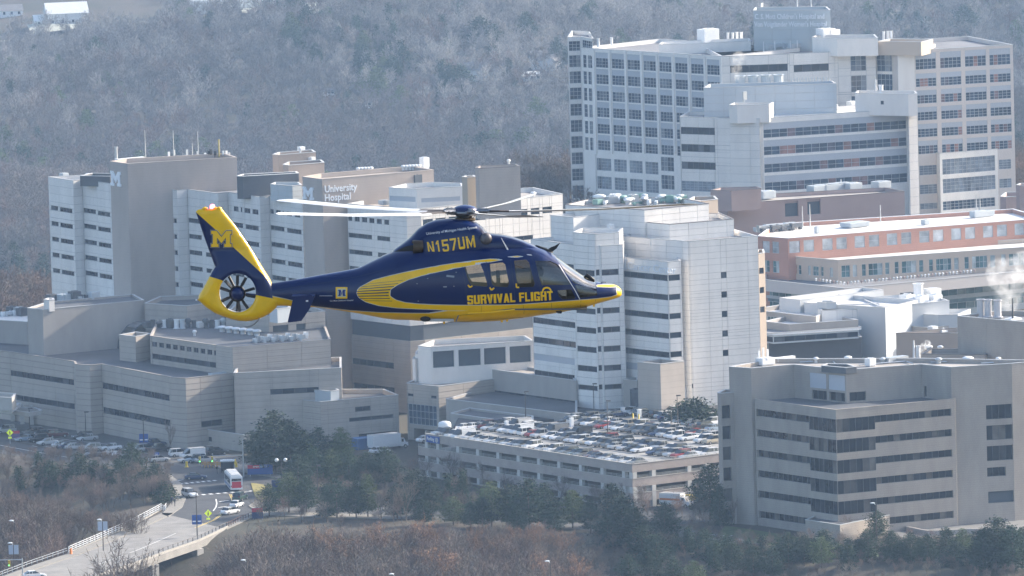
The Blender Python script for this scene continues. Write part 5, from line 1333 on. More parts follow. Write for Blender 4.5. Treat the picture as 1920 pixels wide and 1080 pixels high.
for i, (x, y) in enumerate([(382, 876), (387, 877.5), (393, 876), (399, 877), (405, 876), (410, 877)]):
    b_ = MB(); b_.box(-.45, .45, -.06, .06, .55, .8); b_.box(-.45, .45, -.06, .06, .9, 1.15); b_.box(-.42, -.34, -.25, .25, 0, 1.2); b_.box(.34, .42, -.25, .25, 0, 1.2)
    tag(link('barricade', b_.mesh('barricade', [ORA]), None, pt(x, y, 0), .2 * (i % 3)), 'orange and yellow folding barricade, %s from the left by the bus shelter' % ORD[i], 'barricade', 'barricades by the bus shelter')
for i, (x, y) in enumerate([(350, 876), (440.5, 872), (443, 877)]):
    b_ = MB(); b_.lathe([(.45, 0), (.45, .08), (.3, .1), (.26, .5), (.27, .52), (.22, 1.2), (0, 1.22)], 10)
    tag(link('traffic_barrel', b_.mesh('traffic_barrel', [YEL], smooth=True), None, pt(x, y, 0)), 'yellow traffic barrel, %s from the left near the crossing' % ORD[i], 'barrel', 'yellow traffic barrels')
b_ = MB(); b_.lathe([(.45, 0), (.45, .08), (.3, .1), (.26, .6), (.22, 1.2), (0, 1.22)], 10); tag(link('traffic_barrel', b_.mesh('traffic_barrel', [mat('safety_orange', (.7, .2, .03), .5, 0)], smooth=True), None, pt(133, 1040, 0)), 'orange traffic barrel at the left start of the bridge railing', 'barrel')
# loading dock truck, ambulance
def truck(P, rz, L, W, Hh, colr, label, cabc='white', cat='truck', name='box_truck', stripe_=None):
    t = thing(name, label, cat, P, rz)
    b_ = MB(); b_.box(-L / 2, L / 2 - 1.7, -W / 2, W / 2, .9, Hh); b_.box(-L / 2 + .1, L / 2 - 1.8, -W / 2 + .1, W / 2 - .1, .6, .9); link('cargo_box', b_.mesh('cargo_box', [CARP[colr]]), t)
    if stripe_: s_ = MB(); s_.box(-L / 2 + .1, L / 2 - 1.8, -W / 2 - .02, -W / 2 - .002, 1.5, 1.9); s_.box(-L / 2 + .1, L / 2 - 1.8, W / 2 + .002, W / 2 + .02, 1.5, 1.9); link('stripe', s_.mesh('stripe', [stripe_]), t)
    c_ = loft([[(x, -w, .5), (x, -w, z), (x, w, z), (x, w, .5)] for x, w, z in ((L / 2 - 1.68, W / 2 - .1, 2.2), (L / 2 - .9, W / 2 - .12, 2.2), (L / 2 - .45, W / 2 - .15, 1.35), (L / 2 + .2, W / 2 - .2, 1.2))], None, 'cab'); link('cab', c_.mesh('cab', [CARP[cabc]]), t)
    g = MB(); x0, x1 = L / 2 - .89, L / 2 - .47; g.quad((x0, -W / 2 + .25, 2.12), (x1, -W / 2 + .28, 1.4), (x1, W / 2 - .28, 1.4), (x0, W / 2 - .25, 2.12)); g.v = [(x + .03, y, z + .02) for x, y, z in g.v]; link('windscreen', g.mesh('windscreen', [CGL]), t)
    for sy in (-1, 1):
        g = MB(); g.box(L / 2 - 1.5, L / 2 - .95, sy * (W / 2 - .115) - .02, sy * (W / 2 - .115) + .02, 1.4, 2.05); link('side_window', g.mesh('side_window', [CGL]), t)
    for sx in (-L / 2 + 1.2, L / 2 - .6):
        for sy in (-W / 2 + .15, W / 2 - .15): link('wheel', CARM['sedan'][1][1][1], t, (sx, sy, .42)).scale = (1.25, 1.3, 1.25)
    return t
truck(pt(727, 842, 0), .55, 8.5, 2.5, 3.3, 'white', 'white box truck backed up to the loading dock')
car('sedan', 'white', pt(712, 850, 0), .5, 'white car parked before the white box truck', None, True)
truck(pt(1268, 951, 0), -.5, 6.4, 2.3, 2.9, 'white', 'white delivery truck with an orange stripe under the right end of the garage', stripe_=mat('orange_stripe', (.6, .2, .05), .5, 0))
b_ = MB(); b_.box(-1.5, 1.5, -1.1, 1.1, 0, .25); b_.box(-1.7, 1.7, -1.25, 1.25, .25, 2.1); b_.box(-1.75, 1.75, -1.3, 1.3, 2.1, 2.2); tag(link('dumpster', b_.mesh('dumpster', [mat('dull_yellow', (.45, .33, .05), .6, .1, 1.)]), None, pt(1303, 948, 0), .4), 'yellow waste container beside the delivery truck', 'container')
b_ = MB(); b_.box(-2.2, 2.2, -1.4, 1.4, .3, 2.4); b_.box(-2.3, 2.3, -1.5, 1.5, 2.4, 2.5); b_.box(-2, 2, -1.2, 1.2, 0, .3); tag(link('dumpster', b_.mesh('dumpster', [mat('tarp_blue', (.03, .1, .25), .6, .1, 1.)]), None, pt(682, 842, 0), .5), 'blue waste container in the loading bay left of the box truck', 'container')
# bus
P_ = pt(437, 921, 0); t = thing('city_bus', 'white city bus with a red rear waiting at the crossing', 'bus', P_ + Vector((0, 5, 0)), math.radians(98))
bb = MB(); L = 11; W = 2.5
bb.box(-L / 2, L / 2, -W / 2, W / 2, .35, 2.95); bb.box(-L / 2 + .2, L / 2 - .3, -W / 2 + .15, W / 2 - .15, 2.95, 3.1); link('body', bb.mesh('body', [mat('bus_white', (.68, .69, .7), .35, .05, 1., coat=.5)]), t)
for x0, x1 in ((-5, -3.4), (-2.8, -.6), (0, 1.4), (2, 4.4)): bb = MB(); bb.box(x0, x1, -W * .38, W * .38, 3.1, 3.38); link('roof_unit', bb.mesh('roof_unit', [_mats['bus_white']]), t)
bb = MB(); bb.box(-L / 2 - .03, -L / 2 - .004, -.95, .95, .7, 2.0); link('rear_panel', bb.mesh('rear_panel', [SR]), t)
bb = MB(); bb.box(-L / 2 - .03, -L / 2 - .004, -1.0, 1.0, 2.12, 2.6); link('rear_window', bb.mesh('rear_window', [CGL]), t)
for sy in (-1, 1):
    for k in range(6): bb = MB(); bb.box(-4.9 + k * 1.65, -3.5 + k * 1.65, sy * W / 2 + (.004 if sy > 0 else -.03), sy * W / 2 + (.03 if sy > 0 else -.004), 1.5, 2.5); link('side_window', bb.mesh('side_window', [CGL]), t)
    bb = MB(); bb.box(-5.3, 5.3, sy * W / 2 + (.004 if sy > 0 else -.02), sy * W / 2 + (.02 if sy > 0 else -.004), .8, 1.0); link('stripe', bb.mesh('stripe', [SB]), t)
    for sx in (-3.2, 3.4): link('wheel', CARM['sedan'][1][1][1], t, (sx, sy * 1.1, .46)).scale = (1.4, 1.4, 1.4)
    bb = MB(); bb.box(-L / 2 - .05, -L / 2 - .004, sy * 1.08 - .08, sy * 1.08 + .08, .9, 1.2); link('taillight', bb.mesh('taillight', [LAMPR]), t)
# cars on the road
up = math.radians(70)
for kd, co, x, y, rz, lb in [('sedan', 'dark blue', 367, 899, .05, 'dark blue saloon car crossing the junction left of the bus'), ('suv', 'white', 355.5, 932, math.radians(-62), 'white pickup-like car coming down the left lane towards the bridge'),
        ('suv', 'dark green', 450.5, 938, up, 'dark green car right behind the white city bus'), ('sedan', 'white', 443.5, 951, up, 'white saloon car queuing second behind the bus'),
        ('sedan', 'white', 431.5, 964, math.radians(50), 'white saloon car nearest to the bridge in the queue'), ('sedan', 'white', 64, 1084, .3, 'white car cut by the bottom edge at the far left')]:
    car(kd, co, pt(x, y, 0), rz, lb, None, True, 'moving_car')
CH_ = [('suv', 'silver', 10, 812), ('sedan', 'light blue', 47, 827), ('suv', 'black', 72, 829), ('sedan', 'silver', 89, 834), ('sedan', 'silver', 117, 839), ('sedan', 'dark blue', 130, 841), ('sedan', 'silver', 142, 843), ('suv', 'silver', 171, 846),
       ('sedan', 'white', 208, 844), ('suv', 'grey', 62, 816), ('sedan', 'black', 84, 818), ('suv', 'maroon', 108, 820), ('suv', 'black', 155, 824), ('sedan', 'silver', 164, 826), ('suv', 'silver', 274, 847), ('pickup', 'black', 298, 847), ('pickup', 'dark blue', 288, 838),
       ('sedan', 'white', 216, 853), ('sedan', 'silver', 298, 866), ('suv', 'white', 337, 856), ('van', 'white', 361, 859), ('sedan', 'silver', 354, 867), ('suv', 'light blue', 367, 867), ('sedan', 'silver', 384, 867), ('pickup', 'grey', 392, 852), ('suv', 'black', 407, 853), ('sedan', 'silver', 230, 856), ('sedan', 'grey', 176, 856)]
for i, (kd, co, x, y) in enumerate(CH_):
    where = 'near the entrance canopy' if x < 100 else 'below the podium pier' if x < 200 else 'by the podium corner' if x < 320 else 'beside the traffic signal'
    car(kd, co, pt(x, y, 0), .35 + math.radians(rr.choice([0, 180])) + rr.uniform(-.1, .1), '%s %s, %s from left in the lot %s' % (co, 'SUV' if kd == 'suv' else KW[kd], ORD[sorted(q[2] for q in CH_).index(x)], where), 'cars in the lot below the podium', True)
for i, (kd, co, x, y) in enumerate([('sedan', 'silver', 1213, 1006), ('sedan', 'white', 1208, 1000), ('suv', 'silver', 1230, 1012), ('sedan', 'grey', 1345, 1016), ('sedan', 'white', 1358, 1019), ('suv', 'silver', 1372, 1021), ('sedan', 'white', 1858, 1060), ('sedan', 'silver', 1875, 1062), ('sedan', 'dark blue', 1806, 958)]):
    car(kd, co, pt(x, y, 0), -.35 + .5 * (i % 2), '%s %s half hidden by pines on the lower road, %s from the left' % (co, 'SUV' if kd == 'suv' else KW[kd], ORD[i]), 'cars on the lower road', True)
for i, (x, y, co) in enumerate([(800, 829, 'white'), (804, 857, 'black')]):
    car('sedan', co, pt(x, y, 4.75 if i == 0 else 1.8), angB, '%s car on the %s open level at the left end of the garage' % (co, ('upper', 'lower')[i]), None, True)
# cars far off behind the red brick centre
for i in range(15):
    car(rr.choice(['sedan', 'suv']), rr.choice(COLW), pt(1716 + i * 10.5, 401.5 - i * .35 + (i % 2), 0) + Vector((0, 0, 0)), .3, 'distant parked car, %s from the left behind the long white roof' % ORD[i], 'distant cars behind the white roof')
# people
def person(P, rz, label, col_, pose='walk', h=1.75, parent=None):
    me = bpy.data.meshes.new('person'); st_ = .16 if pose == 'walk' else .03
    V = [(0, 0, .98), (0, 0, 1.22), (0, 0, 1.42), (0, 0, 1.52), (0, 0, 1.66), (.0, -.2, 1.42), (-.12, -.24, 1.15), (.02, -.22, .92), (0, .2, 1.42), (.12, .24, 1.15), (.14, .22, .92), (st_, -.1, .9), (st_ * 1.6, -.1, .5), (st_ * 1.1, -.1, .06), (st_ * 1.1 + .16, -.1, .03), (-st_, .1, .9), (-st_ * 1.2, .1, .5), (-st_ * 2, .1, .08), (-st_ * 2 + .16, .1, .04)]
    E = [(0, 1), (1, 2), (2, 3), (3, 4), (2, 5), (5, 6), (6, 7), (2, 8), (8, 9), (9, 10), (0, 11), (11, 12), (12, 13), (13, 14), (0, 15), (15, 16), (16, 17), (17, 18)]
    R = [.16, .17, .18, .06, .11, .08, .055, .04, .08, .055, .04, .1, .07, .05, .045, .1, .07, .05, .045]
    if pose == 'sit':
        for i, v in {12: (.45, -.12, .95), 13: (.5, -.12, .5), 14: (.66, -.12, .48), 16: (.45, .12, .95), 17: (.5, .12, .5), 18: (.66, .12, .48), 7: (.3, -.18, 1.1), 10: (.3, .18, 1.1), 6: (.05, -.25, 1.15), 9: (.05, .25, 1.15)}.items(): V[i] = v
    me.from_pydata(V, E, [])
    o = bpy.data.objects.new('person', me); COL.objects.link(o)
    md = o.modifiers.new('skin', 'SKIN'); o.modifiers.new('sub', 'SUBSURF').levels = 1; o.modifiers['sub'].render_levels = 1
    sk = me.skin_vertices[0].data if me.skin_vertices else None
    if sk:
        for i, r_ in enumerate(R): sk[i].radius = (r_, r_ * (1.0)); sk[i].use_root = (i == 0)
    me.materials.append(mat('clothing_' + col_[0], col_[1], .9, 0))
    bpy.context.view_layer.update()
    m2 = bpy.data.meshes.new_from_object(o.evaluated_get(bpy.context.evaluated_depsgraph_get())); m2.name = 'person'
    m2.materials.clear(); m2.materials.append(_mats['clothing_' + col_[0]]); m2.materials.append(mat('skin_tone', (.45, .28, .2), .7, 0)); m2.materials.append(mat('trousers_dark', (.03, .035, .05), .9, 0))
    for p in m2.polygons: p.material_index = 1 if p.center.z > 1.56 and p.center.x > -.02 else (2 if p.center.z < .95 else 0); p.use_smooth = True
    bpy.data.objects.remove(o)
    o = link('person', m2, parent, P, rz); o.scale = (h / 1.75,) * 3
    if parent is None: tag(o, label, 'person')
    return o
person(pt(322.5, 946, .14), -1.2, 'person in dark clothes walking left of another on the pavement by the bridge', ('navy', (.03, .04, .07)))
person(pt(328, 949, .14), -1.2, 'person in a grey coat walking right on the pavement by the bridge', ('grey', (.07, .07, .07)), h=1.7)
person(pt(407.5, 888, .14), -.6, 'person in a black coat standing by the bus shelter', ('black', (.02, .02, .022)), 'stand')
# ================================================================== vegetation
def bark_mat(name, c, rnd=.25, trans=False):
    return mat(name, c, .95, .25, .05, objrand=rnd)
BARK = bark_mat('grey_brown_bark', (.13, .105, .085)); TWIG = bark_mat('bare_twigs', (.155, .125, .105), .3); TWIGO = bark_mat('orange_leafy_twigs', (.27, .165, .105), .25)
TWIGR = bark_mat('reddish_twigs', (.19, .135, .11), .25); TWIGG = bark_mat('pale_twigs', (.24, .205, .17), .25)
NEED = mat('pine_needles', (.03, .055, .03), .9, .35, .35, objrand=.25); NEEDL = mat('light_pine_needles', (.09, .12, .05), .9, .3, .35, objrand=.2)
def frame(d):
    a = d.orthogonal().normalized(); return a, d.cross(a)
def tri(b, p, q, w, rng):
    d = q - p; s_ = d.cross(Vector((rng.uniform(-1, 1), rng.uniform(-1, 1), rng.uniform(-1, 1)))); s_ = s_.normalized() * w if s_.length > 1e-6 else Vector((w, 0, 0))
    n = len(b.v); b.v += [tuple(p - s_), tuple(p + s_), tuple(q)]; b.f.append((n, n + 1, n + 2)); b.m.append(0)
def bare_tree(seed, H_=10.0, spread=.55, twigs=6, tw=.022, leafy=0.0):
    rng = random.Random(seed); tb, cb = MB(), MB()
    tips = []
    def grow(p, d, L, r, lvl):
        n = 3; pts = [p]; q = p; dd = d
        for i in range(n):
            dd = (dd + Vector((rng.uniform(-.16, .16), rng.uniform(-.16, .16), rng.uniform(-.05, .14)))).normalized(); q = q + dd * L / n; pts.append(q)
        (tb if lvl < 2 else cb).tube(pts, [r * (1 - .45 * i / n) for i in range(n + 1)], 5 if lvl < 2 else 3, caps=False)
        if lvl >= 4:
            for k in range(twigs):
                a = pts[rng.randint(1, n)]; v = (dd + Vector((rng.gauss(0, .6), rng.gauss(0, .6), rng.gauss(0.1, .45)))).normalized()
                l_ = rng.uniform(.35, .95) * H_ / 10; tri(cb, a, a + v * l_, tw * rng.uniform(.7, 1.4), rng)
                if leafy:
                    for _ in range(2): e_ = a + v * l_ * rng.random(); tri(cb, e_, e_ + Vector((rng.uniform(-.2, .2), rng.uniform(-.2, .2), rng.uniform(-.2, .1))), .07 * leafy, rng)
            return
        kids_ = 3 if lvl == 0 else rng.choice((3, 3, 4))
        for k in range(kids_ + (2 if lvl == 0 else 0)):
            t_ = rng.uniform(.4, 1.0) if k else 1.0; i0 = min(n - 1, int(t_ * n)); a = pts[i0].lerp(pts[i0 + 1], t_ * n - i0) if t_ < 1 else pts[-1]
            u_, w_ = frame(dd); an = rng.uniform(0, 6.283); sp = spread * rng.uniform(.6, 1.4) * (.5 if k == 0 else 1)
            v = (dd * math.cos(sp) + (u_ * math.cos(an) + w_ * math.sin(an)) * math.sin(sp)).normalized(); v.z = v.z * .8 + .18; v.normalize()
            grow(a, v, L * rng.uniform(.6, .85), r * .55, lvl + 1)
    grow(Vector((0, 0, -.5)), Vector((0, 0, 1)), H_ * .36, H_ * .017, 0)
    return tb, cb
def conifer(seed, H_=10.0, kind='pine', dens=1.0):
    rng = random.Random(seed); tb, cb = MB(), MB()
    tb.tube([(0, 0, -.5), (0, 0, H_ * .5), (0, 0, H_ * .97)], [H_ * .018, H_ * .011, H_ * .003], 6, caps=False)
    nl = 16 if kind == 'spruce' else 13
    for i in range(nl):
        f = i / (nl - 1); z = H_ * ((.06 if kind == 'spruce' else .16) + (.9 if kind == 'spruce' else .8) * f)
        R = H_ * (.24 * (1 - f) ** .8 + .015) if kind == 'spruce' else H_ * (.30 * math.sin(math.pi * min(1, (f * .78 + .26))) ** .75 + .03) * rng.uniform(.75, 1.15)
        nb = int((9 if kind == 'spruce' else 7) * (1 - .35 * f)) + 2
        for k in range(nb):
            an = 6.283 * (k + rng.random() * .9) / nb; Rk = R * rng.uniform(.6, 1.15); dz = (-.22 if kind == 'spruce' else .16) * Rk + rng.uniform(-.2, .2)
            tip = Vector((math.cos(an) * Rk, math.sin(an) * Rk, z + dz)); base = Vector((0, 0, z))
            cb.tube([base, tip], [.05, .012], 3, caps=False)
            nt_ = int((26 if kind == 'pine' else 20) * dens * (Rk / (H_ * .25)) ** .8) + 5
            for _ in range(nt_):
                t_ = rng.uniform(.25, 1.05) ** .8; c_ = base.lerp(tip, t_) + Vector((rng.gauss(0, .05), rng.gauss(0, .05), rng.gauss(0, .022))) * H_
                v = Vector((rng.gauss(0, 1) + math.cos(an), rng.gauss(0, 1) + math.sin(an), rng.gauss(.25, .6))).normalized() * rng.uniform(.28, .6) * H_ / 10
                tri(cb, c_, c_ + v, .11 * H_ / 10 * rng.uniform(.6, 1.4), rng)
    return tb, cb
BT = []
for s_, (mt, lf) in enumerate([(TWIG, 0), (TWIG, 0), (TWIGR, 0), (TWIGO, 1), (TWIGG, 0)]):
    tb, cb = bare_tree(40 + s_, 10, .55 + .08 * (s_ % 3), 6, .026, lf); BT.append((tb.mesh('trunk', [BARK]), cb.mesh('crown', [mt])))
TALLB = []
for s_ in range(2):
    tb, cb = bare_tree(70 + s_, 10, .34, 4, .016); TALLB.append((tb.mesh('trunk', [BARK]), cb.mesh('crown', [TWIG])))
CT = []
for s_, (kd, mt) in enumerate([('pine', NEED), ('pine', NEED), ('spruce', NEED), ('pine', NEEDL), ('spruce', NEED), ('pine', NEED)]):
    tb, cb = conifer(90 + s_, 10, kd, 1.5); CT.append((tb.mesh('trunk', [BARK]), cb.mesh('crown', [mt]), kd))
def place(name, meshes, P, hgt, rz, label, cat='tree', group=None, wide=1.0):
    t = thing(name, label, cat, P, rz, group); s_ = hgt / 10.0; t.scale = (s_ * wide, s_ * wide, s_)
    link('trunk', meshes[0], t); link('crown', meshes[1], t); return t
def by_top(px, py, D):
    T = pd(px, py, D); g = terrain_z(T.x, T.y); return Vector((T.x, T.y, g)), T.z - g
def by_base(px, ptop, pbase, z=0.0):
    P = pt(px, pbase, z); s_ = (CAM_H - z) / (pbase + .027 * (px - 960) + 1406); return P, (pbase - ptop) * s_
rt = random.Random(21)
# conifers: (x, y of the top, y of the base, variant, width, z)
CON = [(73, 845, 905, 2, 1.25, -3), (150, 848, 930, 0, 1.25, -4), (178, 862, 935, 1, 1.1, -5), (198, 868, 930, 2, 1.1, -4), (248, 828, 905, 0, 1.15, -2), (292, 866, 952, 1, 1.1, -3), (308, 900, 968, 0, 1.2, -3), (120, 880, 935, 5, 1.2, -5),
       (488, 800, 880, 5, 1.3, 0), (516, 768, 890, 0, 1.35, 0), (545, 785, 888, 1, 1.25, 0), (566, 806, 880, 3, 1.2, 0), (598, 800, 872, 1, 1.2, 0), (588, 838, 915, 1, 1.2, 0), (622, 842, 915, 3, 1.1, 0), (655, 840, 912, 0, 1.2, 0), (688, 846, 915, 1, 1.2, 0), (722, 838, 915, 0, 1.35, 0),
       (542, 884, 962, 3, 1.2, 0), (575, 892, 962, 1, 1.1, 0), (612, 904, 968, 2, 1.2, 0), (632, 896, 972, 5, 1.2, 0), (668, 902, 972, 1, 1.1, 0), (690, 888, 970, 3, 1.0, 0),
       (778, 880, 968, 0, 1.3, 0), (808, 896, 968, 1, 1.1, 0), (842, 886, 955, 2, 1.1, 0), (868, 878, 952, 2, 1.0, 0), (795, 935, 985, 5, 1.3, 0), (850, 930, 985, 3, 1.5, 0), (882, 940, 990, 0, 1.3, 0),
       (922, 902, 988, 3, 1.25, 0), (955, 906, 990, 5, 1.15, 0), (992, 896, 995, 1, 1.3, 0), (1022, 904, 990, 0, 1.15, 0), (1074, 918, 990, 3, 1.25, 0), (1040, 950, 1000, 1, 1.3, 0), (970, 950, 1000, 0, 1.3, 0),
       (1150, 905, 985, 0, 1.1, 0), (1168, 928, 1030, 1, 1.35, -1), (1190, 950, 1036, 0, 1.3, -1), (1247, 940, 1018, 0, 1.3, 0), (1290, 985, 1045, 2, 1.3, -1), (1320, 990, 1060, 5, 1.3, -2), (1268, 1000, 1062, 0, 1.3, -3),
       (1332, 868, 975, 5, 1.2, 0), (1350, 905, 985, 2, 1.1, 0), (1288, 748, 796, 5, 1.5, 8), (1308, 745, 798, 1, 1.4, 8), (1275, 758, 792, 2, 1.2, 8),
       (1365, 1000, 1060, 0, 1.3, -2), (1400, 1012, 1066, 1, 1.3, -3), (1430, 1002, 1060, 2, 1.2, -2), (1545, 992, 1066, 1, 1.3, -2), (1518, 1010, 1070, 0, 1.2, -2), (1636, 928, 985, 2, .9, 0), (1655, 922, 990, 2, .85, 0), (1645, 955, 1012, 5, 1.3, 0),
       (1690, 1015, 1075, 0, 1.3, -2), (1727, 1005, 1070, 2, 1.2, -2), (1790, 1012, 1080, 1, 1.4, -2), (1845, 990, 1078, 0, 1.2, -1), (1872, 968, 1076, 1, 1.4, -1), (1900, 985, 1080, 5, 1.3, -1),
       (1205, 985, 1062, 1, 1.3, -2), (1232, 1000, 1075, 0, 1.3, -3), (1345, 1012, 1085, 1, 1.4, -4), (1385, 1022, 1095, 0, 1.4, -5), (1460, 1015, 1090, 5, 1.4, -4), (1490, 1022, 1095, 0, 1.4, -5), (1575, 1020, 1095, 1, 1.4, -5), (1612, 1012, 1090, 0, 1.3, -4),
       (1665, 1022, 1098, 1, 1.4, -5), (1752, 1020, 1095, 0, 1.4, -5), (1820, 1018, 1095, 5, 1.4, -5), (1140, 960, 1035, 5, 1.3, -1), (1108, 935, 1000, 0, 1.1, 0), (745, 905, 975, 5, 1.2, 0), (905, 930, 992, 1, 1.2, 0),
       (95, 862, 938, 5, 1.2, -5), (225, 858, 945, 1, 1.2, -5), (270, 880, 958, 5, 1.2, -4), (35, 872, 930, 2, 1.2, -4), (505, 905, 968, 5, 1.1, 0), (560, 850, 925, 5, 1.3, 0), (640, 800, 872, 3, 1.1, 0)]
def zone(x, y):
    if x < 340: return 'in the woods left of the bridge'
    if x < 610 and y < 830: return 'beside the podium foot'
    if x < 740 and y < 860: return 'behind the blue entrance sign'
    if x < 700: return 'before the lower road'
    if x < 1110: return 'in front of the parking garage'
    if x < 1310 and y < 800: return 'behind the far right row of deck cars'
    if x < 1360: return 'below the right end of the garage'
    if x < 1600: return 'below the office block corner'
    if x < 1670: return 'close to the office entrance'
    return 'at the lower right edge'
znames = {}
for c in CON: znames.setdefault(zone(c[0], c[1]), []).append(c[0])
for (x, yt, yb, v, w, z) in CON:
    P_, hg = by_base(x, yt, yb, z); g = terrain_z(P_.x, P_.y)
    if g < z - .5: P_.z = g; hg += z - g
    zz_ = sorted(znames[zone(x, yt)]); kd = 'spruce' if CT[v][2] == 'spruce' else ('light_pine' if v == 3 else 'pine')
    desc = {'spruce': 'narrow dark spruce', 'pine': 'dark green pine', 'light_pine': 'lighter olive green pine'}[kd]
    place('spruce_tree' if kd == 'spruce' else 'pine_tree', CT[v], P_, hg, rt.uniform(0, 6.28), '%s %s, %s from the left there' % (desc, zone(x, yt), ORD[zz_.index(x)]), 'tree', 'evergreens ' + zone(x, yt), w)
lowr = [1178, 1222, 1262, 1300, 1338, 1372, 1412, 1448, 1478, 1508, 1540, 1590, 1628, 1672, 1708, 1740, 1775, 1806, 1838, 1866, 1894, 1918]
for i, x in enumerate(lowr):
    P_, hg = by_top(x, 1030 + (i * 7) % 27 + (10 if x < 1250 else 0), 1779 - (i % 4) * 3); v = [0, 1, 5, 3, 2, 0, 1][i % 7]
    place('spruce_tree' if v == 2 else 'pine_tree', CT[v], P_, max(6, min(hg, 17)), i * 1.3, '%s at the very bottom edge, %s from the left in its row' % (['dark green pine', 'lighter olive green pine', 'narrow dark spruce'][1 if v == 3 else 2 if v == 2 else 0], ORD[i]), 'tree', 'evergreens along the bottom edge', 1.25)
# single bare trees that stand out
for i, (x, yt, yb, v, w, z, lb) in enumerate([(318, 782, 846, 0, .9, 0, 'pale leafless tree standing against the podium corner'), (1764, 838, 968, 0, .7, 0, 'tall thin leafless tree, left of those before the office wing'),
        (1838, 830, 972, 1, .65, 0, 'tall thin leafless tree, second before the office wing'), (1886, 836, 975, 0, .7, 0, 'tall thin leafless tree, third before the office wing'), (1800, 880, 975, 1, .8, 0, 'thin leafless tree between the tall ones before the office'),
        (740, 905, 978, 0, .8, 0, 'leafless tree beside the lower road, left of a pair'), (762, 898, 980, 1, .9, 0, 'leafless tree beside the lower road, right of a pair'), (716, 900, 978, 0, .9, 0, 'slim leafless tree left of the pair by the lower road'),
        (1378, 925, 985, 0, .9, 0, 'leafless tree growing against the office block corner'), (1590, 960, 1010, 1, .9, 0, 'small leafless tree before the office plinth'), (1205, 905, 960, 0, 1.0, 0, 'leafless tree by the garage corner'),
        (10, 838, 905, 1, 1.3, -3, 'spreading leafless tree at the left edge above the woods'), (850, 845, 905, 0, 1.0, 0, 'leafless tree before the garage openings'), (640, 955, 1000, 1, 1.0, 0, 'leafless tree on the grass slope below the lower road'), (1700, 875, 965, 1, .6, 0, 'slim leafless tree at the office corner column')]):
    P_, hg = by_base(x, yt, yb, z); place('bare_tree', TALLB[v] if w < 1 else BT[v], P_, hg, rt.uniform(0, 6.28), lb, 'tree', None, max(w, .8))
# gnarled trees in front of the bridge
for i, (x, yt) in enumerate([(205, 1022), (240, 1012), (284, 1030), (160, 1045)]):
    P_, hg = by_top(x, yt, 1772 - (i % 3) * 4); place('bare_tree', BT[i % 2], P_, hg, rt.uniform(0, 6.28), 'dark gnarled leafless tree before the bridge, %s from the left' % ORD[sorted([205, 240, 284, 160]).index(x)], 'tree', 'gnarled trees before the bridge')
# thickets: front ones are trees of their own, the mass behind and below is one object
def contour(x, C):
    for (x0, y0), (x1, y1) in zip(C, C[1:]):
        if x0 <= x <= x1: return y0 + (y1 - y0) * (x - x0) / (x1 - x0)
    return C[-1][1]
CF = [(380, 1070), (430, 1015), (480, 985), (540, 978), (600, 990), (650, 985), (720, 978), (800, 985), (900, 980), (1000, 978), (1100, 996), (1160, 1020), (1250, 1036), (1400, 1044), (1600, 1048), (1940, 1044)]
CLW = [(-20, 915), (60, 915), (120, 942), (170, 952), (240, 950), (300, 985)]
SCAT = []   # x, y, z, scale, rot, variant
for i in range(52):
    x = 440 + i * 28.6 + rt.uniform(-8, 8); y = contour(x, CF) + rt.uniform(-6, 10)
    P_, hg = by_top(x, y, 1808 - max(0, x - 1150) * .02 - rt.uniform(0, 8)); v = rt.choice([3, 3, 2, 4, 0]) if 640 < x < 1090 else rt.choice([0, 1, 2, 4])
    hg = max(4, min(hg, 19))
    place('bare_tree', BT[v], P_, hg, rt.uniform(0, 6.28), 'leafless brown tree in the thicket along the bottom of the picture', 'tree', 'trees in the bottom thicket', 1.0)
for layer in range(-1, 7):
    for i in range(86):
        x = 400 + i * 18 + rt.uniform(-12, 12); y = contour(x, CF) + (12 if layer >= 0 else 16) + layer * 14 + rt.uniform(-8, 8)
        P_, hg = by_top(x, y, 1802 - max(0, x - 1150) * .02 - layer * 7 - rt.uniform(0, 6)); hg = max(2.5, min(hg, 19))
        v = rt.choice([3, 2, 2, 0, 4]) if 640 < x < 1100 and layer < 4 else rt.choice([0, 1, 2, 0, 1, 4])
        SCAT.append((P_, hg / 10, rt.uniform(0, 6.28), v))
for i in range(24):
    x = -5 + i * 11.6 + rt.uniform(-6, 6); y = contour(x, CLW) + rt.uniform(-5, 14); P_, hg = by_top(x, y, 1880 - i * 1.6)
    place('bare_tree', BT[rt.choice([0, 1, 2, 0])], P_, max(4, min(hg, 16)), rt.uniform(0, 6.28), 'leafless brown tree at the top of the woods left of the bridge', 'tree', 'trees in the woods left of the bridge')
for layer in range(8):
    for i in range(24):
        x = -25 + i * 14 + rt.uniform(-8, 8); y = contour(min(x, 299), CLW) + 14 + layer * 13 + rt.uniform(-6, 6); lim = 1058 - max(0, x) * .36
        if y > lim - 30: continue
        P_, hg = by_top(x, y, 1868 - layer * 9 - rt.uniform(0, 6)); SCAT.append((P_, max(3, min(hg, 13)) / 10, rt.uniform(0, 6.28), rt.choice([0, 1, 2, 0, 4])))
for i in range(230):
    x = rt.uniform(-30, 318); y = rt.uniform(872, 962)
    if x > 290 and y < 900: continue
    P_ = pt(x, y + 20, -4); P_.z = terrain_z(P_.x, P_.y)
    SCAT.append((P_, rt.uniform(.2, .36) + max(0, y - 900) * .004, rt.uniform(0, 6.28), rt.choice([0, 1, 2, 0])))
for i in range(150):
    x = rt.uniform(470, 1340); y = rt.uniform(900, 985) if x < 1100 else rt.uniform(940, 1020)
    if 880 < y < 968 and x < 560: continue
    SCAT.append((pt(x, y, 0), rt.uniform(.3, .55), rt.uniform(0, 6.28), rt.choice([0, 1, 2, 4])))
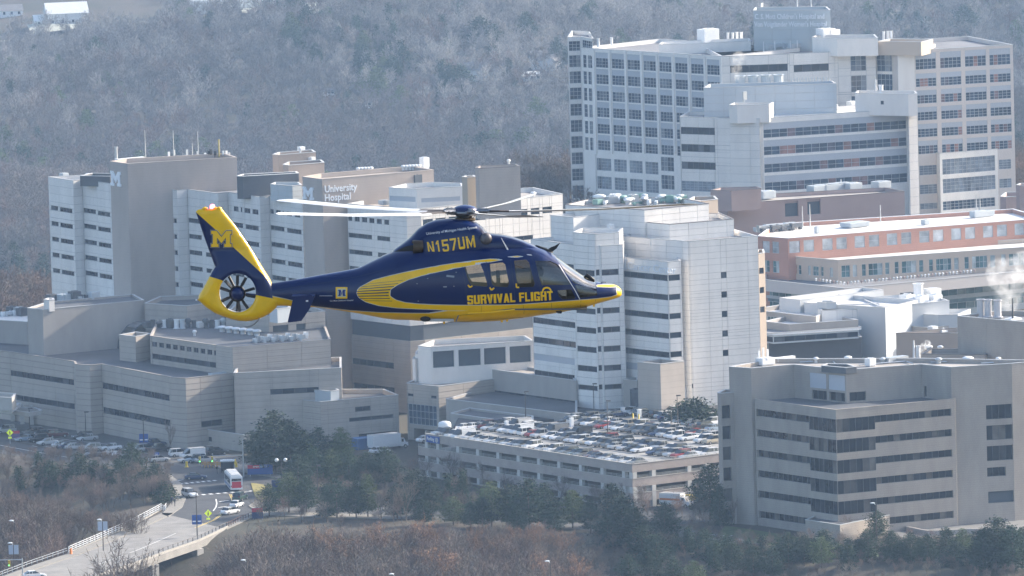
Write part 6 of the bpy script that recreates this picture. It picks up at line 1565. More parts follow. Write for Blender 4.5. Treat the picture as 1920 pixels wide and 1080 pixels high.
def scatter(name, pts, protos, label_kind='stuff'):
    me = bpy.data.meshes.new(name); me.from_pydata([tuple(p[0]) for p in pts], [], [])
    a = me.attributes.new('scl', 'FLOAT', 'POINT'); a.data.foreach_set('value', [p[1] for p in pts])
    a = me.attributes.new('rot', 'FLOAT_VECTOR', 'POINT'); a.data.foreach_set('vector', [c for p in pts for c in (0, 0, p[2])])
    a = me.attributes.new('var', 'INT', 'POINT'); a.data.foreach_set('value', [p[3] for p in pts])
    o = link(name, me, kind=label_kind)
    ng = bpy.data.node_groups.new(name, 'GeometryNodeTree')
    ng.interface.new_socket('Geometry', in_out='INPUT', socket_type='NodeSocketGeometry'); ng.interface.new_socket('Geometry', in_out='OUTPUT', socket_type='NodeSocketGeometry')
    N = ng.nodes; gi = N.new('NodeGroupInput'); go = N.new('NodeGroupOutput'); jn = N.new('GeometryNodeJoinGeometry')
    def na(nm, ty): q = N.new('GeometryNodeInputNamedAttribute'); q.data_type = ty; q.inputs[0].default_value = nm; return q.outputs[0]
    s_, r_, v_ = na('scl', 'FLOAT'), na('rot', 'FLOAT_VECTOR'), na('var', 'INT')
    for k, po in enumerate(protos):
        oi = N.new('GeometryNodeObjectInfo'); oi.inputs['Object'].default_value = po; oi.inputs['As Instance'].default_value = True
        cp = N.new('FunctionNodeCompare'); cp.data_type = 'INT'; cp.operation = 'EQUAL'; ng.links.new(v_, cp.inputs[2]); cp.inputs[3].default_value = k
        ip = N.new('GeometryNodeInstanceOnPoints'); ng.links.new(gi.outputs[0], ip.inputs['Points']); ng.links.new(cp.outputs[0], ip.inputs['Selection'])
        ng.links.new(oi.outputs['Geometry'], ip.inputs['Instance']); ng.links.new(r_, ip.inputs['Rotation']); ng.links.new(s_, ip.inputs['Scale']); ng.links.new(ip.outputs[0], jn.inputs[0])
    ng.links.new(jn.outputs[0], go.inputs[0])
    o.modifiers.new('scatter', 'NODES').node_group = ng
    return o
def joined(name, tm, cm_):
    """prototype of trunk and crown in one mesh, not linked to the scene"""
    bm = bmesh.new(); bm.from_mesh(tm); n0 = len(bm.faces); bm.from_mesh(cm_); bm.faces.ensure_lookup_table()
    for f in bm.faces[n0:]: f.material_index = 1
    me = bpy.data.meshes.new(name); bm.to_mesh(me); bm.free(); me.materials.append(tm.materials[0]); me.materials.append(cm_.materials[0])
    return bpy.data.objects.new(name, me)
PB = [joined('bare_proto', *b_) for b_ in BT]
scatter('thicket', SCAT, PB)
# far woodland on the hills
def far_mat(n, c): return mat(n, c, .95, .46, .0042, objrand=.07)
TWF = [far_mat('far_twigs_brown', (.135, .118, .108)), far_mat('far_twigs_grey', (.15, .138, .132)), far_mat('far_twigs_red', (.16, .12, .105))]
PF = []
for s_ in range(3):
    tb, cb = bare_tree(140 + s_, 10, .6, 7, .05); PF.append(joined('far_proto', tb.mesh('t', [BARK]), cb.mesh('c', [TWF[s_]])))
HAZED = far_mat('far_twigs_hazed', (.25, .235, .225))  # crown colour paled to imitate thicker haze over the farthest trees
PF.append(joined('far_conifer', CT[0][0], CT[0][1])); PF.append(joined('far_conifer', CT[3][0], CT[3][1])); PF.append(joined('far_spruce', CT[2][0], CT[2][1]))
tb, cb = bare_tree(150, 10, .6, 7, .05); PF.append(joined('far_hazed', tb.mesh('t', [BARK]), cb.mesh('c', [HAZED])))
FW = []
rf_ = random.Random(77)
y = 2760.0
while y < 5700:
    half = y * 0.062 + 22
    st_ = 9.0 if y < 4300 else 10.5
    x = -half
    while x < half:
        px_, py_ = x + rf_.uniform(-3, 3), y + rf_.uniform(-3, 3)
        if px_ > 15 and y < 2900: x += st_; continue
        n_ = math.sin(px_ * .021 + 3) * math.cos(py_ * .009) + math.sin(px_ * .05 + py_ * .013) * .5
        clear = False
        qx, qy = proj((px_, py_, terrain_z(px_, py_) + 2))
        if (qy < 100 - (qx / 9) and qx < 300 and rf_.random() < .9) or (qy < 42 and qx < 620 and rf_.random() < .7): clear = True
        if (qy < 40 and 700 < qx < 1250 and rf_.random() < .25): clear = True
        for (cx, cy_, r_) in ((1015, 140, 38), (912, 155, 30), (700, 205, 10), (615, 182, 8)):
            if abs(qx - cx) < r_ and -4 < qy - cy_ < 16: clear = True
        if not clear:
            v = 0 if n_ > .2 else 1
            if rf_.random() < .18: v = 2
            if rf_.random() < sm(4000, 4800, py_ + 260 * math.sin(px_ * .012)) * .85: v = 6  # share of haze-coloured crowns grows with distance
            if rf_.random() < .03 + (.35 if n_ < -.95 else 0) + (.05 if qy < 120 and qx > 500 else 0): v = rf_.choice([3, 4, 5])
            FW.append((Vector((px_, py_, terrain_z(px_, py_) - .5)), rf_.uniform(1.1, 1.8), rf_.uniform(0, 6.28), v))
        x += st_
    y += st_ * 1.25
# woods just behind the hospitals
for i in range(120):
    qx = rf_.uniform(960, 1110) if i < 60 else rf_.uniform(1890, 1960); D = rf_.uniform(2280, 2480)
    T = pd(qx, 400, D)
    if qx > 1000 and D < 2400: continue
    FW.append((Vector((T.x, D, 0)), rf_.uniform(.9, 1.4), rf_.uniform(0, 6.28), rf_.choice([0, 1, 1, 2])))
for i in range(120):
    T = pd(rf_.uniform(-30, 96), 500, rf_.uniform(2120, 2235)); FW.append((Vector((T.x, T.y, 0)), rf_.uniform(.8, 1.3), rf_.uniform(0, 6.28), rf_.choice([0, 2, 2])))
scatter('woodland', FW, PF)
# stand-out evergreens on the hill
for i, (x, yt, hg, v, lb) in enumerate([(872, 252, 15, 5, 'large dark evergreen on the hillside, left of the clump behind the hospital'), (905, 246, 16, 0, 'large dark evergreen in the middle of the clump behind the hospital'), (930, 243, 15, 3, 'olive green evergreen at the right of the clump behind the hospital'),
        (892, 268, 13, 1, 'lower dark evergreen in front of the clump behind the hospital'), (985, 238, 16, 3, 'pale olive evergreen on its own near the tall hospital'), (972, 250, 13, 0, 'small evergreen beside the pale olive one'), (827, 110, 17, 2, 'dark narrow evergreen, left of three beside the far house'), (842, 117, 15, 2, 'dark narrow evergreen, middle of three beside the far house'),
        (862, 120, 16, 5, 'wider dark evergreen, right of three beside the far house'), (900, 30, 18, 0, 'tall evergreen high on the far hill'), (954, 108, 14, 2, 'narrow evergreen right of the far grey house'), (568, 75, 14, 2, 'small dark evergreen far up the hill at centre left'), (600, 82, 12, 2, 'smaller dark evergreen next right of the centre left one'),
        (1808, 10, 18, 0, 'dark evergreen on the hill above the right wing'), (1685, 22, 17, 2, 'dark evergreen on the hill right of the sign box'), (1735, 30, 15, 1, 'evergreen on the hill right of the sign box, further right')]):
    lo, hi = 2700, 5700
    for _ in range(60):
        D = (lo + hi) / 2; T = pd(x, yt, D)
        if T.z - terrain_z(T.x, T.y) > hg: lo = D
        else: hi = D
    P_ = Vector((T.x, T.y, terrain_z(T.x, T.y)))
    place('evergreen_tree', CT[v], P_, hg, i, lb, 'tree', None, 1.5 if hg > 14 and v != 2 else 1.1)
# far houses and big roofs
def ground_hit(px, py):
    lo = None; D = 2760
    while D < 6800:
        T = pd(px, py, D)
        if T.z < terrain_z(T.x, T.y): return T, D
        D += 8
    return pd(px, py, 6800), 6800
def house(px, py, W, Dp, Hh, roofm, label, wallm=None, rz=.2, lift=0, n=3):
    T, D = ground_hit(px, py); z = terrain_z(T.x, T.y); wallm = wallm or WHITEP
    t = thing('house', label, 'house', (T.x, T.y, z + lift), rz); w = MB(); w.box(-W / 2, W / 2, -Dp / 2, Dp / 2, -3, Hh); w.poly([(-W / 2, -Dp / 2, Hh), (-W / 2, 0, Hh + Dp * .36), (-W / 2, Dp / 2, Hh)]); w.poly([(W / 2, -Dp / 2, Hh), (W / 2, Dp / 2, Hh), (W / 2, 0, Hh + Dp * .36)])
    link('wall', w.mesh('wall', [wallm]), t); r_ = MB(); o_ = .5
    for sy in (-1, 1): r_.quad((-W / 2 - o_, sy * (Dp / 2 + o_), Hh - .2), (W / 2 + o_, sy * (Dp / 2 + o_), Hh - .2), (W / 2 + o_, 0, Hh + Dp * .38), (-W / 2 - o_, 0, Hh + Dp * .38))
    link('roof', r_.mesh('roof', [roofm]), t)
    for k in range(n): g = MB(); x = -W / 2 + W * (k + .5) / n; g.box(x - .6, x + .6, -Dp / 2 - .06, -Dp / 2 - .01, .9, 2.4); link('window', g.mesh('window', [G_BAND]), t)
GR_ = mat('grey_shingles', (.2, .19, .19), .8, .1, .3); WR_ = mat('bright_roof', (.75, .74, .7), .3, .05, .3, spec=.8)
house(1018, 128, 12, 9, 5, GR_, 'white gabled house on the wooded hill left of the tall hospital'); house(1040, 134, 9, 8, 5, GR_, 'second white house just right of the gabled one on the hill', rz=.9)
house(896, 152, 13, 9, 5, GR_, 'grey-roofed house on the hill beside the dark evergreens', WHITEP, rz=-.3); house(926, 150, 12, 9, 4, GR_, 'long grey-roofed house right of the evergreens on the hill', GREYM, rz=.1); house(996, 154, 9, 5, 2.5, WR_, 'small pale shed on the hill below the gabled house')
house(124, 47, 22, 14, 6, WR_, 'bright long building far off at the top left', WR_, n=4); house(88, 50, 14, 8, 3, WR_, 'low bright building left of the bright long one at the top left', WR_); house(412, 22, 38, 16, 7, WR_, 'bright long shed near the top edge left of centre', WR_, n=5); house(20, 31, 12, 8, 3, GR_, 'small pale roof near the top left corner')
house(700, 204, 7, 5, 2.2, GR_, 'tiny pale roof among the far bare trees at centre'); house(616, 181, 5, 4, 2, GR_, 'tiny white roof among the far bare trees left of centre'); house(530, 15, 26, 10, 4, WR_, 'low pale shed at the top edge left of the evergreens', WR_)
for nm, pts_ in (('road', [(-60, 85), (0, 84), (40, 80), (75, 78), (75, 82), (30, 86), (-60, 93)]), ('field', [(420, 28), (540, 14), (640, 12), (700, 20), (640, 30), (500, 36)]), ('field', [(50, 55), (150, 52), (150, 62), (60, 72)])):
    mb = MB(); Q = [ground_hit(x, y)[0] for x, y in pts_]; mb.poly([(q.x, q.y, terrain_z(q.x, q.y) + 2.0) for q in Q]); link(nm, mb.mesh(nm, [CONC if nm == 'road' else mat('pale_field', (.42, .42, .34), .9, .15, .02)]), kind='structure')
# hedge shrubs along the podium and the grass by the bridge end
sheet('lawn', [(1360, 985), (1580, 1020), (1660, 1030), (1660, 1045), (1500, 1030), (1340, 1008)], .02, GRASS)
sheet('planting_bed', [(470, 905), (520, 912), (518, 930), (490, 940), (478, 930)], .15, mat('dry_grass', (.25, .22, .08), .95, .3, .5), h=.15)
# ================================================================== the helicopter
HS = 12.7 / 796.0           # metres per picture pixel at the helicopter
HD = HS * FPX
HA = math.radians(3.4)      # we look down on it by this angle
HO = pd(790, 505, HD)
hx = _r.copy(); hy = _f * math.cos(HA) + _u * math.sin(HA); hz_ = _u * math.cos(HA) - _f * math.sin(HA)
HELI = thing('helicopter', 'dark blue and yellow twin-engine medical helicopter flying in front of the hospitals', 'helicopter', HO)
HELI.matrix_world = Matrix(((hx.x, hy.x, hz_.x, HO.x), (hx.y, hy.y, hz_.y, HO.y), (hx.z, hy.z, hz_.z, HO.z), (0, 0, 0, 1)))
SA, CA = math.sin(HA), math.cos(HA)
def LZ(py, y=0.0): return ((505 - py) * HS - y * SA) / CA
def LP(px, py, y=0.0): return Vector(((px - 790) * HS, y, LZ(py, y)))
def z1(x, y): return (350 + x / 3.6, 340 + y / 3.6)
def z2(x, y): return (700 + x / 3.6, 340 + y / 3.6)
# ---- paint with the livery held as a distance field on the skin
def livery(name, yellow=(.93, .54, .006), navy=(.0008, .015, .088), outline=True):
    m = bpy.data.materials.new(name); m.use_nodes = True; nt = m.node_tree; b = nt.nodes['Principled BSDF']
    b.inputs['Roughness'].default_value = .32; b.inputs['Coat Weight'].default_value = .45; b.inputs['Coat Roughness'].default_value = .07; b.inputs['Specular IOR Level'].default_value = .25
    at = nt.nodes.new('ShaderNodeAttribute'); at.attribute_name = 'livery'
    def gt(v): q = nt.nodes.new('ShaderNodeMath'); q.operation = 'GREATER_THAN'; q.inputs[1].default_value = v; nt.links.new(at.outputs['Fac'], q.inputs[0]); return q.outputs[0]
    def mix(f, a, c):
        q = nt.nodes.new('ShaderNodeMix'); q.data_type = 'RGBA'; nt.links.new(f, q.inputs[0])
        for s_, k in ((a, 6), (c, 7)):
            if isinstance(s_, tuple): q.inputs[k].default_value = (*s_, 1)
            else: nt.links.new(s_, q.inputs[k])
        return q.outputs[2]
    w_ = mix(gt(-.55 if outline else 0.0), navy, (.6, .6, .6)); o_ = mix(gt(.35 if outline else 0.0), w_, yellow)
    geo = nt.nodes.new('ShaderNodeTexCoord'); nz = nt.nodes.new('ShaderNodeTexNoise'); nz.inputs['Scale'].default_value = 2.2; nz.inputs['Detail'].default_value = 8; nt.links.new(geo.outputs['Object'], nz.inputs['Vector'])
    mr = nt.nodes.new('ShaderNodeMapRange'); mr.inputs[1].default_value = .3; mr.inputs[2].default_value = .75; mr.inputs[3].default_value = 1.04; mr.inputs[4].default_value = .88; nt.links.new(nz.outputs['Fac'], mr.inputs[0])
    vm = nt.nodes.new('ShaderNodeVectorMath'); vm.operation = 'SCALE'; nt.links.new(o_, vm.inputs[0]); nt.links.new(mr.outputs[0], vm.inputs['Scale']); nt.links.new(vm.outputs[0], b.inputs['Base Color'])
    mr2 = nt.nodes.new('ShaderNodeMapRange'); mr2.inputs[3].default_value = .24; mr2.inputs[4].default_value = .45; nt.links.new(nz.outputs['Fac'], mr2.inputs[0]); nt.links.new(mr2.outputs[0], b.inputs['Roughness'])
    m.diffuse_color = (*navy, 1)
    return m
LIV = livery('navy_and_yellow_paint'); LIVF = livery('fin_paint', outline=False)
NAVY = mat('navy_paint', (.0008, .015, .088), .3, 0, coat=.45, spec=.25); YELP = mat('yellow_paint', (.93, .54, .006), .35, 0, coat=.5); WHP = mat('white_marking', (.75, .75, .76), .4, 0)
HDK = mat('black_trim', (.012, .012, .014), .45, 0); HMET = mat('hub_metal', (.3, .31, .33), .3, .2, 3., metal=.85); HBURN = mat('burnt_metal', (.10, .075, .055), .4, .3, 4., metal=.8)
HINT = mat('cabin_lining', (.11, .105, .10), .8, .1, 2.); HSEAT = mat('seat_cloth', (.16, .14, .12), .9, .1, 2.); BLADE = mat('blade_grey', (.68, .68, .67), .35, .05, 2., coat=.3); BROOT = mat('blade_root_brown', (.09, .075, .065), .5, .1, 2.)
def sd_poly(px, py, poly):
    P = np.asarray(poly, float); best = np.full(px.shape, 1e9); ins = np.zeros(px.shape, bool)
    for i in range(len(P)):
        a, c = P[i], P[(i + 1) % len(P)]; e = c - a; L2 = max(e @ e, 1e-9)
        t = np.clip(((px - a[0]) * e[0] + (py - a[1]) * e[1]) / L2, 0, 1); d = np.hypot(px - a[0] - t * e[0], py - a[1] - t * e[1]); best = np.minimum(best, d)
        cond = ((a[1] > py) != (c[1] > py)); xx = a[0] + (py - a[1]) * e[0] / (e[1] if abs(e[1]) > 1e-9 else 1e-9); ins ^= cond & (px < xx)
    return np.where(ins, best, -best)
SWOOSH = [z2(*p) for p in [(1112, 492), (1060, 492), (900, 512), (750, 528), (600, 545), (450, 568), (300, 596), (200, 617), (100, 640), (0, 666)]] + [z1(*p) for p in [(1210, 693), (1168, 716), (1145, 745), (1160, 783), (1210, 815), (1300, 840), (1420, 855), (1560, 862), (1700, 867)]] + \
    [z2(*p) for p in [(500, 873), (700, 874), (720, 868), (720, 836), (540, 835), (400, 831), (300, 826), (220, 818), (160, 802), (120, 780), (108, 752), (122, 728), (170, 697), (240, 665), (330, 637), (450, 610), (600, 580), (750, 553), (900, 525), (1020, 506)]]
BELLY = [z1(*p) for p in [(560, 770), (700, 800), (850, 842), (960, 855), (1100, 871), (1300, 885), (1500, 889), (1640, 890)]] + [z2(*p) for p in [(450, 884), (600, 880), (700, 876), (710, 834), (850, 834), (1000, 829), (1200, 815), (1400, 800), (1500, 792), (1600, 780), (1645, 765), (1640, 740), (1645, 712), (1600, 715), (1508, 712), (1505, 700), (1640, 692), (1700, 700), (1700, 1100)]] + [(500, 700)]
NOSEN = [z2(*p) for p in [(1500, 722), (1560, 722), (1642, 728), (1636, 742), (1590, 765), (1575, 782), (1500, 792)]]
def livery_body(px, py):
    d = np.maximum(sd_poly(px, py, SWOOSH), sd_poly(px, py, BELLY)); return np.minimum(d, -sd_poly(px, py, NOSEN))
FINY = [z1(*p) for p in [(40, 150), (260, 150), (440, 430), (585, 655), (606, 748), (520, 632), (310, 440), (205, 335), (62, 207)]]
RINGY = [z1(*p) for p in [(60, 795), (150, 640), (243, 669), (347, 755), (455, 764), (600, 794), (745, 806), (745, 1000), (60, 1000)]]
def livery_fin(px, py): return np.maximum(sd_poly(px, py, FINY), sd_poly(px, py, RINGY))
def put_livery(me, fn):
    n = len(me.vertices); co = np.empty(n * 3, np.float32); me.vertices.foreach_get('co', co); co = co.reshape(-1, 3)
    px = co[:, 0] / HS + 790; py = 505 - (co[:, 2] * CA + -np.abs(co[:, 1]) * SA) / HS
    a = me.attributes.new('livery', 'FLOAT', 'POINT'); a.data.foreach_set('value', fn(px, py).astype(np.float32))
# ---- fuselage skin
BODY = [(500, 531, 574, .20), (508, 531, 574, .24), (516, 530, 573, .25), (560, 523, 575, .30), (600, 515.5, 577, .36), (640, 508.5, 583, .46), (672, 502, 588.5, .58), (700, 488, 594, .72), (720, 478, 598, .84), (742, 469, 600.5, .93),
        (770, 463, 601, .99), (800, 461, 603.5, 1.02), (860, 459, 604.5, 1.04), (900, 457, 604.5, 1.04), (942, 456, 602, 1.04), (980, 456.5, 597, 1.04), (1000, 460.5, 594, 1.03), (1019, 467, 591, 1.01), (1033, 474.5, 589.3, .98), (1050, 485, 586.5, .94),
        (1069, 499, 583, .88), (1089, 513, 578.5, .80), (1100, 520, 576, .745), (1117, 527.5, 570.5, .64), (1133, 530.5, 566, .54), (1148, 532.5, 562, .42), (1157, 535.5, 559, .32), (1163, 540, 556.5, .21), (1166, 546, 552.5, .10)]
COWL = [(736, 470, .36), (742, 465.5, .42), (755, 456, .5), (767, 446.5, .56), (783, 429, .61), (800, 418, .64), (817, 412, .66), (844, 409, .67), (872, 410.5, .67), (894, 417.5, .66), (906, 427, .64), (912, 436, .62), (925, 438, .62), (942, 440, .62), (960, 444, .60), (980, 450.5, .56), (1000, 459, .48), (1014, 466.5, .38), (1022, 471, .25)]
def interp(tab, x, k):
    xs_ = [r[0] for r in tab]; return float(np.interp(x, xs_, [r[k] for r in tab]))
def body_sec(px):
    t, b_, w = (interp(BODY, px, k) for k in (1, 2, 3)); zt_, zb_ = LZ(t), LZ(b_, -.35 * w)
    n = 2.3 + .5 * max(0, min(1, (px - 700) / 80)) - .5 * max(0, min(1, (px - 1090) / 60)); return zt_, zb_, w, n, .46
def cowl_sec(px):
    t, w = (interp(COWL, px, k) for k in (1, 2)); bt = 500 - 22 * max(0, min(1, (px - 830) / 40)) - 9 * max(0, min(1, (px - 905) / 40)); return LZ(t), LZ(bt), w, 2.6 + 1.2 * max(0, min(1, (px - 830) / 60)), .15
def surf_y(sec, X, Z):
    zt_, zb_, w, n, fc = sec(X / HS + 790); zc = zb_ + (zt_ - zb_) * fc; h = (zt_ - zc) if Z > zc else (zc - zb_); t = min(.999, abs(Z - zc) / max(h, 1e-4)); return w * (1 - t ** n) ** (1 / n)
def skin(sec, xs_, nr=56, inset=0.0):
    secs = []
    for px in xs_:
        zt_, zb_, w, n, fc = sec(px); zc = zb_ + (zt_ - zb_) * fc; ring_ = []
        for k in range(nr):
            a = 2 * math.pi * k / nr; c, s_ = math.cos(a), math.sin(a); h = (zt_ - zc) if s_ > 0 else (zc - zb_)
            ring_.append(((px - 790) * HS, (w - inset) * math.copysign(abs(c) ** (2 / n), c), zc + (h - inset) * math.copysign(abs(s_) ** (2 / n), s_)))
        secs.append(ring_)
    return loft(secs, None, 'skin')
xsb = list(np.arange(500, 1150, 5.0)) + [1148, 1152, 1155, 1158, 1160, 1162, 1164, 1165.5]
def fix(me):
    bm = bmesh.new(); bm.from_mesh(me); bmesh.ops.recalc_face_normals(bm, faces=bm.faces); bm.to_mesh(me); bm.free(); return me
outer = fix(skin(body_sec, xsb).mesh('fuselage', [LIV])); inner = fix(skin(body_sec, list(np.arange(862, 1108, 8.0)), 40, .06).mesh('inner', [HINT]))
WIN = {'W1': [(613, 578), (724, 560), (745, 610), (772, 700), (765, 710), (665, 702), (642, 668)], 'W2': [(783, 560), (872, 548), (890, 562), (917, 690), (905, 714), (818, 708), (800, 690)],
       'W3': [(948, 538), (1030, 530), (1050, 548), (1089, 690), (1080, 712), (986, 715), (970, 698)], 'W4': [(1090, 538), (1195, 541), (1238, 562), (1330, 690), (1322, 700), (1137, 700), (1124, 665)],
       'W5': [(1240, 736), (1335, 731), (1364, 786), (1350, 797), (1275, 797), (1250, 775)], 'W6': [(1358, 700), (1430, 712), (1508, 748), (1510, 776), (1398, 790)], 'WS': [(1224, 505), (1330, 520), (1480, 625), (1504, 690), (1506, 738), (1430, 704), (1350, 682), (1300, 612)]}
WIN = {k: [z2(*p) for p in v] for k, v in WIN.items()}
def prism_obj(polys, y0, y1, yref=-.97):
    b_ = MB()
    for pl in polys:
        q = [((x - 790) * HS, LZ(y, yref)) for x, y in pl]; n = len(q); o = len(b_.v)
        b_.v += [(x, y0, z) for x, z in q] + [(x, y1, z) for x, z in q]
        for i in range(n): j = (i + 1) % n; b_.f.append((o + i, o + j, o + n + j, o + n + i)); b_.m.append(0)
        b_.f.append(tuple(o + i for i in range(n - 1, -1, -1))); b_.m.append(0); b_.f.append(tuple(o + n + i for i in range(n))); b_.m.append(0)
    me = fix(b_.mesh('cut', [HINT])); o_ = bpy.data.objects.new('cut', me); COL.objects.link(o_); return o_
def boolean(me, cut, op='DIFFERENCE'):
    o_ = bpy.data.objects.new('tmp', me); COL.objects.link(o_); md = o_.modifiers.new('b', 'BOOLEAN'); md.operation = op; md.solver = 'EXACT'; md.object = cut
    try: md.material_mode = 'TRANSFER'
    except Exception: pass
    bpy.context.view_layer.update(); r = bpy.data.meshes.new_from_object(o_.evaluated_get(bpy.context.evaluated_depsgraph_get())); bpy.data.objects.remove(o_); return r
outer_keep = outer.copy()
io = bpy.data.objects.new('cut', inner); COL.objects.link(io)
shell = boolean(outer, io); bpy.data.objects.remove(io)
c1 = prism_obj([WIN[k] for k in ('W1', 'W2', 'W3', 'W4', 'W5', 'W6')], -1.4, 1.4); shell = boolean(shell, c1); bpy.data.objects.remove(c1)
c1 = prism_obj([WIN['WS']], -1.4, 1.4, -.5); shell = boolean(shell, c1); bpy.data.objects.remove(c1)
shell.name = 'fuselage'
put_livery(shell, livery_body)
for p in shell.polygons: p.use_smooth = True
fus = link('fuselage', shell, HELI)
def shade_auto(me, ang=35):
    try: me.set_sharp_from_angle(angle=math.radians(ang))
    except Exception: pass
shade_auto(shell)
# glazing cut from the same skin, each pane its own part
def tinted(name, tint, tr, rough=.02):
    m = bpy.data.materials.new(name); m.use_nodes = True; nt = m.node_tree; out = nt.nodes['Material Output']; nt.nodes.remove(nt.nodes['Principled BSDF'])
    g = nt.nodes.new('ShaderNodeBsdfGlossy'); g.inputs['Roughness'].default_value = rough; t_ = nt.nodes.new('ShaderNodeBsdfTransparent'); t_.inputs[0].default_value = (*tint, 1)
    fr = nt.nodes.new('ShaderNodeFresnel'); fr.inputs[0].default_value = 1.55; mm = nt.nodes.new('ShaderNodeMath'); mm.operation = 'MULTIPLY_ADD'; mm.inputs[1].default_value = .9; mm.inputs[2].default_value = tr; nt.links.new(fr.outputs[0], mm.inputs[0])
    mx_ = nt.nodes.new('ShaderNodeMixShader'); nt.links.new(mm.outputs[0], mx_.inputs[0]); nt.links.new(t_.outputs[0], mx_.inputs[1]); nt.links.new(g.outputs[0], mx_.inputs[2]); nt.links.new(mx_.outputs[0], out.inputs['Surface']); m.diffuse_color = (.05, .05, .06, 1); return m
TG = tinted('tinted_cabin_glass', (.56, .52, .46), .03); TG2 = tinted('clear_cockpit_glass', (.36, .37, .38), .06); TGW = tinted('windscreen_glass', (.5, .52, .55), .28, .09)
def pane(key, m, yref=-.97, side=None, name='window'):
    bm = bmesh.new(); bm.from_mesh(outer_keep); pl = [((x - 790) * HS, LZ(y, yref)) for x, y in WIN[key]]; cx = sum(p[0] for p in pl) / len(pl); cz = sum(p[1] for p in pl) / len(pl)
    for i in range(len(pl)):
        a, c = pl[i], pl[(i + 1) % len(pl)]; nrm = Vector((c[1] - a[1], 0, -(c[0] - a[0])))
        if nrm.x * (cx - a[0]) + nrm.z * (cz - a[1]) > 0: nrm = -nrm
        bmesh.ops.bisect_plane(bm, geom=bm.verts[:] + bm.edges[:] + bm.faces[:], plane_co=(a[0], 0, a[1]), plane_no=nrm, clear_outer=True)
    if side:
        bmesh.ops.bisect_plane(bm, geom=bm.verts[:] + bm.edges[:] + bm.faces[:], plane_co=(0, 0, 0), plane_no=(0, -side, 0), clear_outer=True)
    bm.normal_update()
    for v in bm.verts: v.co = v.co - v.normal * .018
    me = bpy.data.meshes.new(name); bm.to_mesh(me); bm.free(); me.materials.clear(); me.materials.append(m)
    for p in me.polygons: p.use_smooth = True
    return link(name, me, HELI)
TG3 = tinted('dark_cabin_glass', (.26, .25, .235), .03)
for k, m in (('W1', TG), ('W2', TG), ('W3', TG3), ('W4', TG2), ('W5', TG), ('W6', TG2)):
    for sd in (-1, 1): pane(k, m, side=sd)
pane('WS', TGW, -.5, None, 'windscreen')
# cowling above
cw = skin(cowl_sec, list(np.arange(737, 1021, 4.0)), 48).mesh('cowling', [NAVY], smooth=True); link('cowling', cw, HELI)
# ---- flat artwork laid on the skin
def drape(name, polys, m, sec=body_sec, off=.010, seg=.12, parent=None):
    """polys: triangles/quads/ngons in picture coordinates, draped on the starboard side"""
    bm = bmesh.new()
    for pl in polys:
        vs = [bm.verts.new(((x - 790) * HS, 0, (505 - y) * HS)) for x, y in pl]
        try: bm.faces.new(vs)
        except ValueError: pass
    bmesh.ops.triangulate(bm, faces=bm.faces[:])
    xs_ = [v.co.x for v in bm.verts]; zs_ = [v.co.z for v in bm.verts]
    k = math.ceil(min(xs_) / seg)
    while k * seg < max(xs_): bmesh.ops.bisect_plane(bm, geom=bm.verts[:] + bm.edges[:] + bm.faces[:], plane_co=(k * seg, 0, 0), plane_no=(1, 0, 0)); k += 1
    k = math.ceil(min(zs_) / seg)
    while k * seg < max(zs_): bmesh.ops.bisect_plane(bm, geom=bm.verts[:] + bm.edges[:] + bm.faces[:], plane_co=(0, 0, k * seg), plane_no=(0, 0, 1)); k += 1
    for v in bm.verts:
        zp = v.co.z; y = -.9
        for _ in range(6): Z = (zp - y * SA) / CA; y = -surf_y(sec, v.co.x, Z)
        v.co = Vector((v.co.x, y - off, (zp - (y - off) * SA) / CA))
    bmesh.ops.recalc_face_normals(bm, faces=bm.faces)
    me = bpy.data.meshes.new(name); bm.to_mesh(me); bm.free(); me.materials.append(m)
    return link(name, me, parent or HELI)
def text_polys(body, p0, p1, cap, squeeze=None, bold=0.0, shear=0.0):
    """lettering from p0 to p1 (baseline, picture pixels) with the given capital height in pixels"""
    cu = bpy.data.curves.new('t', 'FONT'); cu.body = body; cu.size = 1; cu.offset = bold; cu.resolution_u = 3; cu.shear = shear
    t = bpy.data.objects.new('t', cu); COL.objects.link(t); bpy.context.view_layer.update()
    me = bpy.data.meshes.new_from_object(t.evaluated_get(bpy.context.evaluated_depsgraph_get())); bpy.data.objects.remove(t)
    xs_ = [v.co.x for v in me.vertices]; x0, x1 = min(xs_), max(xs_); ch = .73
    L = math.hypot(p1[0] - p0[0], p1[1] - p0[1]); ex = ((p1[0] - p0[0]) / L, (p1[1] - p0[1]) / L)
    def T(v): u = (v.co.x - x0) / (x1 - x0) * L; w = v.co.y / ch * cap; return (p0[0] + ex[0] * u + ex[1] * w, p0[1] + ex[1] * u - w * ex[0])
    pts = [T(v) for v in me.vertices]; return [[pts[i] for i in p.vertices] for p in me.polygons]
drape('lettering', text_polys('University of Michigan Health System', z2(360, 362), z2(701, 318), 5.0, bold=.008), WHP, cowl_sec)
drape('lettering', text_polys("C.S. Mott Children's Hospital", z1(968, 811), z1(1126, 806), 2.6, bold=.01), WHP)
arch = []
for k in range(12):
    a0, a1 = math.pi * (1 - k / 12), math.pi * (1 - (k + 1) / 12)
    def Q(a, r): return z2(1170 + 33 * math.cos(a) * r, 752 - 40 * math.sin(a) ** .7 * r if math.sin(a) > 0 else 752)
    arch.append([Q(a0, 1), Q(a1, 1), Q(a1, .72), Q(a0, .72)])
drape('helmet_emblem', arch, YELP)
def mpoly(x0, y0, x1, y1, grow=0.0):
    return [(x0 + x * (x1 - x0), y1 - y * (y1 - y0)) for x, y in BLOCK_M]
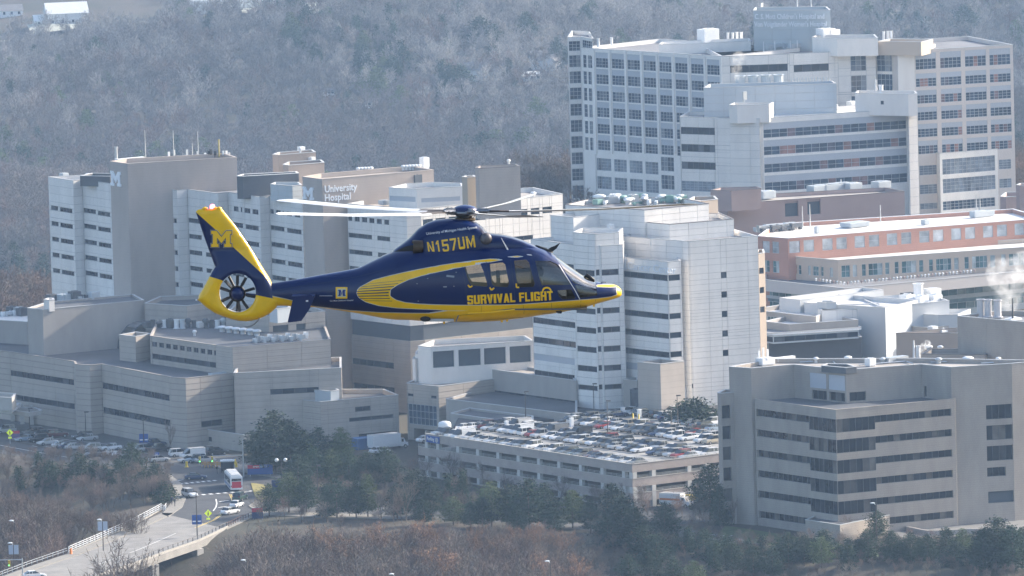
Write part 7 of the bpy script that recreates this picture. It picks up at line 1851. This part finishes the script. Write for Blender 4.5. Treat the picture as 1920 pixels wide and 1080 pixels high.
def block_text(body, p0, p1, cap, wd, gap=.18, sw=.32, lw={}):
    q = lambda *r: [(r[0], r[1]), (r[2], r[1]), (r[2], r[3]), (r[0], r[3])]
    s = sw; t = .2
    G_ = {'I': [q(0, 0, 1, 1)], 'L': [q(0, 0, s, 1), q(s, 0, 1, t)], 'F': [q(0, 0, s, 1), q(s, 1 - t, 1, 1), q(s, .42, .92, .42 + t * .9)], 'T': [q(0, 1 - t, 1, 1), q(.5 - s / 2, 0, .5 + s / 2, 1 - t)],
      'H': [q(0, 0, s, 1), q(1 - s, 0, 1, 1), q(s, .41, 1 - s, .41 + t)], 'U': [q(0, .1, s, 1), q(1 - s, .1, 1, 1), [(0, .1), (.14, 0), (.86, 0), (1, .1), (1, t), (0, t)]],
      'V': [[(0, 1), (.32, 0), (.62, 0), (s * 1.02, 1)], [(.38, 0), (.68, 0), (1, 1), (1 - s * 1.02, 1)]], 'A': [[(0, 0), (.34, 1), (.64, 1), (s * 1.0, 0)], [(.36, 1), (.66, 1), (1, 0), (1 - s, 0)], q(.25, .18, .75, .18 + t * .8)],
      'S': [[(0, .9), (.1, 1), (.9, 1), (1, .9), (1, 1 - t), (0, 1 - t)], q(0, .5, s, 1 - t), [(0, .6), (0, .5), (.12, .42), (1, .42), (1, .5), (.88, .6)], q(1 - s, t, 1, .42), [(0, t), (1, t), (1, .1), (.9, 0), (.1, 0), (0, .1)], q(0, t, s, .3), q(1 - s, .7, 1, 1 - t)],
      'R': [q(0, 0, s, 1), [(s, 1), (.88, 1), (1, .9), (1, 1 - t), (s, 1 - t)], q(1 - s, .55, 1, 1 - t), [(s, .55), (1, .55), (.9, .42), (s, .42)], [(.55, .42), (.9, .42), (1, .32), (1, 0), (1 - s, 0), (1 - s, .35)]],
      'G': [q(0, .1, s, .9), [(0, .9), (.12, 1), (.88, 1), (1, .9), (1, 1 - t), (0, 1 - t)], [(0, .1), (.12, 0), (1, 0), (1, t), (0, t)], q(1 - s, t, 1, .5), q(.5, .36, 1 - s, .5), q(1 - s, .66, 1, 1 - t)],
      'N': [q(0, 0, s, 1), q(1 - s, 0, 1, 1), [(s, 1), (1 - s, .25), (1 - s, 0), (s, .72)]], 'M': [q(0, 0, s * .8, 1), q(1 - s * .8, 0, 1, 1), [(s * .8, 1), (.5, .35), (.5, .02), (s * .8, .66)], [(1 - s * .8, 1), (1 - s * .8, .66), (.5, .02), (.5, .35)]],
      '1': [q(.5 - s * .3, 0, .5 + s * .9, 1), [(.5 - s * .3, 1), (.5 - s * .3, .74), (.1, .66), (.1, .82)]], '5': [q(0, 1 - t * .8, 1, 1), q(0, .45, s, 1 - t * .8), [(s, .62), (.86, .62), (1, .52), (1, .45), (0, .45), (s, .5)], q(1 - s, .15, 1, .45), [(0, .1), (.12, 0), (.86, 0), (1, .15), (0, .16)], q(0, .16, s, .26)],
      '7': [q(0, 1 - t * .8, 1, 1), [(1, 1 - t * .8), (1 - s * 1.1, 1 - t * .8), (.2, 0), (.2 + s * 1.1, 0)]]}
    W_ = [lw.get(ch, {'I': .42, 'M': 1.35, ' ': .45, '1': .75, 'L': .85, 'F': .88, 'T': .95}.get(ch, 1)) for ch in body]
    tot = sum(W_) + gap * (len(body) - 1); L = math.hypot(p1[0] - p0[0], p1[1] - p0[1]); ex = ((p1[0] - p0[0]) / L, (p1[1] - p0[1]) / L); k = L / tot; u = 0; out = []
    for ch, w in zip(body, W_):
        for pl in G_.get(ch, []): out.append([(p0[0] + ex[0] * (u + x * w) * k + ex[1] * y * cap, p0[1] + ex[1] * (u + x * w) * k - ex[0] * y * cap) for x, y in pl])
        u += w + gap
    return out
drape('registration', block_text('N157UM', z2(374, 491), z2(692, 445), 22.5, 1, .28, .25), YELP, cowl_sec)
drape('lettering', block_text('SURVIVAL FLIGHT', z2(637, 832), z2(1212, 801), 17, 1, .12, .36), YELP)
def badge():
    a = z1(1010, 716); c = z1(1084, 789); w_ = .6
    drape('badge_border', [[(a[0] - w_, a[1] - w_), (c[0] + w_, a[1] - w_), (c[0] + w_, c[1] + w_), (a[0] - w_, c[1] + w_)]], YELP, off=.008)
    drape('badge_field', [[(a[0] + 2.2, a[1] + 2.2), (c[0] - 2.2, a[1] + 2.2), (c[0] - 2.2, c[1] - 2.2), (a[0] + 2.2, c[1] - 2.2)]], mat('pale_badge', (.6, .55, .35), .4, 0), off=.012)
    BB_ = mat('badge_blue', (.01, .04, .22), .4, 0); q0, q1 = z1(1028, 772), z1(1070, 772)
    drape('block_letter', block_text('M', q0, q1, 11.2, 1, 0, .42), BB_, off=.016)
    for xx in (1024, 1056): drape('block_letter_serif', [[z1(xx, 774), z1(xx + 18, 774), z1(xx + 18, 767), z1(xx, 767)], [z1(xx + (0 if xx < 1040 else 5), 739), z1(xx + (13 if xx < 1040 else 18), 739), z1(xx + (13 if xx < 1040 else 18), 732), z1(xx + (0 if xx < 1040 else 5), 732)]], BB_, off=.016)
badge()
for i, (xa, ya, xb, yb, w_) in enumerate([(1205, 695, 1462, 668, 1.0), (1180, 712, 1430, 690, 1.6), (1162, 728, 1400, 710, 2.4), (1150, 744, 1378, 731, 3.2), (1150, 760, 1366, 751, 3.6), (1158, 776, 1366, 771, 3.2), (1172, 792, 1374, 790, 2.4), (1200, 806, 1390, 808, 1.4)]):
    a, c = z1(xa, ya), z1(xb, yb); h = w_ / 3.6 * .95
    drape('pinstripe', [[(a[0], a[1] - h), (c[0], c[1] - h * 1.1), (c[0], c[1] + h * 1.1), (a[0], a[1] + h * .6)]], NAVY)
def line(name, pts, w_, m, sec=body_sec, off=.009):
    for a, c in zip(pts, pts[1:]):
        L = math.hypot(c[0] - a[0], c[1] - a[1]); nx_, ny_ = -(c[1] - a[1]) / L * w_ / 2, (c[0] - a[0]) / L * w_ / 2
        yield [(a[0] + nx_, a[1] + ny_), (c[0] + nx_, c[1] + ny_), (c[0] - nx_, c[1] - ny_), (a[0] - nx_, a[1] - ny_)]
def dline(name, pts, w_, m, **k): return drape(name, list(line(name, pts, w_, m)), m, **k)
SEAM = mat('panel_seam', (.012, .03, .085), .5, 0); SEAMY = mat('belly_seam', (.25, .14, .01), .6, 0)
dline('door_pillar', [z2(1252, 562), z2(1310, 655), z2(1360, 735), z2(1393, 797)], 1.3, WHP, off=.02)
for nm, pts_ in (('door_seam', [z2(1062, 500), z2(1085, 560), (z2(1120, 690)), z2(1140, 800)]), ('door_seam', [z2(925, 520), z2(935, 600), z2(950, 720), z2(955, 812)]), ('door_seam', [z2(760, 540), z2(780, 640), z2(790, 740), z2(790, 826)]), ('door_seam', [z2(600, 575), z2(610, 640), z2(625, 720), z2(630, 830)]), ('panel_seam', [z2(590, 614), z2(440, 640), z2(300, 665)])): dline(nm, [p for p in pts_], .7, SEAM)
for nm, pts_ in (('belly_seam', [z2(575, 905), z2(720, 890), z2(950, 868)]), ('belly_seam', [z2(580, 948), z2(1010, 918), z2(1020, 868)]), ('belly_seam', [z2(730, 838), z2(728, 885)]), ('belly_seam', [z2(1010, 832), z2(1015, 868)]), ('belly_seam', [z2(1200, 818), z2(1205, 872)]), ('belly_seam', [z2(1140, 893), z2(1210, 888)]), ('belly_seam', [z2(1400, 803), z2(1398, 850)]), ('belly_seam', [z2(1500, 795), z2(1495, 835)])): dline(nm, pts_, .55, SEAMY)
for pts_ in ([z2(640, 700), z2(652, 716), z2(670, 706)], [z2(786, 716), z2(798, 734), z2(816, 720)], [z2(964, 690), z2(966, 716), z2(984, 716)]): dline('door_handle', pts_, 2.6, YELP, off=.02)
dline('static_port', [z2(473, 712), z2(498, 712)], 2.2, mat('port_grey', (.25, .28, .33), .4, 0)); dline('sensor_plate', [z2(495, 638), z2(548, 644)], 3.6, _mats['port_grey'])
for p in ((297, 691), (545, 708), (305, 808), (368, 656), (560, 614)): a = z2(*p); dline('fastener', [(a[0] - 1, a[1]), (a[0] + 1.4, a[1])], 1.4, _mats['port_grey'])
dline('antenna_line', [z1(898, 773), z1(985, 773)], .7, WHP); dline('boom_seam', [z1(600, 735), z1(900, 690), z1(1170, 640), z1(1330, 600)], .9, SEAM)
dline('cowling_seam', [z2(260, 470), z2(400, 420), z2(560, 395), z2(720, 372)], .6, SEAM, sec=cowl_sec); dline('cowling_seam', [z2(715, 290), z2(735, 350), z2(728, 430), z2(700, 470)], .8, SEAM, sec=cowl_sec)
for x in range(560, 700, 22): a = z2(x, 500 + (x % 3) * 6); dline('cowling_latch', [(a[0], a[1] - 2), (a[0], a[1] + 2.5)], 1.2, HDK, sec=cowl_sec)
drape('exhaust_dark_patch', [[z2(108, 505), z2(135, 480), z2(215, 440), z2(300, 425), z2(312, 470), z2(305, 540), z2(200, 540), z2(120, 532)]], mat('patch_black', (.014, .011, .01), .6, .3, 5.), cowl_sec, off=.012)  # flat dark patch draped on the cowling around the exhaust
# ---- engine exhausts and intakes
for sy in (-1, 1):
    b_ = MB(); Mx = Matrix.Translation(LP(780, 463, -.60) if sy < 0 else Vector((LP(780, 463, .60)))) @ Matrix.Rotation(sy * -.16, 4, 'Z') @ Matrix.Rotation(-math.pi / 2, 4, 'Y')
    b_.lathe([(.19, -.2), (.205, .06), (.185, .10), (.155, .06), (.15, -.15), (0, -.15)], 24, M=Mx); link('exhaust_pipe', b_.mesh('exhaust_pipe', [HBURN], smooth=True), HELI)
    b_ = MB(); Mx = Matrix.Translation(LP(911.5, 447.5, sy * .60)) @ Matrix.Rotation(sy * math.pi / 2 * -1 * -1, 4, 'X') @ Matrix.Identity(4)
    b_ = MB(); R_ = .175
    prof = [(R_, -.05), (R_, .05), (R_ * .9, .10), (R_ * .55, .15), (0, .17)]
    Mx = Matrix.Translation(LP(911.5, 447.5, sy * .62)) @ Matrix.Rotation(math.pi / 2 if sy < 0 else -math.pi / 2, 4, 'X'); b_.lathe(prof, 20, M=Mx)
    link('intake_screen', b_.mesh('intake_screen', [mat('screen_mesh', (.16, .15, .16), .55, .5, 30., metal=.5)], smooth=True), HELI)
# ---- tail: boom end, shrouded fan and fin as one plate with a hole, thick in the middle and rounded to the rim
OUT = [z1(*p) for p in [(62, 205), (75, 192), (100, 186), (122, 180), (140, 190), (165, 184), (190, 180), (215, 178), (236, 183), (330, 300), (420, 430), (500, 560), (560, 655), (600, 738), (612, 775), (740, 806), (738, 842), (612, 840), (600, 858), (560, 893), (520, 915), (480, 932), (440, 941), (400, 945), (350, 942), (300, 930), (240, 910), (190, 890), (130, 850), (95, 818), (72, 800), (82, 770), (120, 700), (152, 640), (190, 572), (160, 490), (120, 380), (90, 290)]]
OUT = OUT[:11] + OUT[11:]
HC = z1(345, 753); HR = 36.5
bm = bmesh.new()
ov_ = [bm.verts.new(((x - 790) * HS, 0, (505 - y) * HS)) for x, y in OUT]; iv_ = [bm.verts.new(((HC[0] - 790 + HR * .94 * math.cos(a)) * HS, 0, (505 - HC[1] + HR * math.sin(a)) * HS)) for a in [2 * math.pi * k / 40 for k in range(40)]]
eo = [bm.edges.new((ov_[i], ov_[(i + 1) % len(ov_)])) for i in range(len(ov_))] + [bm.edges.new((iv_[i], iv_[(i + 1) % 40])) for i in range(40)]
bmesh.ops.triangle_fill(bm, use_beauty=True, use_dissolve=False, edges=eo)
for k in range(-60, 0):
    if -6.9 < k * .075 * 1.5 < -4: pass
xs_ = np.arange(-6.9, -.7, .07)
for x in xs_: bmesh.ops.bisect_plane(bm, geom=bm.verts[:] + bm.edges[:] + bm.faces[:], plane_co=(float(x), 0, 0), plane_no=(1, 0, 0))
for z in np.arange(-1.7, 2.1, .07): bmesh.ops.bisect_plane(bm, geom=bm.verts[:] + bm.edges[:] + bm.faces[:], plane_co=(0, 0, float(z)), plane_no=(0, 0, 1))
bm.verts.ensure_lookup_table()
vx = np.array([v.co.x / HS + 790 for v in bm.verts]); vy = np.array([505 - v.co.z / HS for v in bm.verts]); de = sd_poly(vx, vy, OUT)
dh = np.hypot((vx - HC[0]) / .94, vy - HC[1]) * 1.0
half = []
for v, x, y, d, h in zip(bm.verts, vx, vy, de, dh):
    tm = .10 + .15 * max(0, min(1, (y - 470) / 50)); e_ = min(1, max(0, d) / (11 if y > 500 else 8)); th = tm * max(.04, math.sqrt(max(0, 1 - (1 - e_) ** 2)))
    if h < HR + 5: th = th * (1 - .22 * (1 - max(0, h - HR) / 5) ** 2)
    half.append(th)
verts_f = list(bm.verts); me0 = bpy.data.meshes.new('half'); bm.to_mesh(me0)
F_ = [tuple(v.index for v in f.verts) for f in bm.faces]; co = [v.co.copy() for v in verts_f]; bm.verts.index_update()
F_ = [tuple(v.index for v in f.verts) for f in bm.faces]
N_ = len(co); V = [(c.x, -h, (c.z + h * SA) / CA) for c, h in zip(co, half)] + [(c.x, h, (c.z + h * SA) / CA) for c, h in zip(co, half)]
Fs = F_ + [tuple(N_ + i for i in reversed(f)) for f in F_]
bd = [(e.verts[0].index, e.verts[1].index) for e in bm.edges if len(e.link_faces) == 1]
Fs += [(a, b_, N_ + b_, N_ + a) for a, b_ in bd]; bm.free()
fm_ = bpy.data.meshes.new('tail_fin'); fm_.from_pydata(V, [], Fs); fm_ = fix(fm_)
put_livery(fm_, livery_fin); fm_.materials.append(LIVF); fm_.materials.append(mat('duct_white', (.5, .47, .42), .45, .1, 3.))
for p in fm_.polygons:
    p.use_smooth = True; c = p.center; x, y = c.x / HS + 790, 505 - (c.z * CA) / HS
    if abs(p.normal.y) < .35 and math.hypot((x - HC[0]) / .94, y - HC[1]) < HR + 2: p.material_index = 1
shade_auto(fm_, 50); fin = link('tail_fin', fm_, HELI)
def plate(name, pl, y, th, m, parent=None):
    b_ = MB(); q = [((x - 790) * HS, LZ(yy, y)) for x, yy in pl]; n = len(q)
    b_.poly([(x, y - th, z) for x, z in q]); b_.poly([(x, y + th, z) for x, z in reversed(q)])
    for i in range(n): j = (i + 1) % n; b_.quad((q[i][0], y - th, q[i][1]), (q[j][0], y - th, q[j][1]), (q[j][0], y + th, q[j][1]), (q[i][0], y + th, q[i][1]))
    return link(name, fix(b_.mesh(name, [m])), parent or HELI)
a, c = z1(163, 330), z1(309, 448)
def fat(pl, g):
    cx, cy_ = sum(p[0] for p in pl) / len(pl), sum(p[1] for p in pl) / len(pl); n = len(pl); out = []
    for i in range(n):
        A, B_, C_ = pl[i - 1], pl[i], pl[(i + 1) % n]; e1 = (B_[0] - A[0], B_[1] - A[1]); e2 = (C_[0] - B_[0], C_[1] - B_[1]); l1 = math.hypot(*e1); l2 = math.hypot(*e2)
        nx_, ny_ = e1[1] / l1 + e2[1] / l2, -e1[0] / l1 - e2[0] / l2; k = nx_ * nx_ + ny_ * ny_; out.append((B_[0] - nx_ * g * 2 / k, B_[1] - ny_ * g * 2 / k))
    return out
def skew(pl): return [(x - (y - a[1]) * -.02, y) for x, y in pl]
mp = mpoly(a[0] + 1.2, a[1] + 1.2, c[0] - 1.2, c[1] - 1.2)
plate('emblem_outline', fat(mp, 1.5), -.135, .012, WHP, fin); plate('emblem_ground', fat(mp, 1.1), -.150, .006, NAVY, fin); plate('block_letter', mp, -.160, .006, YELP, fin)
# thin white plate along the rear edge of the shroud
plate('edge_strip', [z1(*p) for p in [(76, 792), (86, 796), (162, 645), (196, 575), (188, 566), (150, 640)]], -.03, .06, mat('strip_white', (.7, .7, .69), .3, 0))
# fan
fan = link('fan_hub', None, HELI)
bpy.data.objects.remove(fan)
hc = LP(*z1(342, 758), 0)
b_ = MB(); b_.lathe([(0, .26), (.1, .25), (.17, .2), (.2, .12), (.2, -.1), (.17, -.18), (0, -.2)], 24, M=Matrix.Translation(hc) @ Matrix.Rotation(math.pi / 2, 4, 'X')); hub_f = link('fan_hub', b_.mesh('fan_hub', [NAVY], smooth=True), HELI)
b_ = MB(); b_.lathe([(.235, .12), (.25, .02), (.25, -.1), (.2, -.12)], 24, M=Matrix.Translation(hc) @ Matrix.Rotation(math.pi / 2, 4, 'X')); link('fan_collar', b_.mesh('fan_collar', [HBURN], smooth=True), hub_f)
for k in range(10):
    an = .35 + k * 2 * math.pi / 10 + (.09 if k % 2 else -.05); b_ = MB(); Mx = Matrix.Translation(hc) @ Matrix.Rotation(-an, 4, 'Y')
    for (r0, r1, w0, w1) in ((.2, .3, .03, .045), (.3, .545, .045, .05)):
        b_.box(r0, r1, -.045, .045, -w0, w1, M=Mx @ Matrix.Rotation(.75, 4, 'X') @ Matrix.Scale(.35, 4, (0, 1, 0)))
    link('fan_blade', b_.mesh('fan_blade', [mat('fan_blade_grey', (.05, .05, .055), .4, 0)]), hub_f)
for an, w_ in ((-.12, .05), (2.05, .04), (-1.5 - .1, .03)):
    b_ = MB(); b_.tube([hc + Vector((math.cos(an) * .18, .12, math.sin(an) * .18)), hc + Vector((math.cos(an) * .565, .12, math.sin(an) * .575))], w_, 8); link('stator_strut', b_.mesh('stator_strut', [NAVY if w_ == .05 else HDK]), HELI)
# beacon, position light, tail bumper, stabiliser with end plates
b_ = MB(); b_.lathe([(.07, 0), (.08, .04), (.06, .12), (0, .14)], 12, M=Matrix.Translation(LP(398.5, 391.5, 0))); link('beacon', b_.mesh('beacon', [mat('lit_beacon', (.9, .2, .25), .3, 0, emit=((1, .12, .2), 3.0))], smooth=True), HELI)
for p in ((124, 181), (192, 181), (218, 180)): b_ = MB(); b_.lathe([(.09, -.02), (.08, .02), (0, .04)], 10, M=Matrix.Translation(LP(*z1(*p), 0))); link('fin_fairing', b_.mesh('fin_fairing', [YELP], smooth=True), HELI)
b_ = MB(); b_.lathe([(.03, 0), (.03, .04), (0, .06)], 10, M=Matrix.Translation(LP(*z1(71, 801), -.02)) @ Matrix.Rotation(-math.pi / 2, 4, 'Y')); link('position_light', b_.mesh('position_light', [WHP]), HELI)
b_ = MB(); b_.tube([LP(*z1(*p), -.05) for p in [(492, 922), (478, 942), (455, 964), (428, 979), (400, 982), (386, 976)]], [.022, .022, .022, .02, .018, .014], 8); link('tail_bumper', b_.mesh('tail_bumper', [HMET], smooth=True), HELI)
for sy in (-1, 1):
    b_ = MB(); p0, p1 = LP(569, 556.5, sy * .25), LP(569, 556.5 + (0 if sy < 0 else -5), sy * 1.5); p0.z = p1.z = LZ(556, -1.5) - .02
    for (y0, y1) in ((sy * .2, sy * 1.5),): b_.box(p0.x - .32, p0.x + .36, min(y0, y1), max(y0, y1), p0.z - .03, p0.z + .03)
    link('stabiliser', b_.mesh('stabiliser', [NAVY]), HELI)
    ep = plate('stabiliser_end_plate', [z1(*p) for p in [(728, 777), (838, 764), (852, 768), (866, 795), (832, 866), (782, 941), (694, 952), (690, 945)]] if sy < 0 else [(x, y - 4.5) for x, y in [z1(*p) for p in [(728, 777), (838, 764), (866, 795), (832, 862), (782, 938), (694, 948)]]], sy * 1.52, .022, NAVY)
    if sy < 0: plate('tip_light', [z1(*p) for p in [(812, 802), (828, 802), (828, 812), (812, 812)]], -1.55, .012, WHP)
# aerials
plate('blade_aerial', [(1026.5, 468), (1033, 463.5), (1040, 461), (1050.5, 455), (1043.5, 466), (1037, 471), (1033, 474)], 0, .02, HDK)
b_ = MB(); b_.lathe([(.3, -.03), (.26, .03), (0, .05)], 12, M=Matrix.Translation(LP(1020, 466.5, 0)) @ Matrix.Rotation(.35, 4, 'Y') @ Matrix.Scale(.4, 4, (0, 1, 0))); link('aerial_base', b_.mesh('aerial_base', [HDK]), HELI)
b_ = MB(); b_.tube([LP(*z2(909, 466), -.66), LP(*z2(863, 382), -.72)], [.03, .008], 6); link('whip_aerial', b_.mesh('whip_aerial', [WHP]), HELI)
b_ = MB(); b_.tube([LP(*z2(1425, 645), -.1), LP(*z2(1440, 636), -.1), LP(*z2(1485, 665), -.1), LP(*z2(1490, 680), -.1)], [.03, .065, .05, .02], 8); link('probe_housing', b_.mesh('probe_housing', [HDK], smooth=True), HELI)
b_ = MB(); b_.tube([LP(*z2(1535, 685), -.2), LP(*z2(1550, 680), -.2), LP(*z2(1570, 683), -.2)], .018, 6); link('pitot_tube', b_.mesh('pitot_tube', [HMET]), HELI)
# belly fittings
b_ = MB(); p = LP(812, 599.5, -.72); b_.box(p.x - .3, p.x + .62, p.y - .05, p.y + .25, p.z - .05, p.z + .03); link('belly_panel', b_.mesh('belly_panel', [mat('pale_grey_panel', (.45, .45, .46), .4, .1, 4.)]), HELI)
b_ = MB(); p = LP(798, 598, -.83); b_.lathe([(0, -.02), (.16, -.02), (.16, .02), (0, .02)], 16, M=Matrix.Translation(p) @ Matrix.Rotation(math.pi / 2, 4, 'X') @ Matrix.Scale(.5, 4, (0, 1, 0))); link('wheel_well', b_.mesh('wheel_well', [HDK]), HELI)
b_ = MB(); b_.tube([LP(*z2(560, 945), -.75), LP(*z2(575, 905), -.9)], .02, 6); link('belly_bracket', b_.mesh('belly_bracket', [HMET]), HELI)
b_ = MB(); b_.tube([LP(*z2(640, 891), -1.0), LP(*z2(800, 884), -1.07), LP(*z2(955, 866), -1.07)], .022, 6); link('boarding_step', b_.mesh('boarding_step', [YELP]), HELI)
for xx, yy in ((1172, 885), (905, 940), (480, 956), (1490, 840), (870, 945)): b_ = MB(); p = LP(*z2(xx, yy), -.35); b_.box(p.x - .04, p.x + .02, p.y - .01, p.y + .01, p.z - .03, p.z + .06); link('belly_aerial', b_.mesh('belly_aerial', [YELP]), HELI)
# rotor
HB = LP(872, 396, 0); HR_ = LP(872, 397, 0)
hub = link('rotor_hub', None, HELI); bpy.data.objects.remove(hub)
b_ = MB(); b_.lathe([(.38, -.06), (.385, -.02), (.36, .04), (.28, .1), (.15, .14), (0, .155)], 28, M=Matrix.Translation(LP(872, 393.5, 0))); dome = link('rotor_cap', b_.mesh('rotor_cap', [NAVY], smooth=True), HELI)
b_ = MB(); b_.lathe([(.1, -.34), (.12, -.2), (.2, -.17), (.24, -.1), (.34, -.07), (.4, -.05), (.42, .02), (.3, .03), (0, .03)], 24, M=Matrix.Translation(LP(872, 398, 0))); rh = link('rotor_hub', b_.mesh('rotor_hub', [HMET], smooth=True), HELI)
b_ = MB(); b_.lathe([(.13, -.35), (.13, -.12), (.3, -.11), (.32, -.06), (.3, -.02), (.15, 0)], 20, M=Matrix.Translation(LP(872, 407, 0))); link('swashplate', b_.mesh('swashplate', [HBURN], smooth=True), HELI)
R = 435 * HS
for k in range(5):
    an = math.radians(180 + 36 + 72 * k)          # picture-plane convention, 90 degrees = away from us
    d = Vector((math.cos(an), math.sin(an), 0)); cone = .030
    tilt = .006 * d.x
    d3 = Vector((d.x, d.y, cone + tilt)).normalized(); side = Vector((0, 0, 1)).cross(d3).normalized(); up_ = d3.cross(side)
    pitch = math.radians(10)
    lead = -side                                   # the rotor turns clockwise seen from above
    ch = lead * math.cos(pitch) + up_ * math.sin(pitch); nn = d3.cross(ch).normalized()
    if nn.z < 0: nn = -nn
    st_ = []
    for f, c0, c1, th in ((.105, -.06, .06, .035), (.15, -.09, .09, .03), (.19, -.17, .15, .028), (.24, -.24, .145, .026), (.6, -.24, .145, .022), (.93, -.24, .145, .018), (.965, -.24, .10, .014), (.99, -.24, -.02, .009), (1.0, -.23, -.14, .005)):
        o_ = HR_ + d3 * R * f - Vector((0, 0, .12 * math.sin(f * 3.1416) * 1.0)) * .6
        st_.append([tuple(o_ + ch * c1), tuple(o_ + ch * (c1 * .55 + c0 * .45 + .06) + nn * th), tuple(o_ + ch * (c0 * .5) + nn * th * .7), tuple(o_ + ch * c0), tuple(o_ + ch * (c0 * .5) - nn * th * .5), tuple(o_ + ch * (c1 * .5) - nn * th * .9)])
    b_ = loft(st_, None, 'blade'); me = fix(b_.mesh('rotor_blade', [BLADE, BROOT], smooth=True))
    for p in me.polygons:
        if (p.center - HR_).length < R * .215: p.material_index = 1
    shade_auto(me, 40); bl = link('rotor_blade', me, HELI)
    b_ = MB(); b_.tube([HR_ + d3 * .3 + nn * .0, HR_ + d3 * .78], [.075, .05], 8); b_.tube([HR_ + d3 * .34 + up_ * .07, HR_ + d3 * .7 + up_ * .05], .03, 6); b_.tube([HR_ + d3 * .34 - up_ * .08, HR_ + d3 * .66 - up_ * .05], .03, 6)
    for rr_ in (.36, .5, .64): q = HR_ + d3 * rr_; b_.tube([q - up_ * .1, q + up_ * .1], .022, 6); b_.tube([q - side * .11, q + side * .11], .02, 6)
    link('blade_grip', b_.mesh('blade_grip', [HMET]), HELI)
    q = HR_ + d3 * .42 + side * .12; s0 = LP(872, 407, 0) + d * .26; b_ = MB(); b_.tube([s0, q], .018, 6); link('pitch_link', b_.mesh('pitch_link', [HMET]), HELI)
# cabin: floor, seats, instrument panel
b_ = MB(); b_.box(1.2, 4.95, -.92, .92, LZ(578), LZ(575)); link('cabin_floor', b_.mesh('cabin_floor', [HINT]), HELI)
for (px, y) in ((1020, -.42), (1020, .42), (955, .45)):
    q = LP(px, 560, 0); q.y = y; b_ = MB(); b_.box(-.25, .22, -.22, .22, -.05, .08); b_.box(-.34, -.22, -.22, .22, 0, .62); b_.box(-.35, -.24, -.12, .12, .6, .82)
    link('seat', b_.mesh('seat', [HSEAT]), HELI, (q.x - .05, y, q.z))
b_ = MB(); q = LP(1062, 548, 0); b_.box(q.x, q.x + .3, -.5, .5, q.z - .3, q.z + .15); link('instrument_panel', b_.mesh('instrument_panel', [HDK]), HELI)
HLM = mat('helmet_black', (.02, .02, .022), .25, 0)
for i, (y, lb) in enumerate(((-.42, 'pilot with a dark helmet behind the near cockpit window'), (.42, 'second pilot on the far side of the cockpit'))):
    q = LP(1020, 560, 0); W_ = HELI.matrix_world @ Vector((q.x - .12, y, q.z - .98 + .10))
    o = person(W_, 0, lb, ('flight', (.035, .04, .05)), 'sit', 1.8); tag(o, lb, 'person')
    hm2 = MB(); hm2.lathe([(.1, -.14), (.145, -.08), (.15, .02), (.12, .11), (.05, .15), (0, .155)], 14, M=Matrix.Translation((0.0, 0, 1.67))); link('helmet', hm2.mesh('helmet', [HLM], smooth=True), o)
# ================================================================== steam
def steam(px, py, D, blobs, dens, label, col_=(.95, .95, .95)):
    """a rising puff built of overlapping lobes, filled with thin white vapour"""
    C_ = pd(px, py, D); bm = bmesh.new()
    for (dx, dy, dz, r_) in blobs: bmesh.ops.create_icosphere(bm, subdivisions=3, radius=r_, matrix=Matrix.Translation((dx, dy, dz)))
    me = bpy.data.meshes.new('steam'); bm.to_mesh(me); bm.free()
    o = bpy.data.objects.new('steam', me); COL.objects.link(o); md = o.modifiers.new('r', 'REMESH'); md.mode = 'VOXEL'; md.voxel_size = max(b_[3] for b_ in blobs) / 9
    bpy.context.view_layer.update(); m2 = bpy.data.meshes.new_from_object(o.evaluated_get(bpy.context.evaluated_depsgraph_get())); bpy.data.objects.remove(o)
    m = bpy.data.materials.new('vapour'); m.use_nodes = True; nt = m.node_tree; nt.nodes.remove(nt.nodes['Principled BSDF']); pv = nt.nodes.new('ShaderNodeVolumePrincipled'); pv.inputs['Color'].default_value = (*col_, 1); pv.inputs['Anisotropy'].default_value = .3
    tc = nt.nodes.new('ShaderNodeTexCoord'); nz = nt.nodes.new('ShaderNodeTexNoise'); nz.inputs['Scale'].default_value = 1.6 / max(b_[3] for b_ in blobs); nz.inputs['Detail'].default_value = 9; nz.inputs['Roughness'].default_value = .68; nz.inputs['Distortion'].default_value = .6; nt.links.new(tc.outputs['Object'], nz.inputs['Vector'])
    mr = nt.nodes.new('ShaderNodeMapRange'); mr.inputs[1].default_value = .47; mr.inputs[2].default_value = .72; mr.inputs[3].default_value = 0; mr.inputs[4].default_value = dens; nt.links.new(nz.outputs['Fac'], mr.inputs[0]); nt.links.new(mr.outputs[0], pv.inputs['Density']); nt.links.new(pv.outputs[0], nt.nodes['Material Output'].inputs['Volume'])
    m2.materials.clear(); m2.materials.append(m); m2.name = 'steam'
    o = link('steam', m2, None, C_, kind='stuff'); return o
steam(1898, 535, 1890, [(0, 0, -6.5, 1.0), (-.2, 0, -4.6, 1.9), (-.6, .5, -2.4, 2.9), (-1.3, 0, 0, 3.6), (-2.4, 0, 2.6, 3.2), (.5, .4, 1.0, 3.4), (2.2, 0, 3.2, 3.8), (4.8, 0, .6, 3.6), (5.5, 0, 4, 3.4)], .4, '')
steam(1726, 650, 1800, [(0, 0, -1.6, .35), (.1, 0, -.8, .6), (.6, 0, 0, .8), (1.3, 0, .5, .8)], 2.2, '')
steam(1383, 130, 2330, [(0, 0, -2.2, 1.2), (-.3, 0, .2, 1.6), (.4, 0, 2.8, 1.9)], .45, '', (.95, .93, .9))
